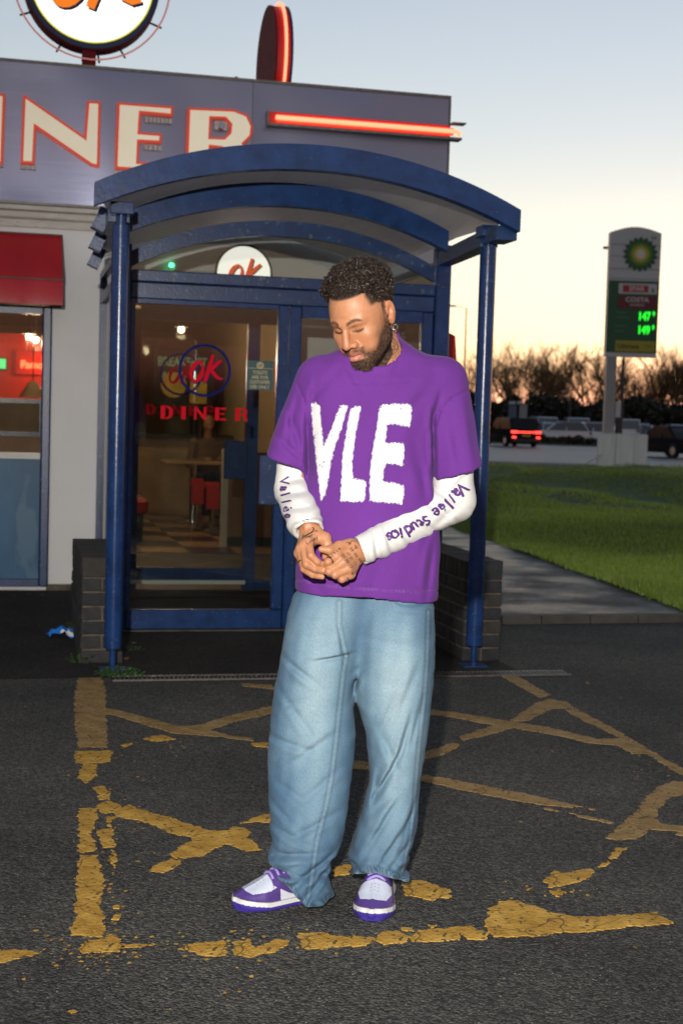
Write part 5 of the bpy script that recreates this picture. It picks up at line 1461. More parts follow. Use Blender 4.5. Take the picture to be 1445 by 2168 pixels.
def attr_mat(name, rough, bump=0.0, bscale=300, sss=0.0, spec=0.4, bstretch=None, var=0.0, vscale=200, vstretch=None, sheen=0.0, bdist=.002):
    m = bpy.data.materials.new(name); m.use_nodes = True
    nt = m.node_tree; b = nt.nodes['Principled BSDF']; L = nt.links
    at = nt.nodes.new('ShaderNodeAttribute'); at.attribute_name = 'col'
    tc = nt.nodes.new('ShaderNodeTexCoord')
    out = at.outputs['Color']
    if var:
        n = nt.nodes.new('ShaderNodeTexNoise'); n.inputs['Scale'].default_value = vscale; n.inputs['Detail'].default_value = 4
        if vstretch:
            mp = nt.nodes.new('ShaderNodeMapping'); mp.inputs['Scale'].default_value = vstretch; L.new(tc.outputs['Object'], mp.inputs[0]); L.new(mp.outputs[0], n.inputs['Vector'])
        else: L.new(tc.outputs['Object'], n.inputs['Vector'])
        r = nt.nodes.new('ShaderNodeValToRGB'); r.color_ramp.elements[0].position = .3; r.color_ramp.elements[1].position = .7
        r.color_ramp.elements[0].color = (1 - var, 1 - var, 1 - var, 1); r.color_ramp.elements[1].color = (1 + var, 1 + var, 1 + var, 1)
        L.new(n.outputs['Fac'], r.inputs['Fac'])
        mx = nt.nodes.new('ShaderNodeMixRGB'); mx.blend_type = 'MULTIPLY'; mx.inputs['Fac'].default_value = 1
        L.new(out, mx.inputs[1]); L.new(r.outputs[0], mx.inputs[2]); out = mx.outputs[0]
    L.new(out, b.inputs['Base Color'])
    b.inputs['Roughness'].default_value = rough; b.inputs['Specular IOR Level'].default_value = spec
    if sheen: b.inputs['Sheen Weight'].default_value = sheen
    if sss:
        b.inputs['Subsurface Weight'].default_value = sss
        b.inputs['Subsurface Radius'].default_value = (1, .35, .2); b.inputs['Subsurface Scale'].default_value = .006
    if bump:
        n = nt.nodes.new('ShaderNodeTexNoise'); n.inputs['Scale'].default_value = bscale; n.inputs['Detail'].default_value = 3
        if bstretch:
            mp = nt.nodes.new('ShaderNodeMapping'); mp.inputs['Scale'].default_value = bstretch; L.new(tc.outputs['Object'], mp.inputs[0]); L.new(mp.outputs[0], n.inputs['Vector'])
        else: L.new(tc.outputs['Object'], n.inputs['Vector'])
        bp = nt.nodes.new('ShaderNodeBump'); bp.inputs['Strength'].default_value = bump; bp.inputs['Distance'].default_value = bdist
        L.new(n.outputs['Fac'], bp.inputs['Height']); L.new(bp.outputs[0], b.inputs['Normal'])
    return m
def sstep(x, a, b):
    t = np.clip((x - a) / (b - a), 0, 1); return t * t * (3 - 2 * t)
def wob(P_, seed, f, n=5):            # cheap smooth noise, about -1..1
    r = np.random.default_rng(seed); o = 0
    for i in range(n):
        d = r.normal(size=3); d /= np.linalg.norm(d); d *= f * r.uniform(.6, 1.6)
        o = o + np.sin(P_[0] * d[0] + P_[1] * d[1] + P_[2] * d[2] + r.uniform(0, 6.3))
    return o / n * 1.4
def mixc(c, t, to):
    return c * (1 - t[:, None]) + np.array(to)[None] * t[:, None]

man = thing('person', 'man in purple print t-shirt and wide blue jeans looking down at his hands', 'person', (0.02, 3.86, 0))
MM = MW[man.name]; OFF = np.array(man.location[:])
def mpart(name, me, mats, parent=man, label=None):
    me.transform(MM.inverted())
    for m in (mats if isinstance(mats, list) else [mats]): me.materials.append(m)
    o = bpy.data.objects.new(name, me); COL.objects.link(o); o.parent = parent; MW[o.name] = MM
    if label: o['label'] = label
    return o
def PA(px, py, Y): return np.array(P(px, py, Y)[:])

# ---------------------------------------------------------------- head (built in its own frame: x his left, y back, z up)
HS = 0.983
HY, HP, HR = -0.545, 0.511, -0.092
HO = np.array([0.042, 3.87, 1.583])
HR3 = Matrix.Rotation(HY, 3, 'Z') @ Matrix.Rotation(HP, 3, 'X') @ Matrix.Rotation(HR, 3, 'Y')
HRN = np.array([list(r) for r in HR3])
def h2w(p): return HO + (np.asarray(p) * HS) @ HRN.T
def w2h(p): return (np.asarray(p) - HO) @ HRN / HS
hv = Vol((-.105, -.145, -.165), (.105, .135, .145), .002)
hv.ell((0, .014, .044), (.075, .100, .085))
hv.ell((0, -.028, .012), (.068, .064, .085), .03)
hv.ell((0, -.030, -.050), (.057, .056, .058), .03)
for s in (-1, 1):
    hv.cap((s * .056, .0, -.050), (s * .022, -.072, -.094), .014, .017, .03)
    hv.ell((s * .043, -.062, -.020), (.021, .020, .017), .022)
    hv.ell((s * .036, -.062, -.052), (.022, .020, .022), .022)
hv.ell((0, -.082, -.098), (.022, .016, .017), .02)
hv.cap((-.042, -.073, .0265), (-.012, -.0895, .0245), .009, .010, .013); hv.cap((.042, -.073, .0265), (.012, -.0895, .0245), .009, .010, .013)
hv.cap((-.012, -.0895, .0245), (.012, -.0895, .0245), .009, .009, .012)
for s in (-1, 1): hv.ell((s * .031, -.100, .006), (.017, .018, .0105), .009, cut=True)
for s in (-1, 1): hv.ell((s * .0305, -.0715, .007), (.0155, .0145, .0135), .003)
hv.cap((0, -.091, .026), (0, -.104, -.004), .0070, .0088, .008)
hv.cap((0, -.104, -.004), (0, -.1155, -.031), .0088, .0118, .006)
for s in (-1, 1):
    hv.ell((s * .0165, -.1015, -.0345), (.0088, .0120, .0088), .006)
    hv.ell((s * .0085, -.1075, -.0435), (.0048, .0066, .004), .003, cut=True)
hv.ell((0, -.086, -.052), (.026, .016, .014), .014)                     # muzzle
hv.cap((-.019, -.0875, -.0655), (-.005, -.098, -.0605), .0035, 0.0064, .005); hv.cap((.019, -.0875, -.0655), (.005, -.098, -.0605), .0035, .0058, .005)
hv.cap((-.005, -.098, -.061), (.005, -.098, -.061), .0055, .0055, .004)
hv.cap((-.017, -.0875, -.0715), (-.005, -.0985, -.0755), .0048, .0084, .004); hv.cap((.017, -.0875, -.0715), (.005, -.0985, -.0755), .0048, .0084, .004); hv.cap((-.005, -.0985, -.0755), (.005, -.0985, -.0755), .0084, .0084, .003)
hv.cap((-.018, -.0945, -.0668), (0, -.1055, -.0662), .0016, .0018, .002, cut=True); hv.cap((.018, -.0945, -.0668), (0, -.1055, -.0662), .0016, .0018, .002, cut=True)
for s in (-1, 1):
    er = Matrix.Rotation(s * R(-24), 3, 'Z') @ Matrix.Rotation(R(-12), 3, 'X')
    hv.ell((s * .080, .014, .004), (.0085, .0195, .033), .004, rot=er)
    hv.ell((s * .077, .016, -.021), (.008, .011, .014), .005)
    hv.ell((s * .0905, .013, .010), (.0070, .0125, .0215), .004, cut=True, rot=er)
    hv.ell((s * .0875, .016, .000), (.004, .006, .012), .004, rot=er)
    hv.ell((s * .084, .003, -.004), (.006, .005, .008), .002, cut=True)
# beard gives the chin and jaw some volume
hv.ell((0, -.086, -.112), (.030, .020, .022), .018)
for s in (-1, 1): hv.cap((s * .020, -.078, -.106), (s * .052, -.014, -.066), .0165, .0135, .02)
# neck stub
hv.cap((0, .028, -.03), (0, .055, -.15), .054, .058, .03)
HVt, HFq = hv.mesh()
# ---------------------------------------------------------------- hands
def CX(x, y, Y): return PA(600 + x / 6.57, 1090 + y / 6.57, Y)
hlo = np.minimum(CX(0, 1117, 3.6), CX(0, 0, 3.6)) ; 
lo = np.array([PA(615, 1160, 3.72)[0], 3.615, PA(700, 1245, 3.62)[2]]); hi = np.array([PA(790, 1160, 3.72)[0], 3.80, PA(690, 1095, 3.78)[2]])
gv = Vol(lo, hi, .002)
rw_, lw_ = PA(650, 1108, 3.765), PA(775, 1163, 3.755)
fingers = []
# his right hand (left in the picture): back of hand, four fingers reaching across
Rk = [CX(345, 385, 3.700), CX(285, 430, 3.702), CX(238, 480, 3.708), CX(212, 540, 3.718)]
rwr = CX(385, 225, 3.750)
gv.cap(rw_, rwr, .028, .026)
for i, k_ in enumerate(Rk): gv.cap(rwr + np.array([.012 - .008 * i, .004, -.006]), k_, .0165, .0125, .012)
gv.cap(CX(440, 270, 3.738), CX(560, 330, 3.728), .019, .017, .014)
gv.cap(CX(400, 330, 3.725), CX(300, 430, 3.715), .017, .016, .012)
Rf = [([Rk[0], CX(382, 565, 3.665), CX(470, 655, 3.668), CX(548, 700, 3.682)], (.0118, .0100, .0090, .0074)),
      ([Rk[1], CX(318, 690, 3.668), CX(440, 755, 3.672), CX(568, 788, 3.684)], (.0118, .0102, .0090, .0074)),
      ([Rk[2], CX(282, 755, 3.678), CX(400, 835, 3.682), CX(540, 866, 3.690)], (.0112, .0095, .0085, .0070)),
      ([Rk[3], CX(255, 700, 3.695), CX(330, 800, 3.706), CX(420, 850, 3.712)], (.0100, .0085, .0075, .0062))]
for p, r in Rf: gv.chain(p, r, .006, .003)
gv.chain([CX(575, 330, 3.725), CX(605, 400, 3.716), CX(590, 500, 3.712), CX(575, 585, 3.714)], (.0165, .0135, .011, .0085), .010)
# his left hand: back to the camera, thumb over, fingers curled under
Lk = [CX(745, 575, 3.688), CX(828, 668, 3.684), CX(893, 752, 3.688), CX(930, 825, 3.698)]
lwr = CX(1040, 510, 3.745)
gv.cap(lw_, lwr, .030, .027)
for i, k_ in enumerate(Lk): gv.cap(lwr + np.array([-.004, .002, .013 - .010 * i]), k_, .0175, .0132, .012)
gv.cap(CX(960, 500, 3.728), CX(830, 640, 3.708), .022, .017, .012)
Lf = [([Lk[0], CX(618, 655, 3.668), CX(560, 720, 3.692), CX(590, 760, 3.712)], (.0122, .0105, .0092, .0076)),
      ([Lk[1], CX(630, 790, 3.668), CX(640, 815, 3.700), CX(700, 800, 3.720)], (.0124, .0108, .0095, .0078)),
      ([Lk[2], CX(715, 838, 3.672), CX(720, 850, 3.702), CX(770, 830, 3.722)], (.0116, .0100, .0088, .0072)),
      ([Lk[3], CX(812, 900, 3.682), CX(790, 900, 3.708), CX(830, 880, 3.724)], (.0104, .0092, .0080, .0066))]
for p, r in Lf: gv.chain(p, r, .006, .003)
gv.chain([CX(930, 420, 3.722), CX(770, 440, 3.698), CX(640, 492, 3.678), CX(525, 478, 3.672)], (.0185, .0145, .0118, .0088), .010, .005)
for k_ in Lk + Rk: gv.ell(k_ + np.array([0, -.003, .002]), .0125, .006)
GV, GF = gv.mesh()
# ---------------------------------------------------------------- one continuous body: head, neck, trunk, arms, hands, legs
bvol = Vol((-.30, 3.56, .0), (.46, 4.10, 1.50), .012)
NB = np.array([.085, 3.925, 1.40])
bvol.cap(h2w((0, .05, -.12)), NB, .055, .062)
bvol.cap(NB + np.array([-.10, .01, -.05]), NB + np.array([.11, .01, -.05]), .058, .058, .05)
bvol.ell((.072, 3.925, 1.20), (.15, .095, .26), .06)
bvol.ell((.055, 3.915, .93), (.145, .095, .16), .06)
TOE_A, TOE_B = G(497, 1926), G(783, 1949)
DIR_A, DIR_B = np.array([-.880, -.475, 0]), np.array([-.130, -.991, 0])
HEEL_A = np.array([TOE_A.x, TOE_A.y + .008, 0]) - DIR_A * .268; HEEL_B = np.array([TOE_B.x + .003, TOE_B.y, 0]) - DIR_B * .285
ANK_A, ANK_B = HEEL_A + DIR_A * .075 + np.array([0, 0, .10]), HEEL_B + DIR_B * .075 + np.array([0, 0, .10])
SHR, SHL = PA(668, 806, 3.93), PA(945, 812, 3.93)
ELR, ELL = PA(622, 1040, 3.935), PA(960, 1064, 3.915)
for a, e, w_ in ((SHR, ELR, rw_), (SHL, ELL, lw_)):
    bvol.cap(a, e, .050, .040, .03); bvol.cap(e, w_, .040, .027, .02)
    bvol.cap(w_, w_ + (w_ - e) * .12, .025, .022, .01)
for a, k_, f_ in ((PA(680, 1330, 3.90), PA(650, 1610, 3.86), ANK_A), (PA(830, 1330, 3.91), PA(833, 1610, 3.89), ANK_B)):
    bvol.cap(a, k_, .080, .056, .04); bvol.cap(k_, f_, .055, .030, .03)
BV, BF = bvol.mesh()
allV = np.concatenate([h2w(HVt), GV, BV]); allF = np.concatenate([HFq, GF + len(HVt), BF + len(HVt) + len(GV)])
tmp = np_mesh('tmp', allV, allF)
to = bpy.data.objects.new('tmp', tmp); COL.objects.link(to)
rm = to.modifiers.new('r', 'REMESH'); rm.mode = 'VOXEL'; rm.voxel_size = .0024; rm.use_smooth_shade = True
sm_ = to.modifiers.new('s', 'SMOOTH'); sm_.factor = .35; sm_.iterations = 1
dg = bpy.context.evaluated_depsgraph_get()
ev = to.evaluated_get(dg).to_mesh()
nv = len(ev.vertices); V = np.empty(nv * 3, np.float32); ev.vertices.foreach_get('co', V); V = V.reshape(-1, 3)
LS = np.empty(len(ev.polygons), np.int32); ev.polygons.foreach_get('loop_start', LS)
LI = np.empty(len(ev.loops), np.int32); ev.loops.foreach_get('vertex_index', LI)
BFQ = LI.reshape(-1, 4) if len(LI) == 4 * len(LS) else None
to.to_mesh_clear(); bpy.data.objects.remove(to); bpy.data.meshes.remove(tmp)
# skin colours, in head coordinates
q = w2h(V); x, y, z = q.T; ax_ = np.abs(x)
skin = np.array([0.50, 0.225, 0.112])
C = np.repeat(skin[None], nv, 0) * (1 + .07 * wob(q.T * 1, 3, 60) + .05 * wob(q.T, 17, 420) + .05 * wob(q.T, 18, 900))[:, None]
inhead = (z > -.16) & (np.abs(x) < .12) & (y < .14) & (np.linalg.norm(q, axis=1) < .21)
nose = np.exp(-((x / .022) ** 2 + ((z + .028) / .02) ** 2 + ((y + .11) / .03) ** 2)); C = mixc(C, nose * .35, (0.50, 0.17, 0.09))
cheek = np.exp(-(((ax_ - .042) / .02) ** 2 + ((z + .028) / .022) ** 2)) * (y < -.03); C = mixc(C, cheek * .22, (0.52, 0.18, 0.085))
socket_shade = np.exp(-(((ax_ - .031) / .017) ** 2 + ((z - .007) / .012) ** 2)) * (y < -.05); C = mixc(C, socket_shade * .35, (0.30, 0.115, 0.055))  # shade of the eye sockets painted into the skin
# lips
lipw = np.clip(1 - (ax_ / .0235) ** 2, 0, 1) ** .5
up = (z > -.0665) & (z < -.0665 + .0105 * lipw) & (y < -.078); dn_ = (z <= -.0655) & (z > -.0665 - .0175 * lipw) & (y < -.078)
C[up] = C[up] * .25 + np.array([.40, .13, .095]) * .75; C[dn_] = C[dn_] * .2 + np.array([.52, .19, .155]) * .8
crease = np.exp(-((z + .0664) / .0016) ** 2) * (ax_ < .021) * (y < -.078); C = mixc(C, crease * .8, (.10, .025, .02))  # shade of the mouth slit painted as a dark line
# brows and lash lines
bz = .0255 + .006 * np.sin(np.clip((ax_ - .010) / .042, 0, 1) * 2.4) - .004 * np.clip((ax_ - .036) / .015, 0, 1)
bw = .0056 * (1 - .55 * np.clip((ax_ - .030) / .022, 0, 1))
brow = np.exp(-((z - bz) / bw) ** 4) * sstep(ax_, .0095, .014) * (1 - sstep(ax_, .047, .054)) * (y < -.04); C = mixc(C, brow * .95 * (.8 + .2 * wob(q.T, 8, 900)), (.016, .009, .006))
lz = .0012 - .0035 * np.sin(np.clip((ax_ - .016) / .030, 0, 1) * math.pi)
lash = np.exp(-((z - lz) / .0032) ** 2) * sstep(ax_, .013, .018) * (1 - sstep(ax_, .045, .050)) * (y < -.05); C = mixc(C, lash * .95, (.012, .008, .007))
lid_shade = np.exp(-((z - .0125) / .0017) ** 2) * sstep(ax_, .016, .021) * (1 - sstep(ax_, .043, .049)) * (y < -.05); C = mixc(C, lid_shade * .6, (.20, .07, .035))  # shade in the eyelid fold painted into the skin
nostril = np.exp(-(((ax_ - .0078) / .0045) ** 2 + ((z + .040) / .003) ** 2)) * (y < -.095); C = mixc(C, nostril * .85, (.05, .018, .012))  # dark of the nostrils painted in as well as hollowed
# beard, moustache, sideburns, dark stubble on the scalp
hairc = (.022, .013, .009)
st_ = wob(q.T, 21, 1100) * .5 + wob(q.T, 22, 520) * .5
chk = -.012 - .046 * np.clip((-.012 - y) / .058, 0, 1) ** 1.35               # cheek line falls towards the mouth
jawb = sstep(chk - z, -.012, .022) * (y > -.085) * (y < .016) * (z > -.135 + .35 * np.clip(y + .03, 0, .1))
side = sstep(y, -.014, -.004) * (1 - sstep(y, .004, .012)) * (z > -.03) * (z < .055) * (ax_ > .05) * .75
chin_ = sstep(-.080 - z, -.004, .004) * (y < -.04) * (1 - sstep(y, -.02, .01)) * (z > -.15)
corner = np.exp(-(((ax_ - .029) / .008) ** 2)) * (z < -.045) * (z > -.09) * (y < -.055) * .75
mous = np.exp(-((z + .0530 + .10 * np.clip(ax_ - .012, 0, 1)) / .0058) ** 2) * (1 - sstep(ax_, .028, .036)) * (y < -.075) * .72 * (.45 + .55 * sstep(ax_, .002, .007))
soul = np.exp(-((ax_ / .009) ** 2)) * (z < -.081) * (z > -.095) * (y < -.075)
dens = np.clip(np.maximum.reduce([jawb * .93, side, chin_ * .97, corner, mous, soul * .8]), 0, 1) * inhead
dens = np.clip(dens * (1 + .22 * st_), 0, 1); C = mixc(C, dens * .96, hairc)
HLINE = lambda x_, y_: .088 - .006 * (np.abs(x_) / .05) ** 2                   # front hairline height
fade = inhead * np.clip(np.maximum(sstep(z, .084, .090) * (y < -.01), 0), 0, 1)
scalp = inhead * np.maximum(fade, np.maximum(sstep(y, .000, .016) * sstep(z, .020, .052), sstep(y, .03, .05) * sstep(z, -.06, .0) * .9)) * (1 - np.exp(-(((ax_ - .085) / .012) ** 2 + ((y - .014) / .03) ** 2 + (z / .03) ** 2)))
scalp = np.maximum(scalp, inhead * sstep(ax_, .052, .060) * sstep(z, .044, .056) * sstep(y, -.052, -.036))
ear_ = (ax_ > .0795) & (y > -.012) & (y < .04) & (np.abs(z) < .045)
scalp[ear_] = 0; C[ear_ & inhead] = skin * np.array([1.05, .92, .9])
C = mixc(C, np.clip(scalp, 0, 1) * .95, hairc)
# neck tattoo: loose dark linework on his left side of the neck
ntk = (z < -.045) & (y > .0) & (x > .02) & (z > -.19)
tl_ = np.abs(np.sin(y * 260 + 2.2 * np.sin(z * 190) + x * 90)) * np.abs(np.sin(z * 210 + 2 * np.sin(y * 170)))
C = np.where((ntk & (tl_ < .10) & (dens < .3))[:, None], C * .45 + np.array([.02, .025, .03]), C)
# hands: paler nails, redder knuckles, grey ink veil on the backs
hm = (V[:, 2] < 1.12) & (V[:, 2] > .86) & (V[:, 1] < 3.76)
for k_ in Lk + Rk + [p[0][1] for p in Lf + Rf]:
    d2 = np.linalg.norm(V - (k_ + np.array([0, -.008, 0])), axis=1); C = mixc(C, np.exp(-(d2 / .009) ** 2) * .3, (.50, .18, .10))
for tip, prev in [(p[0][3], p[0][2]) for p in Rf[:3]] + [(CX(525, 472, 3.664), CX(640, 492, 3.678))]:
    dr_ = (tip - prev) / np.linalg.norm(tip - prev)
    c_ = tip - dr_ * .002 + np.array([0, -.006, .003]); d2 = np.linalg.norm(V - c_, axis=1)
    C = mixc(C, np.exp(-(d2 / .0052) ** 4) * .65, (.66, .38, .28))
M['skin'] = attr_mat('skin', .40, bump=.6, bscale=420, sss=.12, spec=.42, bdist=.0012)
M['skin'].node_tree.links.new(next(n for n in M['skin'].node_tree.nodes if n.type == 'ATTRIBUTE').outputs['Alpha'], M['skin'].node_tree.nodes['Principled BSDF'].inputs['Roughness'])
rough_ = .40 + .5 * np.maximum.reduce([np.clip(scalp, 0, 1), dens, brow * inhead, ((z < -.045) & (y > -.03) & inhead) * .8]) + .06 * wob(q.T, 71, 160)
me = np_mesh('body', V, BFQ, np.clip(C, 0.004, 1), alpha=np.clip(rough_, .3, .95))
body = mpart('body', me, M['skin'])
body_bvh = BVHTree.FromPolygons(V.tolist(), BFQ.tolist())
BD = Vector((0.0, 1.0, 0.0))
def project(mb_v, mb_f, bvh, off, maxd=.6, d=None):
    """lay flat print onto a surface: each vertex slides along the view axis of the print until it lands"""
    vs, ok = [], []
    for p in mb_v:
        h = bvh.ray_cast(Vector(p), d or BD, maxd)
        if h[0] is None: vs.append(p); ok.append(False)
        else:
            n_ = h[1] if h[1].dot(d or BD) < 0 else -h[1]
            vs.append((h[0] + n_ * off)[:]); ok.append(True)
    return vs, [f for f in mb_f if all(ok[i] for i in f)]
def subdiv(v, f, L_):
    bm = bmesh.new()
    bv = [bm.verts.new(p) for p in v]
    for q_ in f:
        try: bm.faces.new([bv[i] for i in q_])
        except ValueError: pass
    bmesh.ops.triangulate(bm, faces=bm.faces[:])
    for _ in range(5):
        e = [e for e in bm.edges if e.calc_length() > L_]
        if not e: break
        bmesh.ops.subdivide_edges(bm, edges=e, cuts=1)
        bmesh.ops.triangulate(bm, faces=[f for f in bm.faces if len(f.verts) > 3])
    bm.verts.index_update()
    o = ([v.co[:] for v in bm.verts], [[v.index for v in f.verts] for f in bm.faces]); bm.free(); return o
# ---------------------------------------------------------------- jeans
def rows(tab, Yf):
    """tab rows: (py, pxl, pxr) -> arrays over z (ascending): z, cx, half width, yc, ry"""
    o = []
    for py, xl_, xr__ in tab:
        Yc, ry = Yf(py)
        a, b = PA(xl_, py, Yc), PA(xr__, py, Yc)
        o.append(((a[2] + b[2]) / 2, (a[0] + b[0]) / 2, (b[0] - a[0]) / 2, Yc, ry))
    return np.array(sorted(o)).T
def lerpY(tab):
    ys = [t[0] for t in tab]
    return lambda py: (float(np.interp(py, ys, [t[1] for t in tab])), float(np.interp(py, ys, [t[2] for t in tab])))
legA = rows([(1215, 650, 790), (1236, 640, 790), (1262, 620, 790), (1300, 609, 776), (1350, 600, 764), (1400, 593, 757), (1450, 583, 751), (1490, 576, 748), (1550, 570, 752), (1600, 566, 749), (1650, 566, 744), (1700, 568, 737), (1750, 572, 729), (1785, 577, 720), (1800, 570, 712), (1812, 562, 706), (1835, 556, 699), (1860, 555, 702), (1890, 558, 706), (1925, 560, 706)],
            lerpY([(1215, 3.905, .095), (1250, 3.905, .100), (1300, 3.90, .118), (1400, 3.89, .12), (1500, 3.88, .108), (1650, 3.86, .102), (1780, 3.82, .105), (1860, 3.79, .105), (1925, 3.785, .11)]))
legB = rows([(1215, 750, 900), (1250, 748, 906), (1280, 750, 919), (1300, 752, 919), (1350, 753, 920), (1400, 752, 920), (1450, 750, 917), (1490, 755, 912), (1550, 773, 905), (1600, 779, 898), (1650, 783, 890), (1700, 770, 885), (1750, 757, 879), (1785, 747, 869), (1805, 741, 862), (1830, 742, 861), (1860, 746, 863), (1890, 748, 865), (1925, 748, 866)],
            lerpY([(1215, 3.905, .095), (1250, 3.905, .100), (1300, 3.905, .118), (1400, 3.90, .12), (1500, 3.90, .108), (1650, 3.89, .10), (1780, 3.865, .10), (1860, 3.845, .10), (1925, 3.84, .105)]))
jv = Vol((-.30, 3.62, .0), (.36, 4.08, 1.0), .0042)
X, Y = jv.ax[0][:, None], jv.ax[1][None, :]
def crease_set(items, Yd):
    out = []
    for x0, y0, x1, y1, amp, w_ in items:
        a, b = PA(x0, y0, Yd), PA(x1, y1, Yd); out.append((a[0], a[2], b[0], b[2], amp, w_))
    return out
def creases(cs, X_, Z_, kw=1.0):
    o = 0
    for ax0, az0, bx0, bz0, amp, w_ in cs:
        w_ = w_ * kw
        dx, dz = bx0 - ax0, bz0 - az0; LL = dx * dx + dz * dz
        t = ((X_ - ax0) * dx + (Z_ - az0) * dz) / LL; tc = np.clip(t, 0, 1)
        sd = ((X_ - ax0) * dz - (Z_ - az0) * dx) / math.sqrt(LL)
        d2 = (X_ - ax0 - tc * dx) ** 2 + (Z_ - az0 - tc * dz) ** 2
        env = np.exp(-d2 / (3.2 * w_) ** 2) * (.35 + .65 * np.sin(math.pi * np.clip(tc * .9 + .05, 0, 1)))
        o = o + env * amp * (np.exp(-(sd / w_) ** 2) - .75 * np.exp(-((sd - 1.9 * w_) / (1.3 * w_)) ** 2))
    return o
JC = crease_set([(735, 1387, 672, 1396, .012, .006), (612, 1405, 662, 1440, .007, .010), (605, 1480, 665, 1560, .005, .012), (580, 1565, 660, 1585, .005, .010), (700, 1555, 620, 1610, .005, .012), (590, 1500, 640, 1480, .004, .010),
                 (868, 1525, 845, 1600, .010, .010), (850, 1590, 796, 1690, .011, .009), (893, 1490, 868, 1580, .005, .009), (800, 1640, 790, 1700, .006, .008), (835, 1700, 775, 1800, .007, .010), (862, 1740, 800, 1830, .008, .010),
                 (585, 1745, 650, 1770, .006, .010), (575, 1800, 660, 1790, .009, .010), (570, 1818, 650, 1835, .010, .008), (640, 1840, 700, 1800, .009, .010), (655, 1870, 690, 1830, .008, .008), (750, 1835, 800, 1865, .009, .008), (790, 1860, 860, 1855, .008, .008), (880, 1700, 850, 1780, .006, .009),
                 (720, 1340, 728, 1400, .005, .006), (640, 1690, 700, 1640, .005, .012), (600, 1660, 660, 1700, .005, .013), (620, 1760, 700, 1720, .007, .011), (580, 1700, 620, 1730, .004, .010), (835, 1480, 800, 1560, .004, .013), (880, 1420, 850, 1500, .004, .013), (810, 1560, 845, 1640, .005, .012), (780, 1730, 830, 1680, .005, .010), (820, 1840, 862, 1790, .006, .009), (760, 1420, 800, 1400, .003, .010), (748, 1470, 758, 1440, .008, .007), (830, 1290, 905, 1300, .003, .008), (640, 1300, 700, 1310, .003, .012), (760, 1350, 880, 1370, .0025, .014), (640, 1350, 690, 1345, .003, .010)], 3.80)
hemA = (PA(553, 1856, 3.74), PA(640, 1908, 3.69), PA(690, 1906, 3.78)); 
for k in range(len(jv.ax[2])):
    z_ = float(jv.ax[2][k]); ds_ = []
    for L_ in (legA, legB):
        cx, rx, yc, ry = (float(np.interp(z_, L_[0], L_[i])) for i in (1, 2, 3, 4))
        u_, v_ = (X - cx) / rx, (Y - yc) / ry
        rr = (np.abs(u_) ** 2.25 + np.abs(v_) ** 2.25) ** (1 / 2.25)
        ds_.append((rr - 1) * min(rx, ry) * .95)
    kk = .03 if z_ > .60 else (.012 if z_ > .52 else .004)
    a_, b_ = ds_
    hh = np.clip(.5 + .5 * (b_ - a_) / kk, 0, 1); d = b_ + (a_ - b_) * hh - kk * hh * (1 - hh)
    low_ = float(sstep(np.array(.30 - z_), 0, .2)); Pn = (X, Y * .8, z_)
    d = d + .0028 * wob((X, Y, z_ * 1.0), 5, 26) * (.6 + low_) + .0024 * wob((X * .7, Y, z_ * 1.6), 6, 75) * (.4 + .8 * low_)
    d = d + .0050 * low_ * np.sin(z_ * 120 + 3 * np.sin(X * 40) + Y * 25) * sstep(np.array(.16 - z_), 0, .06)
    front = sstep(3.90 - Y, -.02, .05)
    d = d + 1.45 * creases(JC, X, z_, .78) * front
    # seams: fly, inseam and the stitched hem
    jv.D[:, :, k] = d
zz = jv.ax[2][None, None, :]; XX = jv.ax[0][:, None, None]; YY = jv.ax[1][None, :, None]
# hems: each leg is cut along its own slanting edge, and hollowed a little
xA0, xB0 = PA(562, 1850, 3.74)[0], PA(795, 1850, 3.76)[0]
def hemA_(x_, y_): return np.clip(.120 - .98 * (x_ - xA0) + .15 * np.maximum(3.72 - y_, 0), 0.017, .12) + .003 * np.sin(x_ * 32 + y_ * 20)
def hemB_(x_, y_): return np.clip(.092 - .30 * np.maximum(x_ - xB0, 0) - .10 * np.maximum(xB0 - x_, 0) + .34 * (3.76 - y_), .016, .100) + .002 * np.sin(x_ * 35 + y_ * 25)
hA, hB = hemA_(XX, YY), hemB_(XX, YY)
mid = PA(716, 1850, 3.8)[0]
hem_h = np.where(XX < mid, hA, hB)
dh = hem_h - zz
inner = jv.D + .012
jv.D = np.maximum(jv.D, dh)
jv.D = np.maximum(jv.D, -np.maximum(inner, zz - (hem_h + .03)))
for a_ in range(3): jv.D = ((np.roll(jv.D, 1, a_) + np.roll(jv.D, -1, a_) + 2 * jv.D) / 4).astype(np.float32)
wz = PA(760, 1236, 3.9)[2]
jv.D = np.maximum(jv.D, zz - wz).astype(np.float32)
JV, JF = jv.mesh()
x, y, z = JV.T
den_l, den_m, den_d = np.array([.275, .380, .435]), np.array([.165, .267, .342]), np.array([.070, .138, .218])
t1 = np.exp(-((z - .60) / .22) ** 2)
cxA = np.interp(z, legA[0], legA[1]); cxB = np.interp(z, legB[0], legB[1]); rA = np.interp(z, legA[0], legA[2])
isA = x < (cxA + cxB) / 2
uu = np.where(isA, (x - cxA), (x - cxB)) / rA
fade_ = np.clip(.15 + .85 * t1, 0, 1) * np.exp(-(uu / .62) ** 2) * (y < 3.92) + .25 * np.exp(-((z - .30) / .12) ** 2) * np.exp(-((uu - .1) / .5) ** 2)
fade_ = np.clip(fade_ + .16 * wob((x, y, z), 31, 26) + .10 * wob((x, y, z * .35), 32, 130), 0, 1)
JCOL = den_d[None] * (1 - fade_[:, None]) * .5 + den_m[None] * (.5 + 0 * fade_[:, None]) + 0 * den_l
JCOL = np.where(fade_[:, None] > .5, den_m + (den_l - den_m) * (fade_[:, None] - .5) * 2, den_d + (den_m - den_d) * (fade_[:, None]) * 2)
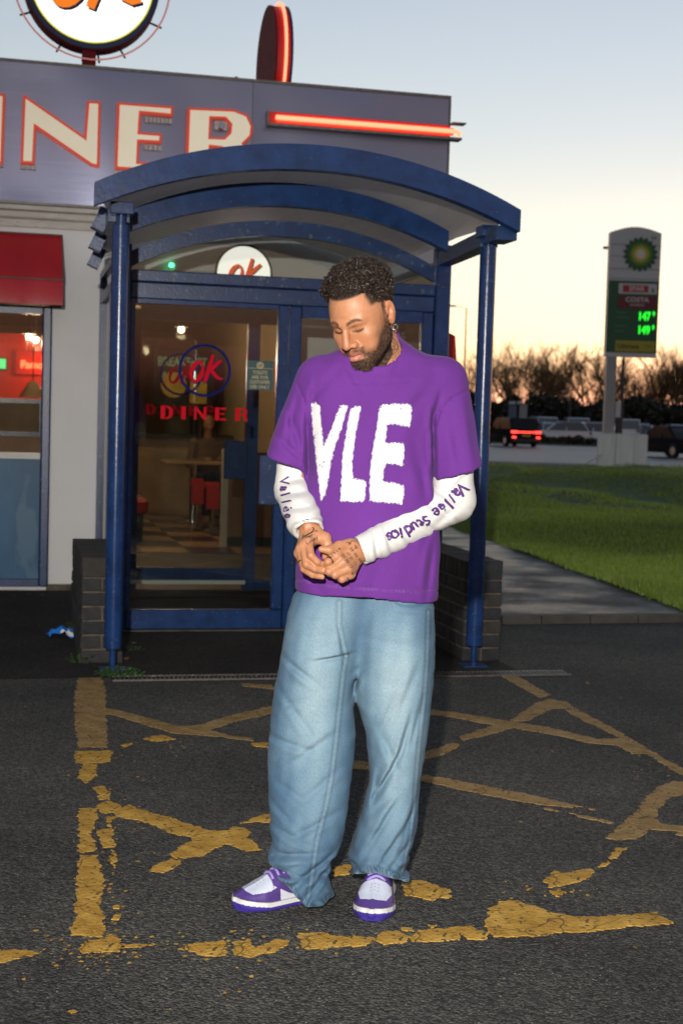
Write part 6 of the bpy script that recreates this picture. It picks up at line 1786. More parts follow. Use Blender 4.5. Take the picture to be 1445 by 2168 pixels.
# whisker wear along raised folds, darker in the seams
def seam(pts, Yd, w_, only=None):
    w3 = [PA(px, py, Yd) for px, py in pts]; d = np.full(len(x), 9.0); tt = np.zeros(len(x)); s0 = 0
    for a, b in zip(w3[:-1], w3[1:]):
        dx, dz = b[0] - a[0], b[2] - a[2]; LL = dx * dx + dz * dz
        t = np.clip(((x - a[0]) * dx + (z - a[2]) * dz) / LL, 0, 1); dd = np.hypot(x - a[0] - t * dx, z - a[2] - t * dz)
        m = dd < d; d[m] = dd[m]; tt[m] = s0 + t[m] * math.sqrt(LL); s0 += math.sqrt(LL)
    return d, tt
fr = y < 3.88
for pts in ([(732, 1390), (727, 1420), (722, 1465), (713, 1550), (702, 1640), (690, 1700), (672, 1765), (662, 1830), (655, 1870), (635, 1905)], [(718, 1276), (717, 1320), (722, 1345), (732, 1390)], [(908, 1300), (905, 1400), (898, 1490), (886, 1600), (878, 1700), (868, 1780), (850, 1850)]):
    d_, tt = seam(pts, 3.79, .01); st = fr & (d_ < .012)
    JCOL[st] *= (1 - .28 * np.exp(-((d_[st] - .007) / .003) ** 2))[:, None]
    JCOL = mixc(JCOL, np.exp(-(d_ / .0035) ** 2) * fr * (.20 + .07 * np.sin(tt * 420)), (.32, .42, .47))
d_, tt = seam([(838, 1277), (848, 1283), (870, 1286), (895, 1283), (912, 1274)], 3.79, .01); JCOL = mixc(JCOL, np.exp(-(d_ / .004) ** 2) * fr * .65, (.05, .10, .18))
hh_ = z - np.where(x < mid, hemA_(x, y), hemB_(x, y))
hb = (hh_ < .022) & (hh_ > -.01)
JCOL[hb] = JCOL[hb] * (.85 + .35 * np.sin((x[hb] - y[hb]) * 560))[:, None]
JCOL = mixc(JCOL, np.exp(-((hh_ - .022) / .003) ** 2) * .7, (.07, .13, .2)); JCOL = mixc(JCOL, np.exp(-((hh_ - .001) / .003) ** 2) * .5, (.33, .40, .42))
M['denim'] = attr_mat('washed_denim', .85, bump=.45, bscale=260, spec=.2, bstretch=(1, 1, .35), var=.18, vscale=420, vstretch=(1.5, 1.5, .45), sheen=.03)
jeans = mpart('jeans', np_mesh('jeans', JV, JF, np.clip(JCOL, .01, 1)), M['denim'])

# ---------------------------------------------------------------- shirt
tors = rows([(700, 772, 842), (716, 760, 850), (738, 724, 882), (757, 686, 922), (776, 664, 945), (803, 650, 953), (850, 645, 938), (900, 645, 926), (1000, 646, 920), (1100, 639, 926), (1170, 632, 930), (1245, 626, 927), (1290, 624, 922)],
            lerpY([(700, 3.935, .05), (716, 3.935, .066), (757, 3.93, .088), (803, 3.925, .108), (880, 3.92, .125), (1000, 3.915, .125), (1100, 3.905, .122), (1245, 3.90, .130), (1290, 3.90, .132)]))
sv = Vol((-.26, 3.68, .80), (.44, 4.10, 1.56), .0042)
X, Y = sv.ax[0][:, None], sv.ax[1][None, :]
for k in range(len(sv.ax[2])):
    z_ = float(sv.ax[2][k])
    cx, rx, yc, ry = (float(np.interp(z_, tors[0], tors[i])) for i in (1, 2, 3, 4))
    u_, v_ = (X - cx) / rx, (Y - yc) / ry
    sv.D[:, :, k] = ((np.abs(u_) ** 2.3 + np.abs(v_) ** 2.3) ** (1 / 2.3) - 1) * min(rx, ry) * .95
    if z_ > tors[0][-1]: sv.D[:, :, k] = 9
def plane_px(a, b, Ya, out):
    a, b = PA(*a, Ya), PA(*b, Ya); d = b - a
    n_ = np.array([-d[2], 0, d[0]]); n_ /= np.linalg.norm(n_)
    if n_ @ np.array(out) < 0: n_ = -n_
    return a, n_
cR = plane_px((561, 966), (648, 997), 3.87, (0, 0, -1)); cL = plane_px((1025, 987), (918, 1012), 3.87, (0, 0, -1))
nrm = lambda v: np.array(v) / np.linalg.norm(v)
cR = (cR[0], nrm(cR[1] + np.array([0, .10, 0]))); cL = (cL[0], nrm(cL[1] + np.array([0, .10, 0])))
sv.cap(PA(676, 806, 3.93), PA(599, 1000, 3.905), .066, .060, .022, clip=[cR])
sv.cap(PA(936, 808, 3.93), PA(974, 1030, 3.905), .068, .0685, .022, clip=[cL])
zz = sv.ax[2][None, None, :]; XX = sv.ax[0][:, None, None]; YY = sv.ax[1][None, :, None]
SC_ = crease_set([(918, 880, 922, 1000, .010, .006), (930, 850, 916, 900, .006, .008), (918, 1005, 928, 1060, .008, .008), (648, 900, 652, 1000, .010, .008), (612, 880, 640, 960, .006, .010), (625, 850, 606, 930, .005, .009), (665, 820, 650, 900, .004, .010), (590, 930, 640, 975, .005, .009),
                  (925, 1060, 900, 1150, .004, .012), (915, 1165, 905, 1250, .004, .010), (645, 1100, 660, 1180, .004, .012), (640, 1190, 680, 1250, .003, .014), (800, 1200, 780, 1260, .002, .016), (700, 800, 660, 840, .003, .014), (900, 830, 860, 880, .003, .016),
                  (1000, 880, 1010, 960, .005, .010), (960, 900, 975, 985, .004, .012), (735, 770, 760, 815, .004, .012), (850, 760, 830, 800, .003, .012), (760, 1080, 720, 1140, .002, .02), (880, 950, 900, 1040, .003, .016)], 3.81)
front = sstep(3.93 - YY, -.02, .05)
sv.D += (1.5 * creases(SC_, XX, zz) * front + .0038 * wob((XX, YY, zz * .7), 15, 20) + .0018 * wob((XX, YY, zz), 16, 60)).astype(np.float32)
# drop-shoulder seams
for pts in ([(1000, 822), (955, 845), (930, 872), (919, 905)], [(628, 812), (645, 850), (650, 900)]):
    for (x0, y0), (x1, y1) in zip(pts[:-1], pts[1:]):
        a, b = PA(x0, y0, 3.87), PA(x1, y1, 3.87); dx, dz = b[0] - a[0], b[2] - a[2]
        t = np.clip(((XX - a[0]) * dx + (zz - a[2]) * dz) / (dx * dx + dz * dz), 0, 1)
        sv.D += (.0042 * np.exp(-((XX - a[0] - t * dx) ** 2 + (zz - a[2] - t * dz) ** 2) / .0036 ** 2) * front).astype(np.float32)
# hem cut, collar band, neck opening
ha, hb_ = PA(625, 1245, 3.90), PA(918, 1268, 3.90)
hz = ha[2] + (XX - ha[0]) * (hb_[2] - ha[2]) / (hb_[0] - ha[0]) + .004 * np.sin(XX * 21)
band = np.exp(-((zz - hz - .028) / .0022) ** 2) * .0022
sv.D += band.astype(np.float32)
inn = sv.D + .006
sv.D = np.maximum(sv.D, hz - zz); sv.D = np.maximum(sv.D, -np.maximum(inn, zz - hz - .025)).astype(np.float32)
nk0, nk1 = h2w((0, .050, -.10)), NB + np.array([.0, .012, -.02])
nd = nrm(nk0 - nk1)
ring_c = PA(800, 770, 3.905)
# collar ring: a tilted torus band, its front dipping below the chin
rn = nrm(np.array([-.06, -.42, 1.0])); e1 = nrm(np.cross(rn, [0, 1, 0])); e2 = np.cross(rn, e1)
def collar(x_, y_, z_):
    dx, dy, dz = x_ - ring_c[0], y_ - ring_c[1], z_ - ring_c[2]
    h_ = dx * rn[0] + dy * rn[1] + dz * rn[2]; p1 = dx * e1[0] + dy * e1[1] + dz * e1[2]; p2 = dx * e2[0] + dy * e2[1] + dz * e2[2]
    r_ = np.sqrt((p1 / 1.04) ** 2 + p2 ** 2)
    rr0 = .079 - .25 * h_
    qx, qy = np.abs(r_ - rr0) - .0030, np.abs(h_ - .004) - .0135
    return np.sqrt(np.maximum(qx, 0) ** 2 + np.maximum(qy, 0) ** 2) + np.minimum(np.maximum(qx, qy), 0) - .0022
def hole(x_, y_, z_):
    dx, dy, dz = x_ - ring_c[0], y_ - ring_c[1], z_ - ring_c[2]
    h_ = dx * rn[0] + dy * rn[1] + dz * rn[2]; p1 = dx * e1[0] + dy * e1[1] + dz * e1[2]; p2 = dx * e2[0] + dy * e2[1] + dz * e2[2]
    r_ = np.sqrt((p1 / 1.04) ** 2 + p2 ** 2)
    return np.maximum(r_ - (.076 - .25 * h_), -(h_ + .045))
sv.op(lambda a, b, c: hole(a, b, c), ring_c - .14, ring_c + np.array([.14, .14, .10]), 0, cut=True)
sv.op(lambda a, b, c: collar(a, b, c), ring_c - .13, ring_c + .13, .004)
gdx, gdy, gdz = XX - ring_c[0], YY - ring_c[1], zz - ring_c[2]
gh = gdx * rn[0] + gdy * rn[1] + gdz * rn[2]; gp1 = gdx * e1[0] + gdy * e1[1] + gdz * e1[2]; gp2 = gdx * e2[0] + gdy * e2[1] + gdz * e2[2]
gr = np.sqrt((gp1 / 1.04) ** 2 + gp2 ** 2)
sv.D += (.0034 * np.exp(-((gh + .016) / .0024) ** 2) * (gr < .125)).astype(np.float32)
SV, SF = sv.mesh()
x, y, z = SV.T
shc = np.repeat(np.array([[.128, .030, .232]]), len(x), 0) * (1 + .06 * wob((x, y, z), 44, 30))[:, None]
hz_ = ha[2] + (x - ha[0]) * (hb_[2] - ha[2]) / (hb_[0] - ha[0])
for o_ in (.026, .030): shc = mixc(shc, np.exp(-((z - hz_ - o_) / .0013) ** 2) * .25 * (.6 + .4 * np.sin(x * 900)), (.32, .18, .42))
M['shirt'] = attr_mat('purple_cotton', .85, bump=.3, bscale=700, spec=.2, var=.07, vscale=350, sheen=.05)
shirt = mpart('t_shirt', np_mesh('t_shirt', SV, SF, np.clip(shc, 0, 1)), M['shirt'])
shirt_bvh = BVHTree.FromPolygons(SV.tolist(), SF.tolist())
# VLE print: worn white block letters
PR = [[(660, 856), (668, 852), (677, 857), (679, 895), (682, 925), (684.6, 948), (693, 925), (706, 896), (717, 868), (722, 857), (736, 859), (734, 868), (722, 905), (709, 945), (701, 975), (695, 1010), (688, 1045), (680, 1062), (675, 1030), (671, 990), (667, 950), (662, 915), (660, 880)],
      [(743, 866), (750, 860), (764, 862), (759, 885), (752, 915), (748, 950), (745, 985), (746, 1012), (758, 1016), (774, 1018), (772, 1045), (771, 1062), (745, 1062), (721, 1060), (721, 1040), (723, 1005), (726, 960), (733, 915), (738, 885)],
      [(804, 863), (812, 857), (850, 855), (870, 857), (871, 870), (870, 885), (866, 905), (850, 900), (826, 897), (818, 899), (817, 915), (814, 938), (832, 938), (853, 938), (856, 955), (852, 986), (838, 983), (818, 980), (812, 992), (809, 1020), (830, 1022), (853, 1028), (855, 1040), (851, 1067), (820, 1064), (800, 1062), (783, 1060), (782, 1030), (783, 1000), (786, 980), (790, 945), (796, 910), (800, 885)]]
def inside(poly, px, py):
    c = False; n = len(poly); j = n - 1
    for i in range(n):
        if (poly[i][1] > py) != (poly[j][1] > py) and px < (poly[j][0] - poly[i][0]) * (py - poly[i][1]) / (poly[j][1] - poly[i][1]) + poly[i][0]: c = not c
        j = i
    return c
pm_ = mat('white_screen_print', (.72, .72, .72), .6, var=.02)
rp_ = random.Random(7)
for pl in PR:
    xs0, xs1 = min(p[0] for p in pl) - 3, max(p[0] for p in pl) + 3; ys0, ys1 = min(p[1] for p in pl) - 3, max(p[1] for p in pl) + 3
    st_ = 1.15; nx_, ny_ = int((xs1 - xs0) / st_) + 1, int((ys1 - ys0) / st_) + 1
    specks = [(rp_.uniform(xs0, xs1), rp_.choice([.06, .33, .36, .6, .63, .9]) * (ys1 - ys0) + ys0 + rp_.uniform(-3, 3), rp_.uniform(.5, 1.5)) for _ in range(26)]
    vs, fs, ids = [], [], {}
    def vid(i, j):
        if (i, j) not in ids:
            ids[(i, j)] = len(vs); vs.append(P(xs0 + i * st_, ys0 + j * st_, 3.55)[:])
        return ids[(i, j)]
    for i in range(nx_):
        for j in range(ny_):
            cx_, cy_ = xs0 + (i + .5) * st_, ys0 + (j + .5) * st_
            jx = 1.5 * math.sin(cy_ * 1.05 + math.sin(cy_ * .37) * 3) + .8 * math.sin(cy_ * 2.3 + cx_ * .2); jy = 1.7 * math.sin(cx_ * 1.25 + math.sin(cx_ * .5) * 2) + .8 * math.sin(cx_ * 2.9)
            if inside(pl, cx_ + jx, cy_ + jy) and not any((cx_ - a) ** 2 + (cy_ - b) ** 2 < c * c for a, b, c in specks):
                fs.append((vid(i, j), vid(i + 1, j), vid(i + 1, j + 1), vid(i, j + 1)))
    # along the line of sight of each vertex so the letters keep their drawn shape on the cloth
    V2 = []
    for p in vs:
        d_ = (Vector(p) - CO).normalized(); h_ = shirt_bvh.ray_cast(Vector(p), d_, .6)
        V2.append((h_[0] - d_ * .0024)[:] if h_[0] else p)
    me = mesh_from('print_letter', V2, fs, True)
    mpart('print_letter', me, pm_, shirt)

# ---------------------------------------------------------------- white undershirt sleeves
uv_ = Vol((-.26, 3.64, .86), (.44, 4.06, 1.36), .0042)
cutR0, cutR1 = PA(622, 1133, 3.76), PA(684, 1113, 3.76)
wR = PA(653, 1122, 3.745); dR = nrm(wR - ELR); wL = PA(764, 1166, 3.745); dL = nrm(wL - ELL)
upR = PA(619, 990, 3.93); upL = PA(958, 930, 3.925)
uv_.cap(upR, PA(621, 1035, 3.935), .044, .050); uv_.cap(PA(621, 1035, 3.935), PA(645, 1105, 3.79), .050, .047, .02)
uv_.cap(PA(645, 1103, 3.79), wR + dR * .03, .043, .038, .010, clip=[(wR, nrm(dR + np.array([0, 0, -.55])))])
uv_.cap(upL, PA(959, 1060, 3.915), .057, .058); uv_.cap(PA(959, 1060, 3.915), PA(803, 1148, 3.785), .057, .0455, .025)
uv_.cap(PA(800, 1149, 3.78), wL + dL * .03, .0415, .039, .008, clip=[(wL + np.array([-.003, 0, 0]), nrm(np.array([-.93, -.2, -.30])))])
zz = uv_.ax[2][None, None, :]; XX = uv_.ax[0][:, None, None]; YY = uv_.ax[1][None, :, None]
UC = crease_set([(925, 1040, 985, 1075, .007, .008), (900, 1065, 960, 1100, .006, .008), (880, 1095, 935, 1135, .006, .008), (845, 1105, 870, 1165, .005, .008), (812, 1115, 830, 1175, .006, .007), (790, 1120, 797, 1192, .005, .005), (985, 1010, 950, 1050, .006, .009), (600, 1020, 650, 1010, .006, .008), (600, 1045, 655, 1040, .007, .008), (612, 1075, 665, 1068, .007, .008), (618, 1100, 675, 1088, .006, .007), (920, 1110, 960, 1080, .005, .010)], 3.85)
uv_.D += (creases(UC, XX, zz) + .0022 * wob((XX, YY, zz), 25, 34) + .0014 * wob((XX, YY, zz), 26, 80)).astype(np.float32)
uv_.cap(wR - dR * .004, wR + dR * .05, .031, .030, 0, cut=True); uv_.cap(wL - dL * .002, wL + dL * .06, .0315, .030, 0, cut=True)
UV, UF = uv_.mesh()
uc = np.repeat(np.array([[.70, .69, .66]]), len(UV), 0)
M['under'] = attr_mat('white_rib_cotton', .8, bump=.5, bscale=330, spec=.2, bstretch=(1, 1, .6), var=.04, vscale=300, sheen=.03)
under = mpart('undershirt', np_mesh('undershirt', UV, UF, uc), M['under'])
under_bvh = BVHTree.FromPolygons(UV.tolist(), UF.tolist())
inkp = mat('purple_sleeve_print', (.085, .022, .16), .6)
def along(txt, p0, p1, bend, size, bvh, name, m, parent, off=.0016, flip=1, Y0=3.50, bold=.0012, wild=0.0):
    """letters set one by one along a curve in the picture plane of the print, then laid on the cloth"""
    A, B = Vector((*p0, 0)), Vector((*p1, 0)); n = len(txt)
    mb_v, mb_f = [], []
    for i, ch in enumerate(txt):
        if ch == ' ': continue
        t = (i + .5) / n; c = A.lerp(B, t); d_ = (B - A).normalized(); nn = Vector((d_.y, -d_.x, 0)) * flip
        c = c + nn * bend * 4 * t * (1 - t); d_ = (d_ + nn * (bend * 4 * (1 - 2 * t) / (B - A).length)).normalized(); nn = Vector((d_.y, -d_.x, 0)) * flip
        jr_ = random.Random(i * 7 + n); a_ = jr_.uniform(-.22, .22) * wild; sc_ = 1 + jr_.uniform(-.16, .16) * wild
        v, f = text_mesh(ch, size, 'CENTER')
        v = [((q_[0] * math.cos(a_) - q_[1] * math.sin(a_)) * sc_, (q_[0] * math.sin(a_) + q_[1] * math.cos(a_)) * sc_ + jr_.uniform(-.003, .003) * wild, 0) for q_ in v]
        for dx, dy in ((-bold, 0), (bold, 0), (0, bold), (0, -bold)) if bold else ((0, 0),):
            b0 = len(mb_v)
            for q_ in v:
                w_ = c + d_ * (q_[0] + dx) * 760 + nn * (q_[1] + dy - size * .3) * 760
                mb_v.append(P(w_.x, w_.y, Y0)[:])
            mb_f += [tuple(b0 + k for k in q_) for q_ in f]
    v, f = subdiv(mb_v, mb_f, .006)
    V2, ok = [], []
    for p in v:
        dd = (Vector(p) - CO).normalized(); h_ = bvh.ray_cast(Vector(p), dd, .7)
        ok.append(h_[0] is not None); V2.append((h_[0] - dd * off)[:] if h_[0] else p)
    f = [q_ for q_ in f if all(ok[k] for k in q_)]
    me = mesh_from(name, V2, f); return mpart(name, me, m, parent)
along('Vallée Studios', (982, 1026), (815, 1140), 17, .045, under_bvh, 'sleeve_lettering', inkp, under, flip=1, bold=.0015, wild=1.0)
along('Vallée', (600, 1012), (612, 1098), -3, .034, under_bvh, 'sleeve_lettering', inkp, under, flip=1, bold=.0008, wild=1.0)
# tattoos on the hands
ink = mat('tattoo_ink', (.075, .055, .045), .5)
def CXP(x_, y_): return (600 + x_ / 6.57, 1090 + y_ / 6.57)
for s_, a, b, sz in (('28·06·08', CXP(925, 455), CXP(1085, 660), .0105), ('17·01·11', CXP(880, 520), CXP(1010, 700), .0105), ('23·03·13', CXP(815, 550), CXP(945, 740), .0105)):
    along(s_, a, b, 0, sz, body_bvh, 'hand_tattoo', ink, body, off=.0007, bold=.0003)
along('Lovey', CXP(318, 400), CXP(475, 310), 0, .014, body_bvh, 'hand_tattoo', ink, body, off=.0007, bold=.0003)
along('Grace', CXP(625, 600), CXP(790, 455), 0, .012, body_bvh, 'finger_tattoo', ink, body, off=.0007, bold=.0003)
def ink_stroke(px_pts, w_px, nm, n=14):
    pts = [Vector((*p, 0)) for p in px_pts]; out = []
    for i in range(len(pts) - 1):                                       # Catmull-Rom through the points
        p0, p1, p2, p3 = pts[max(i - 1, 0)], pts[i], pts[i + 1], pts[min(i + 2, len(pts) - 1)]
        for k in range(n):
            s_ = k / n; out.append(.5 * ((2 * p1) + (p2 - p0) * s_ + (2 * p0 - 5 * p1 + 4 * p2 - p3) * s_ * s_ + (3 * p1 - p0 - 3 * p2 + p3) * s_ ** 3))
    L_, R_ = stroke([(p.x, p.y) for p in out], [w_px * (.5 + .5 * math.sin(math.pi * i / len(out))) + .3 for i in range(len(out))])
    vs, ok = [], []
    for p in L_ + R_:
        w_ = P(p[0], p[1], 3.5); dd = (w_ - CO).normalized(); h_ = body_bvh.ray_cast(w_, dd, .8)
        ok.append(h_[0] is not None); vs.append((h_[0] - dd * .0008)[:] if h_[0] else w_[:])
    m_ = len(out); fs = [(i, i + 1, m_ + i + 1, m_ + i) for i in range(m_ - 1) if all(ok[k] for k in (i, i + 1, m_ + i + 1, m_ + i))]
    mpart(nm, mesh_from(nm, vs, fs), ink, body)
for pts, w_ in (([(285, 300), (330, 275), (400, 235), (420, 190), (395, 175)], 3.2), ([(300, 310), (360, 300), (410, 270)], 2.0), ([(430, 240), (455, 215), (480, 240)], 1.4), ([(250, 330), (275, 300), (270, 270)], 2.2)):
    ink_stroke([CXP(*p) for p in pts], w_, 'hand_tattoo')
for pts, w_ in (([(870, 395), (900, 380), (935, 400), (905, 405), (960, 360), (1000, 380)], 1.4), ([(985, 420), (1010, 440), (1030, 470)], 1.8), ([(940, 820), (965, 790), (955, 835), (1000, 790), (1030, 760)], 1.4), ([(1040, 760), (1060, 700), (1075, 740), (1110, 690)], 1.6), ([(990, 440), (1000, 470), (1020, 450)], 1.4)):
    ink_stroke([CXP(*p) for p in pts], w_, 'hand_tattoo')
def NXP(x_, y_): return (640 + x_ / 6.02, 530 + y_ / 6.02)
for pts, w_ in (([(1100, 1180), (1140, 1160), (1180, 1200), (1150, 1260), (1100, 1240), (1110, 1190)], 1.3), ([(1040, 1290), (1080, 1300), (1120, 1340), (1160, 1320), (1200, 1280)], 1.3), ([(1060, 1330), (1090, 1370), (1130, 1350)], 1.2), ([(1160, 1130), (1200, 1180), (1215, 1240), (1190, 1290)], 1.5), ([(1020, 1390), (1060, 1420), (1090, 1400)], 1.2), ([(1120, 1210), (1150, 1225), (1175, 1215)], 1.1), ([(1100, 1280), (1130, 1300), (1170, 1270), (1205, 1260)], 1.2), ([(1130, 1090), (1150, 1120), (1170, 1150)], 1.2)):
    ink_stroke([NXP(*p) for p in pts], w_, 'neck_tattoo')
# rings
def ring(p0, p1, t, r, m, nm='finger_ring', tr=.0016):
    a, b = np.array(p0), np.array(p1); c = a + (b - a) * t; d_ = Vector(b - a).normalized()
    e = d_.orthogonal().normalized(); f = d_.cross(e)
    mb = MB(); mb.tube([Vector(c) + (e * math.cos(k * .3927) + f * math.sin(k * .3927)) * r for k in range(16)], tr, 6, closed=True)
    me = mesh_from(nm, mb.v, mb.f, True); return mpart(nm, me, m)
dkm = mat('dark_ring_metal', (.03, .03, .03), .3, metal=.8)
ring(Lf[0][0][0], Lf[0][0][1], .80, .0112, dkm); ring(Lf[3][0][0], Lf[3][0][1], .62, .0100, M['chrome']); ring(Rf[2][0][0], Rf[2][0][1], .62, .0105, dkm)
ec = h2w((.0855, .012, -.037)); mb = MB(); mb.tube([Vector(ec) + Vector((.006 * math.cos(k * .524), .002 * math.sin(k * .524), -.004 + .0075 * math.sin(k * .524))) for k in range(12)], .0015, 5, closed=True)
mpart('earring', mesh_from('earring', mb.v, mb.f, True), M['chrome'])

# ---------------------------------------------------------------- hair: thousands of small coils over the scalp
hr_ = np.random.default_rng(11)
coil_v, coil_f = [], []
cen = np.array([0, .014, .044]); rad3 = np.array([.075, .100, .085])
nc = 0
def coil(c, nrm_, r0, turns, hgt, tr, ph):
    nrm_ = Vector(nrm_).normalized(); e = nrm_.orthogonal().normalized(); e.rotate(Matrix.Rotation(ph, 3, nrm_)); f = nrm_.cross(e)
    tilt = hr_.uniform(-.9, .9); ax = (nrm_ * math.cos(tilt) + e * math.sin(tilt)).normalized(); e2 = (e * math.cos(tilt) - nrm_ * math.sin(tilt))
    n = int(9 * turns); pts = []
    for i in range(n + 1):
        a = 2 * math.pi * turns * i / n + ph
        pts.append(Vector(c) + (e2 * math.cos(a) + f * math.sin(a)) * r0 + ax * (hgt * (i / n - .5)))
    b = MB(); b.tube(pts, tr, 3, cap=False)
    k = len(coil_v); coil_v.extend(b.v); coil_f.extend([tuple(k + j for j in q_) for q_ in b.f])
while nc < 2500:
    d_ = hr_.normal(size=3); d_ /= np.linalg.norm(d_)
    s_ = cen + d_ * rad3
    sx2, sy2, sz2 = s_
    if sz2 < -.02: continue
    hl = .091 if sy2 < -.045 else np.interp(sy2, [-.045, -.015, .012, .05, .12], [.088, .046, .040, .020, .0])
    if abs(sx2) > .05 and sy2 < -.035: hl = max(hl, .070)
    if sz2 < hl: continue
    top = float(np.clip((sz2 - hl) / .035, 0, 1)); side_ = float(np.clip((sz2 - .04) / .05, 0, 1))
    thick = .005 + .029 * top * (.30 + .70 * side_)
    hh_ = (.35 + .65 * hr_.uniform(0, 1)) * thick
    p_ = s_ + d_ * hh_
    r_ = hr_.uniform(.0042, .0082) * (.35 + .65 * top)
    coil(h2w(p_), HRN @ d_, r_, hr_.uniform(.9, 1.6), hr_.uniform(.002, .010), hr_.uniform(.0009, .0018) * (.55 + .45 * top), hr_.uniform(0, 6.3)); nc += 1
hairm = mat('black_curly_hair', (.012, .008, .006), .24, col2=(.055, .034, .021), vscale=160, spec=.6)  # lighter brown flecks put highlights into the hair colour
roots = mat('dark_hair_roots', (.012, .008, .006), .85, spec=.2)
hv2 = Vol((-.12, -.14, -.06), (.12, .16, .19), .003)                    # dark mass under the curls
hv2.ell((0, .015, .050), (.0765, .0985, .0875))
def hl_cut(x_, y_, z_):
    line = np.where(y_ < -.045, .092, np.interp(y_, [-.045, -.015, .012, .05, .12], [.090, .055, .050, .030, .0]))
    return z_ - line + 0 * x_
hv2.D = np.maximum(hv2.D, -hl_cut(hv2.ax[0][:, None, None], hv2.ax[1][None, :, None], hv2.ax[2][None, None, :])).astype(np.float32)
hv2.D += (.0035 * wob((hv2.ax[0][:, None, None], hv2.ax[1][None, :, None], hv2.ax[2][None, None, :]), 4, 330, 8)).astype(np.float32)
hV, hF = hv2.mesh(); 
me = mesh_from('hair', coil_v, coil_f, True)
hair_o = mpart('hair', me, hairm)
hair_o['kind'] = 'stuff'
mpart('hair_roots', mesh_from('hair_roots', [tuple(p) for p in h2w(hV)], hF.tolist(), True), roots)
# short beard bristles
bsel = np.where((dens > .62))[0]; pick = hr_.choice(bsel, 5200)
nb_ = len(pick); p0 = V[pick].astype(float)
cc = h2w((0, -.02, -.04)); out_ = p0 - cc; out_ /= np.linalg.norm(out_, axis=1)[:, None]
ln = hr_.uniform(.003, .0075, nb_) * (.6 + .9 * (q[pick, 2] < -.09)); dr_ = out_ + hr_.normal(0, .45, (nb_, 3)) + np.array([0, 0, -.5]); dr_ /= np.linalg.norm(dr_, axis=1)[:, None]
sd_ = np.cross(dr_, hr_.normal(size=(nb_, 3))); sd_ /= np.linalg.norm(sd_, axis=1)[:, None]; sd_ *= .0008
tv = np.stack([p0 - sd_ - out_ * .0005, p0 + sd_ - out_ * .0005, p0 + dr_ * ln[:, None]], 1).reshape(-1, 3)
mpart('beard', np_mesh('beard', tv, np.arange(3 * nb_).reshape(-1, 3), smooth=False), mat('beard_hair', (.016, .010, .007), .9, spec=.12))

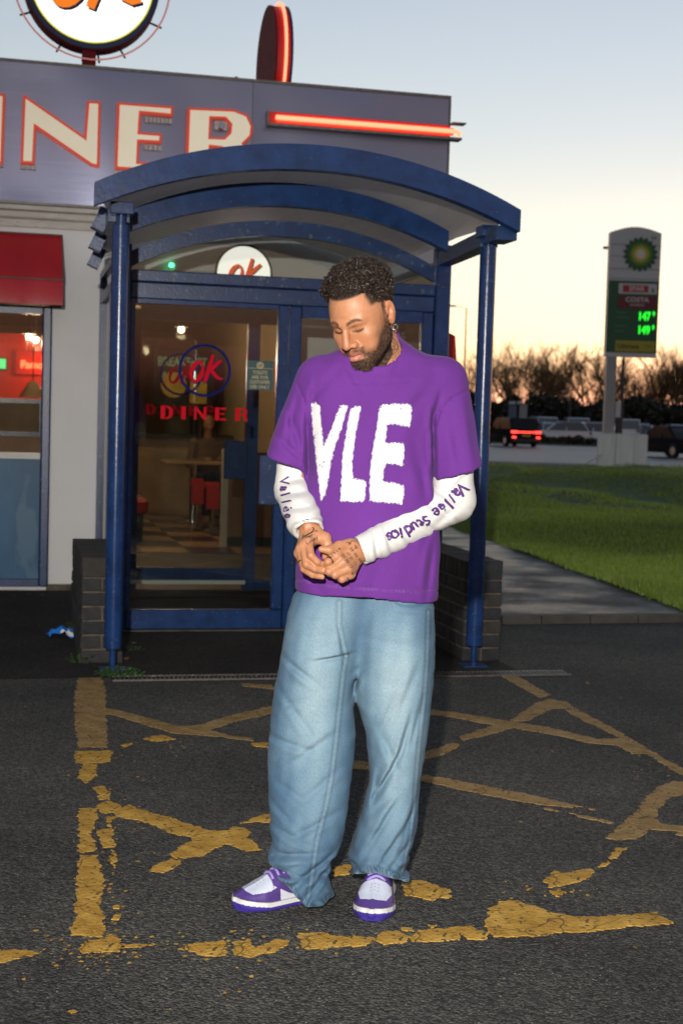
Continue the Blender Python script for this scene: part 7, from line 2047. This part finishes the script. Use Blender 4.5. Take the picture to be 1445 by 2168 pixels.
# ---------------------------------------------------------------- trainers
def shoe(kx, heel, yaw_dir, label):
    """shoe frame: x to the toe, y to its left, z up"""
    T0 = np.array(heel); f = nrm(np.array([yaw_dir[0], yaw_dir[1], 0])); l = np.array([-f[1], f[0], 0])
    def w(p): p = np.asarray(p); return T0 + p[:, :1] * kx * f + p[:, 1:2] * l + p[:, 2:3] * np.array([0, 0, 1.])
    LN = .292
    v = Vol((-.03, -.075, -.006), (LN + .02, .075, .14), .0018)
    xx, yy_, zz_ = v.ax[0][:, None, None], v.ax[1][None, :, None], v.ax[2][None, None, :]
    hw = np.interp(v.ax[0], [-.0, .015, .05, .11, .17, .215, .25, .275, .288, LN], [.012, .030, .037, .036, .046, .052, .047, .034, .020, .002])[:, None, None]
    cyl_ = np.interp(v.ax[0], [0, .1, .2, LN], [0, .0, -.004, -.008])[:, None, None] * 0
    outl = np.abs(yy_ - cyl_) - hw
    ex = np.maximum(np.maximum(-xx, xx - LN), outl)
    spring = np.interp(v.ax[0], [0, .2, LN], [0, 0, .012])[:, None, None]
    sole = np.maximum(np.maximum(ex - .004, zz_ - (.022 + spring)), spring * .9 - zz_)
    hgt_ = np.interp(v.ax[0], [0, .02, .08, .13, .165, .20, .235, .265, LN], [.095, .100, .098, .100, .092, .074, .058, .048, .034])[:, None, None]
    # upper: an arched section narrowing to the top
    t = np.clip((zz_ - .02) / (hgt_ - .02), 0, 1.2); wd = (hw - .002) * np.sqrt(np.clip(1 - t ** 2.6, 0, 1)) 
    up_ = np.maximum(np.maximum(np.abs(yy_) - wd, zz_ - hgt_), np.maximum(-xx - .001, xx - LN + .002)) * .7
    v.D = np.minimum(sole, up_).astype(np.float32) + 0 * v.D
    for _ in range(6):                                                  # soften every edge
        for a_ in range(3): v.D[...] = (np.roll(v.D, 1, a_) + np.roll(v.D, -1, a_) + 2 * v.D) / 4
    v.D -= .0016
    Vs, Fs = v.mesh(); x_, y_, z_ = Vs.T
    sp = np.interp(x_, [0, .2, LN], [0, 0, .012])
    purple, lilac, wht = np.array([.085, .045, .22]), np.array([.055, .035, .30]), np.array([.62, .64, .72])
    c = np.repeat(wht[None], len(Vs), 0)
    # vamp: white toe box ringed by a purple mudguard; purple eyestay; white quarter
    zrel = z_ - sp
    guard = (x_ > .168) & (zrel > .0225) & ((z_ < np.interp(x_, [.168, .20, .225, .25, LN], [.060, .050, .047, .044, .06])) | (x_ > .262))
    eyest = (x_ < .188) & (x_ > .085) & (z_ > np.interp(x_, [.085, .13, .188], [.030, .034, .062]))
    c[guard] = purple; c[eyest] = purple
    c[(x_ < .05) & (zrel > .0225)] = purple
    box = (x_ >= .188) & (x_ < .26) & ~guard & (zrel > .0225); c[box] = np.array([.58, .62, .74])
    mids = zrel <= .0225; c[mids] = np.array([.72, .72, .70])
    c[zrel <= .010] = lilac
    c = mixc(c, np.exp(-((zrel - .0225) / .0016) ** 2) * .6, (.10, .09, .14)); c = mixc(c, np.exp(-((zrel - .0175) / .0012) ** 2) * .3, (.35, .33, .36))
    edge = np.exp(-((x_ - .188) / .0018) ** 2) * (z_ > .055); c = mixc(c, edge * .5, (.04, .02, .1))
    for i in range(3):
        for j in (-1, 0, 1):
            d2 = (x_ - .205 - i * .011) ** 2 + (y_ - j * .010) ** 2; c = mixc(c, np.exp(-d2 / .0018 ** 2) * (z_ > .05) * .7, (.12, .12, .18))
    so_ = mpart('shoe', np_mesh('shoe', w(Vs), Fs, c), M['leather'], label=label)
    so_.name = 'shoe'
    MW[so_.name] = MM
    # tongue and flat lilac laces
    lz_ = lambda x0: float(np.interp(x0, [.13, .165, .19], [.102, .094, .083]))
    for i in range(4):
        x0 = .128 + i * .018; mb = MB(); pts = [w(np.array([[x0 + (.004 if s < 0 else 0), s * .024, lz_(x0) - .012 * s * s]]))[0] for s in np.linspace(-1, 1, 7)]
        mb.tube([tuple(p) for p in pts], .0042, 6); mpart('lace', mesh_from('lace', mb.v, mb.f, True), M['lace'], so_)
    for s in (-1, 1):
        mb = MB(); pts = [w(np.array([[.150 + .01 * math.cos(t), s * (.006 + .022 * math.sin(t)), 0.098 + .008 * math.sin(t * 2)]]))[0] for t in np.linspace(0, 3.0, 9)]
        mb.tube([tuple(p) for p in pts], .0038, 6); mpart('lace', mesh_from('lace', mb.v, mb.f, True), M['lace'], so_)
M['leather'] = attr_mat('trainer_leather', .42, bump=.25, bscale=350, spec=.4, var=.04, vscale=120)
M['lace'] = mat('lilac_lace', (.33, .26, .62), .7, var=.1, vscale=80)
shoe(.93, HEEL_A, DIR_A, 'trainer pointing to the left of the picture')
shoe(1.0, HEEL_B, DIR_B, 'trainer pointing at the camera')
# ================================================================== customers inside the diner
def customer(label, u, v, zseat, hair_c, top_c, face_deg, long_hair, seed):
    b = FB @ Vector((u, v, 0)); t = thing('person', label, 'person', b, TH + R(face_deg), 'customers inside the diner')
    Mw = MW[t.name]; A = np.array([list(r) for r in Mw])
    def put(name, vol, m, col=None):
        Vv, Ff = vol.mesh(); Vv = Vv @ A[:3, :3].T + A[:3, 3]
        me = np_mesh(name, Vv, Ff, col(Vv) if callable(col) else None); me.transform(Mw.inverted()); me.materials.append(m)
        o = bpy.data.objects.new(name, me); COL.objects.link(o); o.parent = t
    s = zseat
    bd = Vol((-.32, -.55, .0), (.32, .25, s + .92), .013)                # faces -y
    bd.ell((0, -.01, s + .76), (.076, .095, .118)); bd.cap((0, -.08, s + .70), (0, -.09, s + .69), .03, .025, .03); bd.cap((0, -.098, s + .765), (0, -.112, s + .745), .010, .013, .01)
    bd.cap((0, .01, s + .66), (0, .02, s + .55), .052, .06, .02); bd.ell((0, .02, s + .32), (.15, .10, .26), .04)
    for q in (-1, 1):
        bd.ell((q * .078, .0, s + .755), (.012, .02, .03), .006)
        bd.cap((q * .17, .02, s + .50), (q * .22, -.04, s + .24), .046, .04, .04); bd.cap((q * .22, -.04, s + .24), (q * .08, -.26, s + .30), .038, .028, .02); bd.cap((q * .08, -.26, s + .30), (q * .05, -.33, s + .31), .03, .02, .01)
        bd.cap((q * .09, .02, s + .08), (q * .11, -.40, s + .06), .082, .06, .03); bd.cap((q * .11, -.40, s + .06), (q * .11, -.38, .08), .055, .04, .02); bd.cap((q * .11, -.36, .05), (q * .11, -.50, .04), .042, .035, .02)
    put('body', bd, mat('customer_skin', (.45, .22, .13), .5))
    tp = Vol((-.32, -.35, s - .02), (.32, .22, s + .62), .013)
    tp.ell((0, .02, s + .30), (.165, .115, .30), .0); tp.cap((-.15, .02, s + .50), (.15, .02, s + .50), .065, .065, .05)
    for q in (-1, 1): tp.cap((q * .17, .02, s + .49), (q * .225, -.04, s + .24), .058, .052, .03); tp.cap((q * .225, -.04, s + .24), (q * .10, -.23, s + .295), .052, .042, .02)
    put('jumper', tp, mat('customer_top', top_c, .8, var=.15))
    tr = Vol((-.25, -.5, .08), (.25, .25, s + .2), .013)
    for q in (-1, 1): tr.cap((q * .09, .03, s + .08), (q * .11, -.40, s + .06), .10, .075, .04); tr.cap((q * .11, -.40, s + .06), (q * .11, -.38, .12), .07, .055, .02)
    put('trousers', tr, mat('customer_trousers', (.03, .035, .06), .8))
    hr = Vol((-.16, -.14, s + .40), (.16, .18, s + .95), .011)
    hr.ell((0, .015, s + .79), (.092, .105, .115))
    if long_hair:
        for q in (-1, 1): hr.cap((q * .075, .02, s + .78), (q * .105, .0, s + .52), .045, .04, .04)
        hr.cap((0, .07, s + .75), (0, .09, s + .50), .07, .06, .04)
    hr.ell((0, -.105, s + .735), (.064, .075, .085), .01, cut=True)
    put('hair', hr, mat('customer_hair', hair_c, .5))
u, v, z = lp3(440, 905, 10.3)
customer('dark-haired woman seated at the table seen through the door glass', u, v, .46, (.02, .012, .010), (.16, .10, .06), 8, True, 1)
u, v, z = lp3(18, 828, 6.9)
customer('man with short dark hair sitting behind the counter in the left window', u, v, .48, (.03, .02, .015), (.06, .06, .08), -10, False, 2)
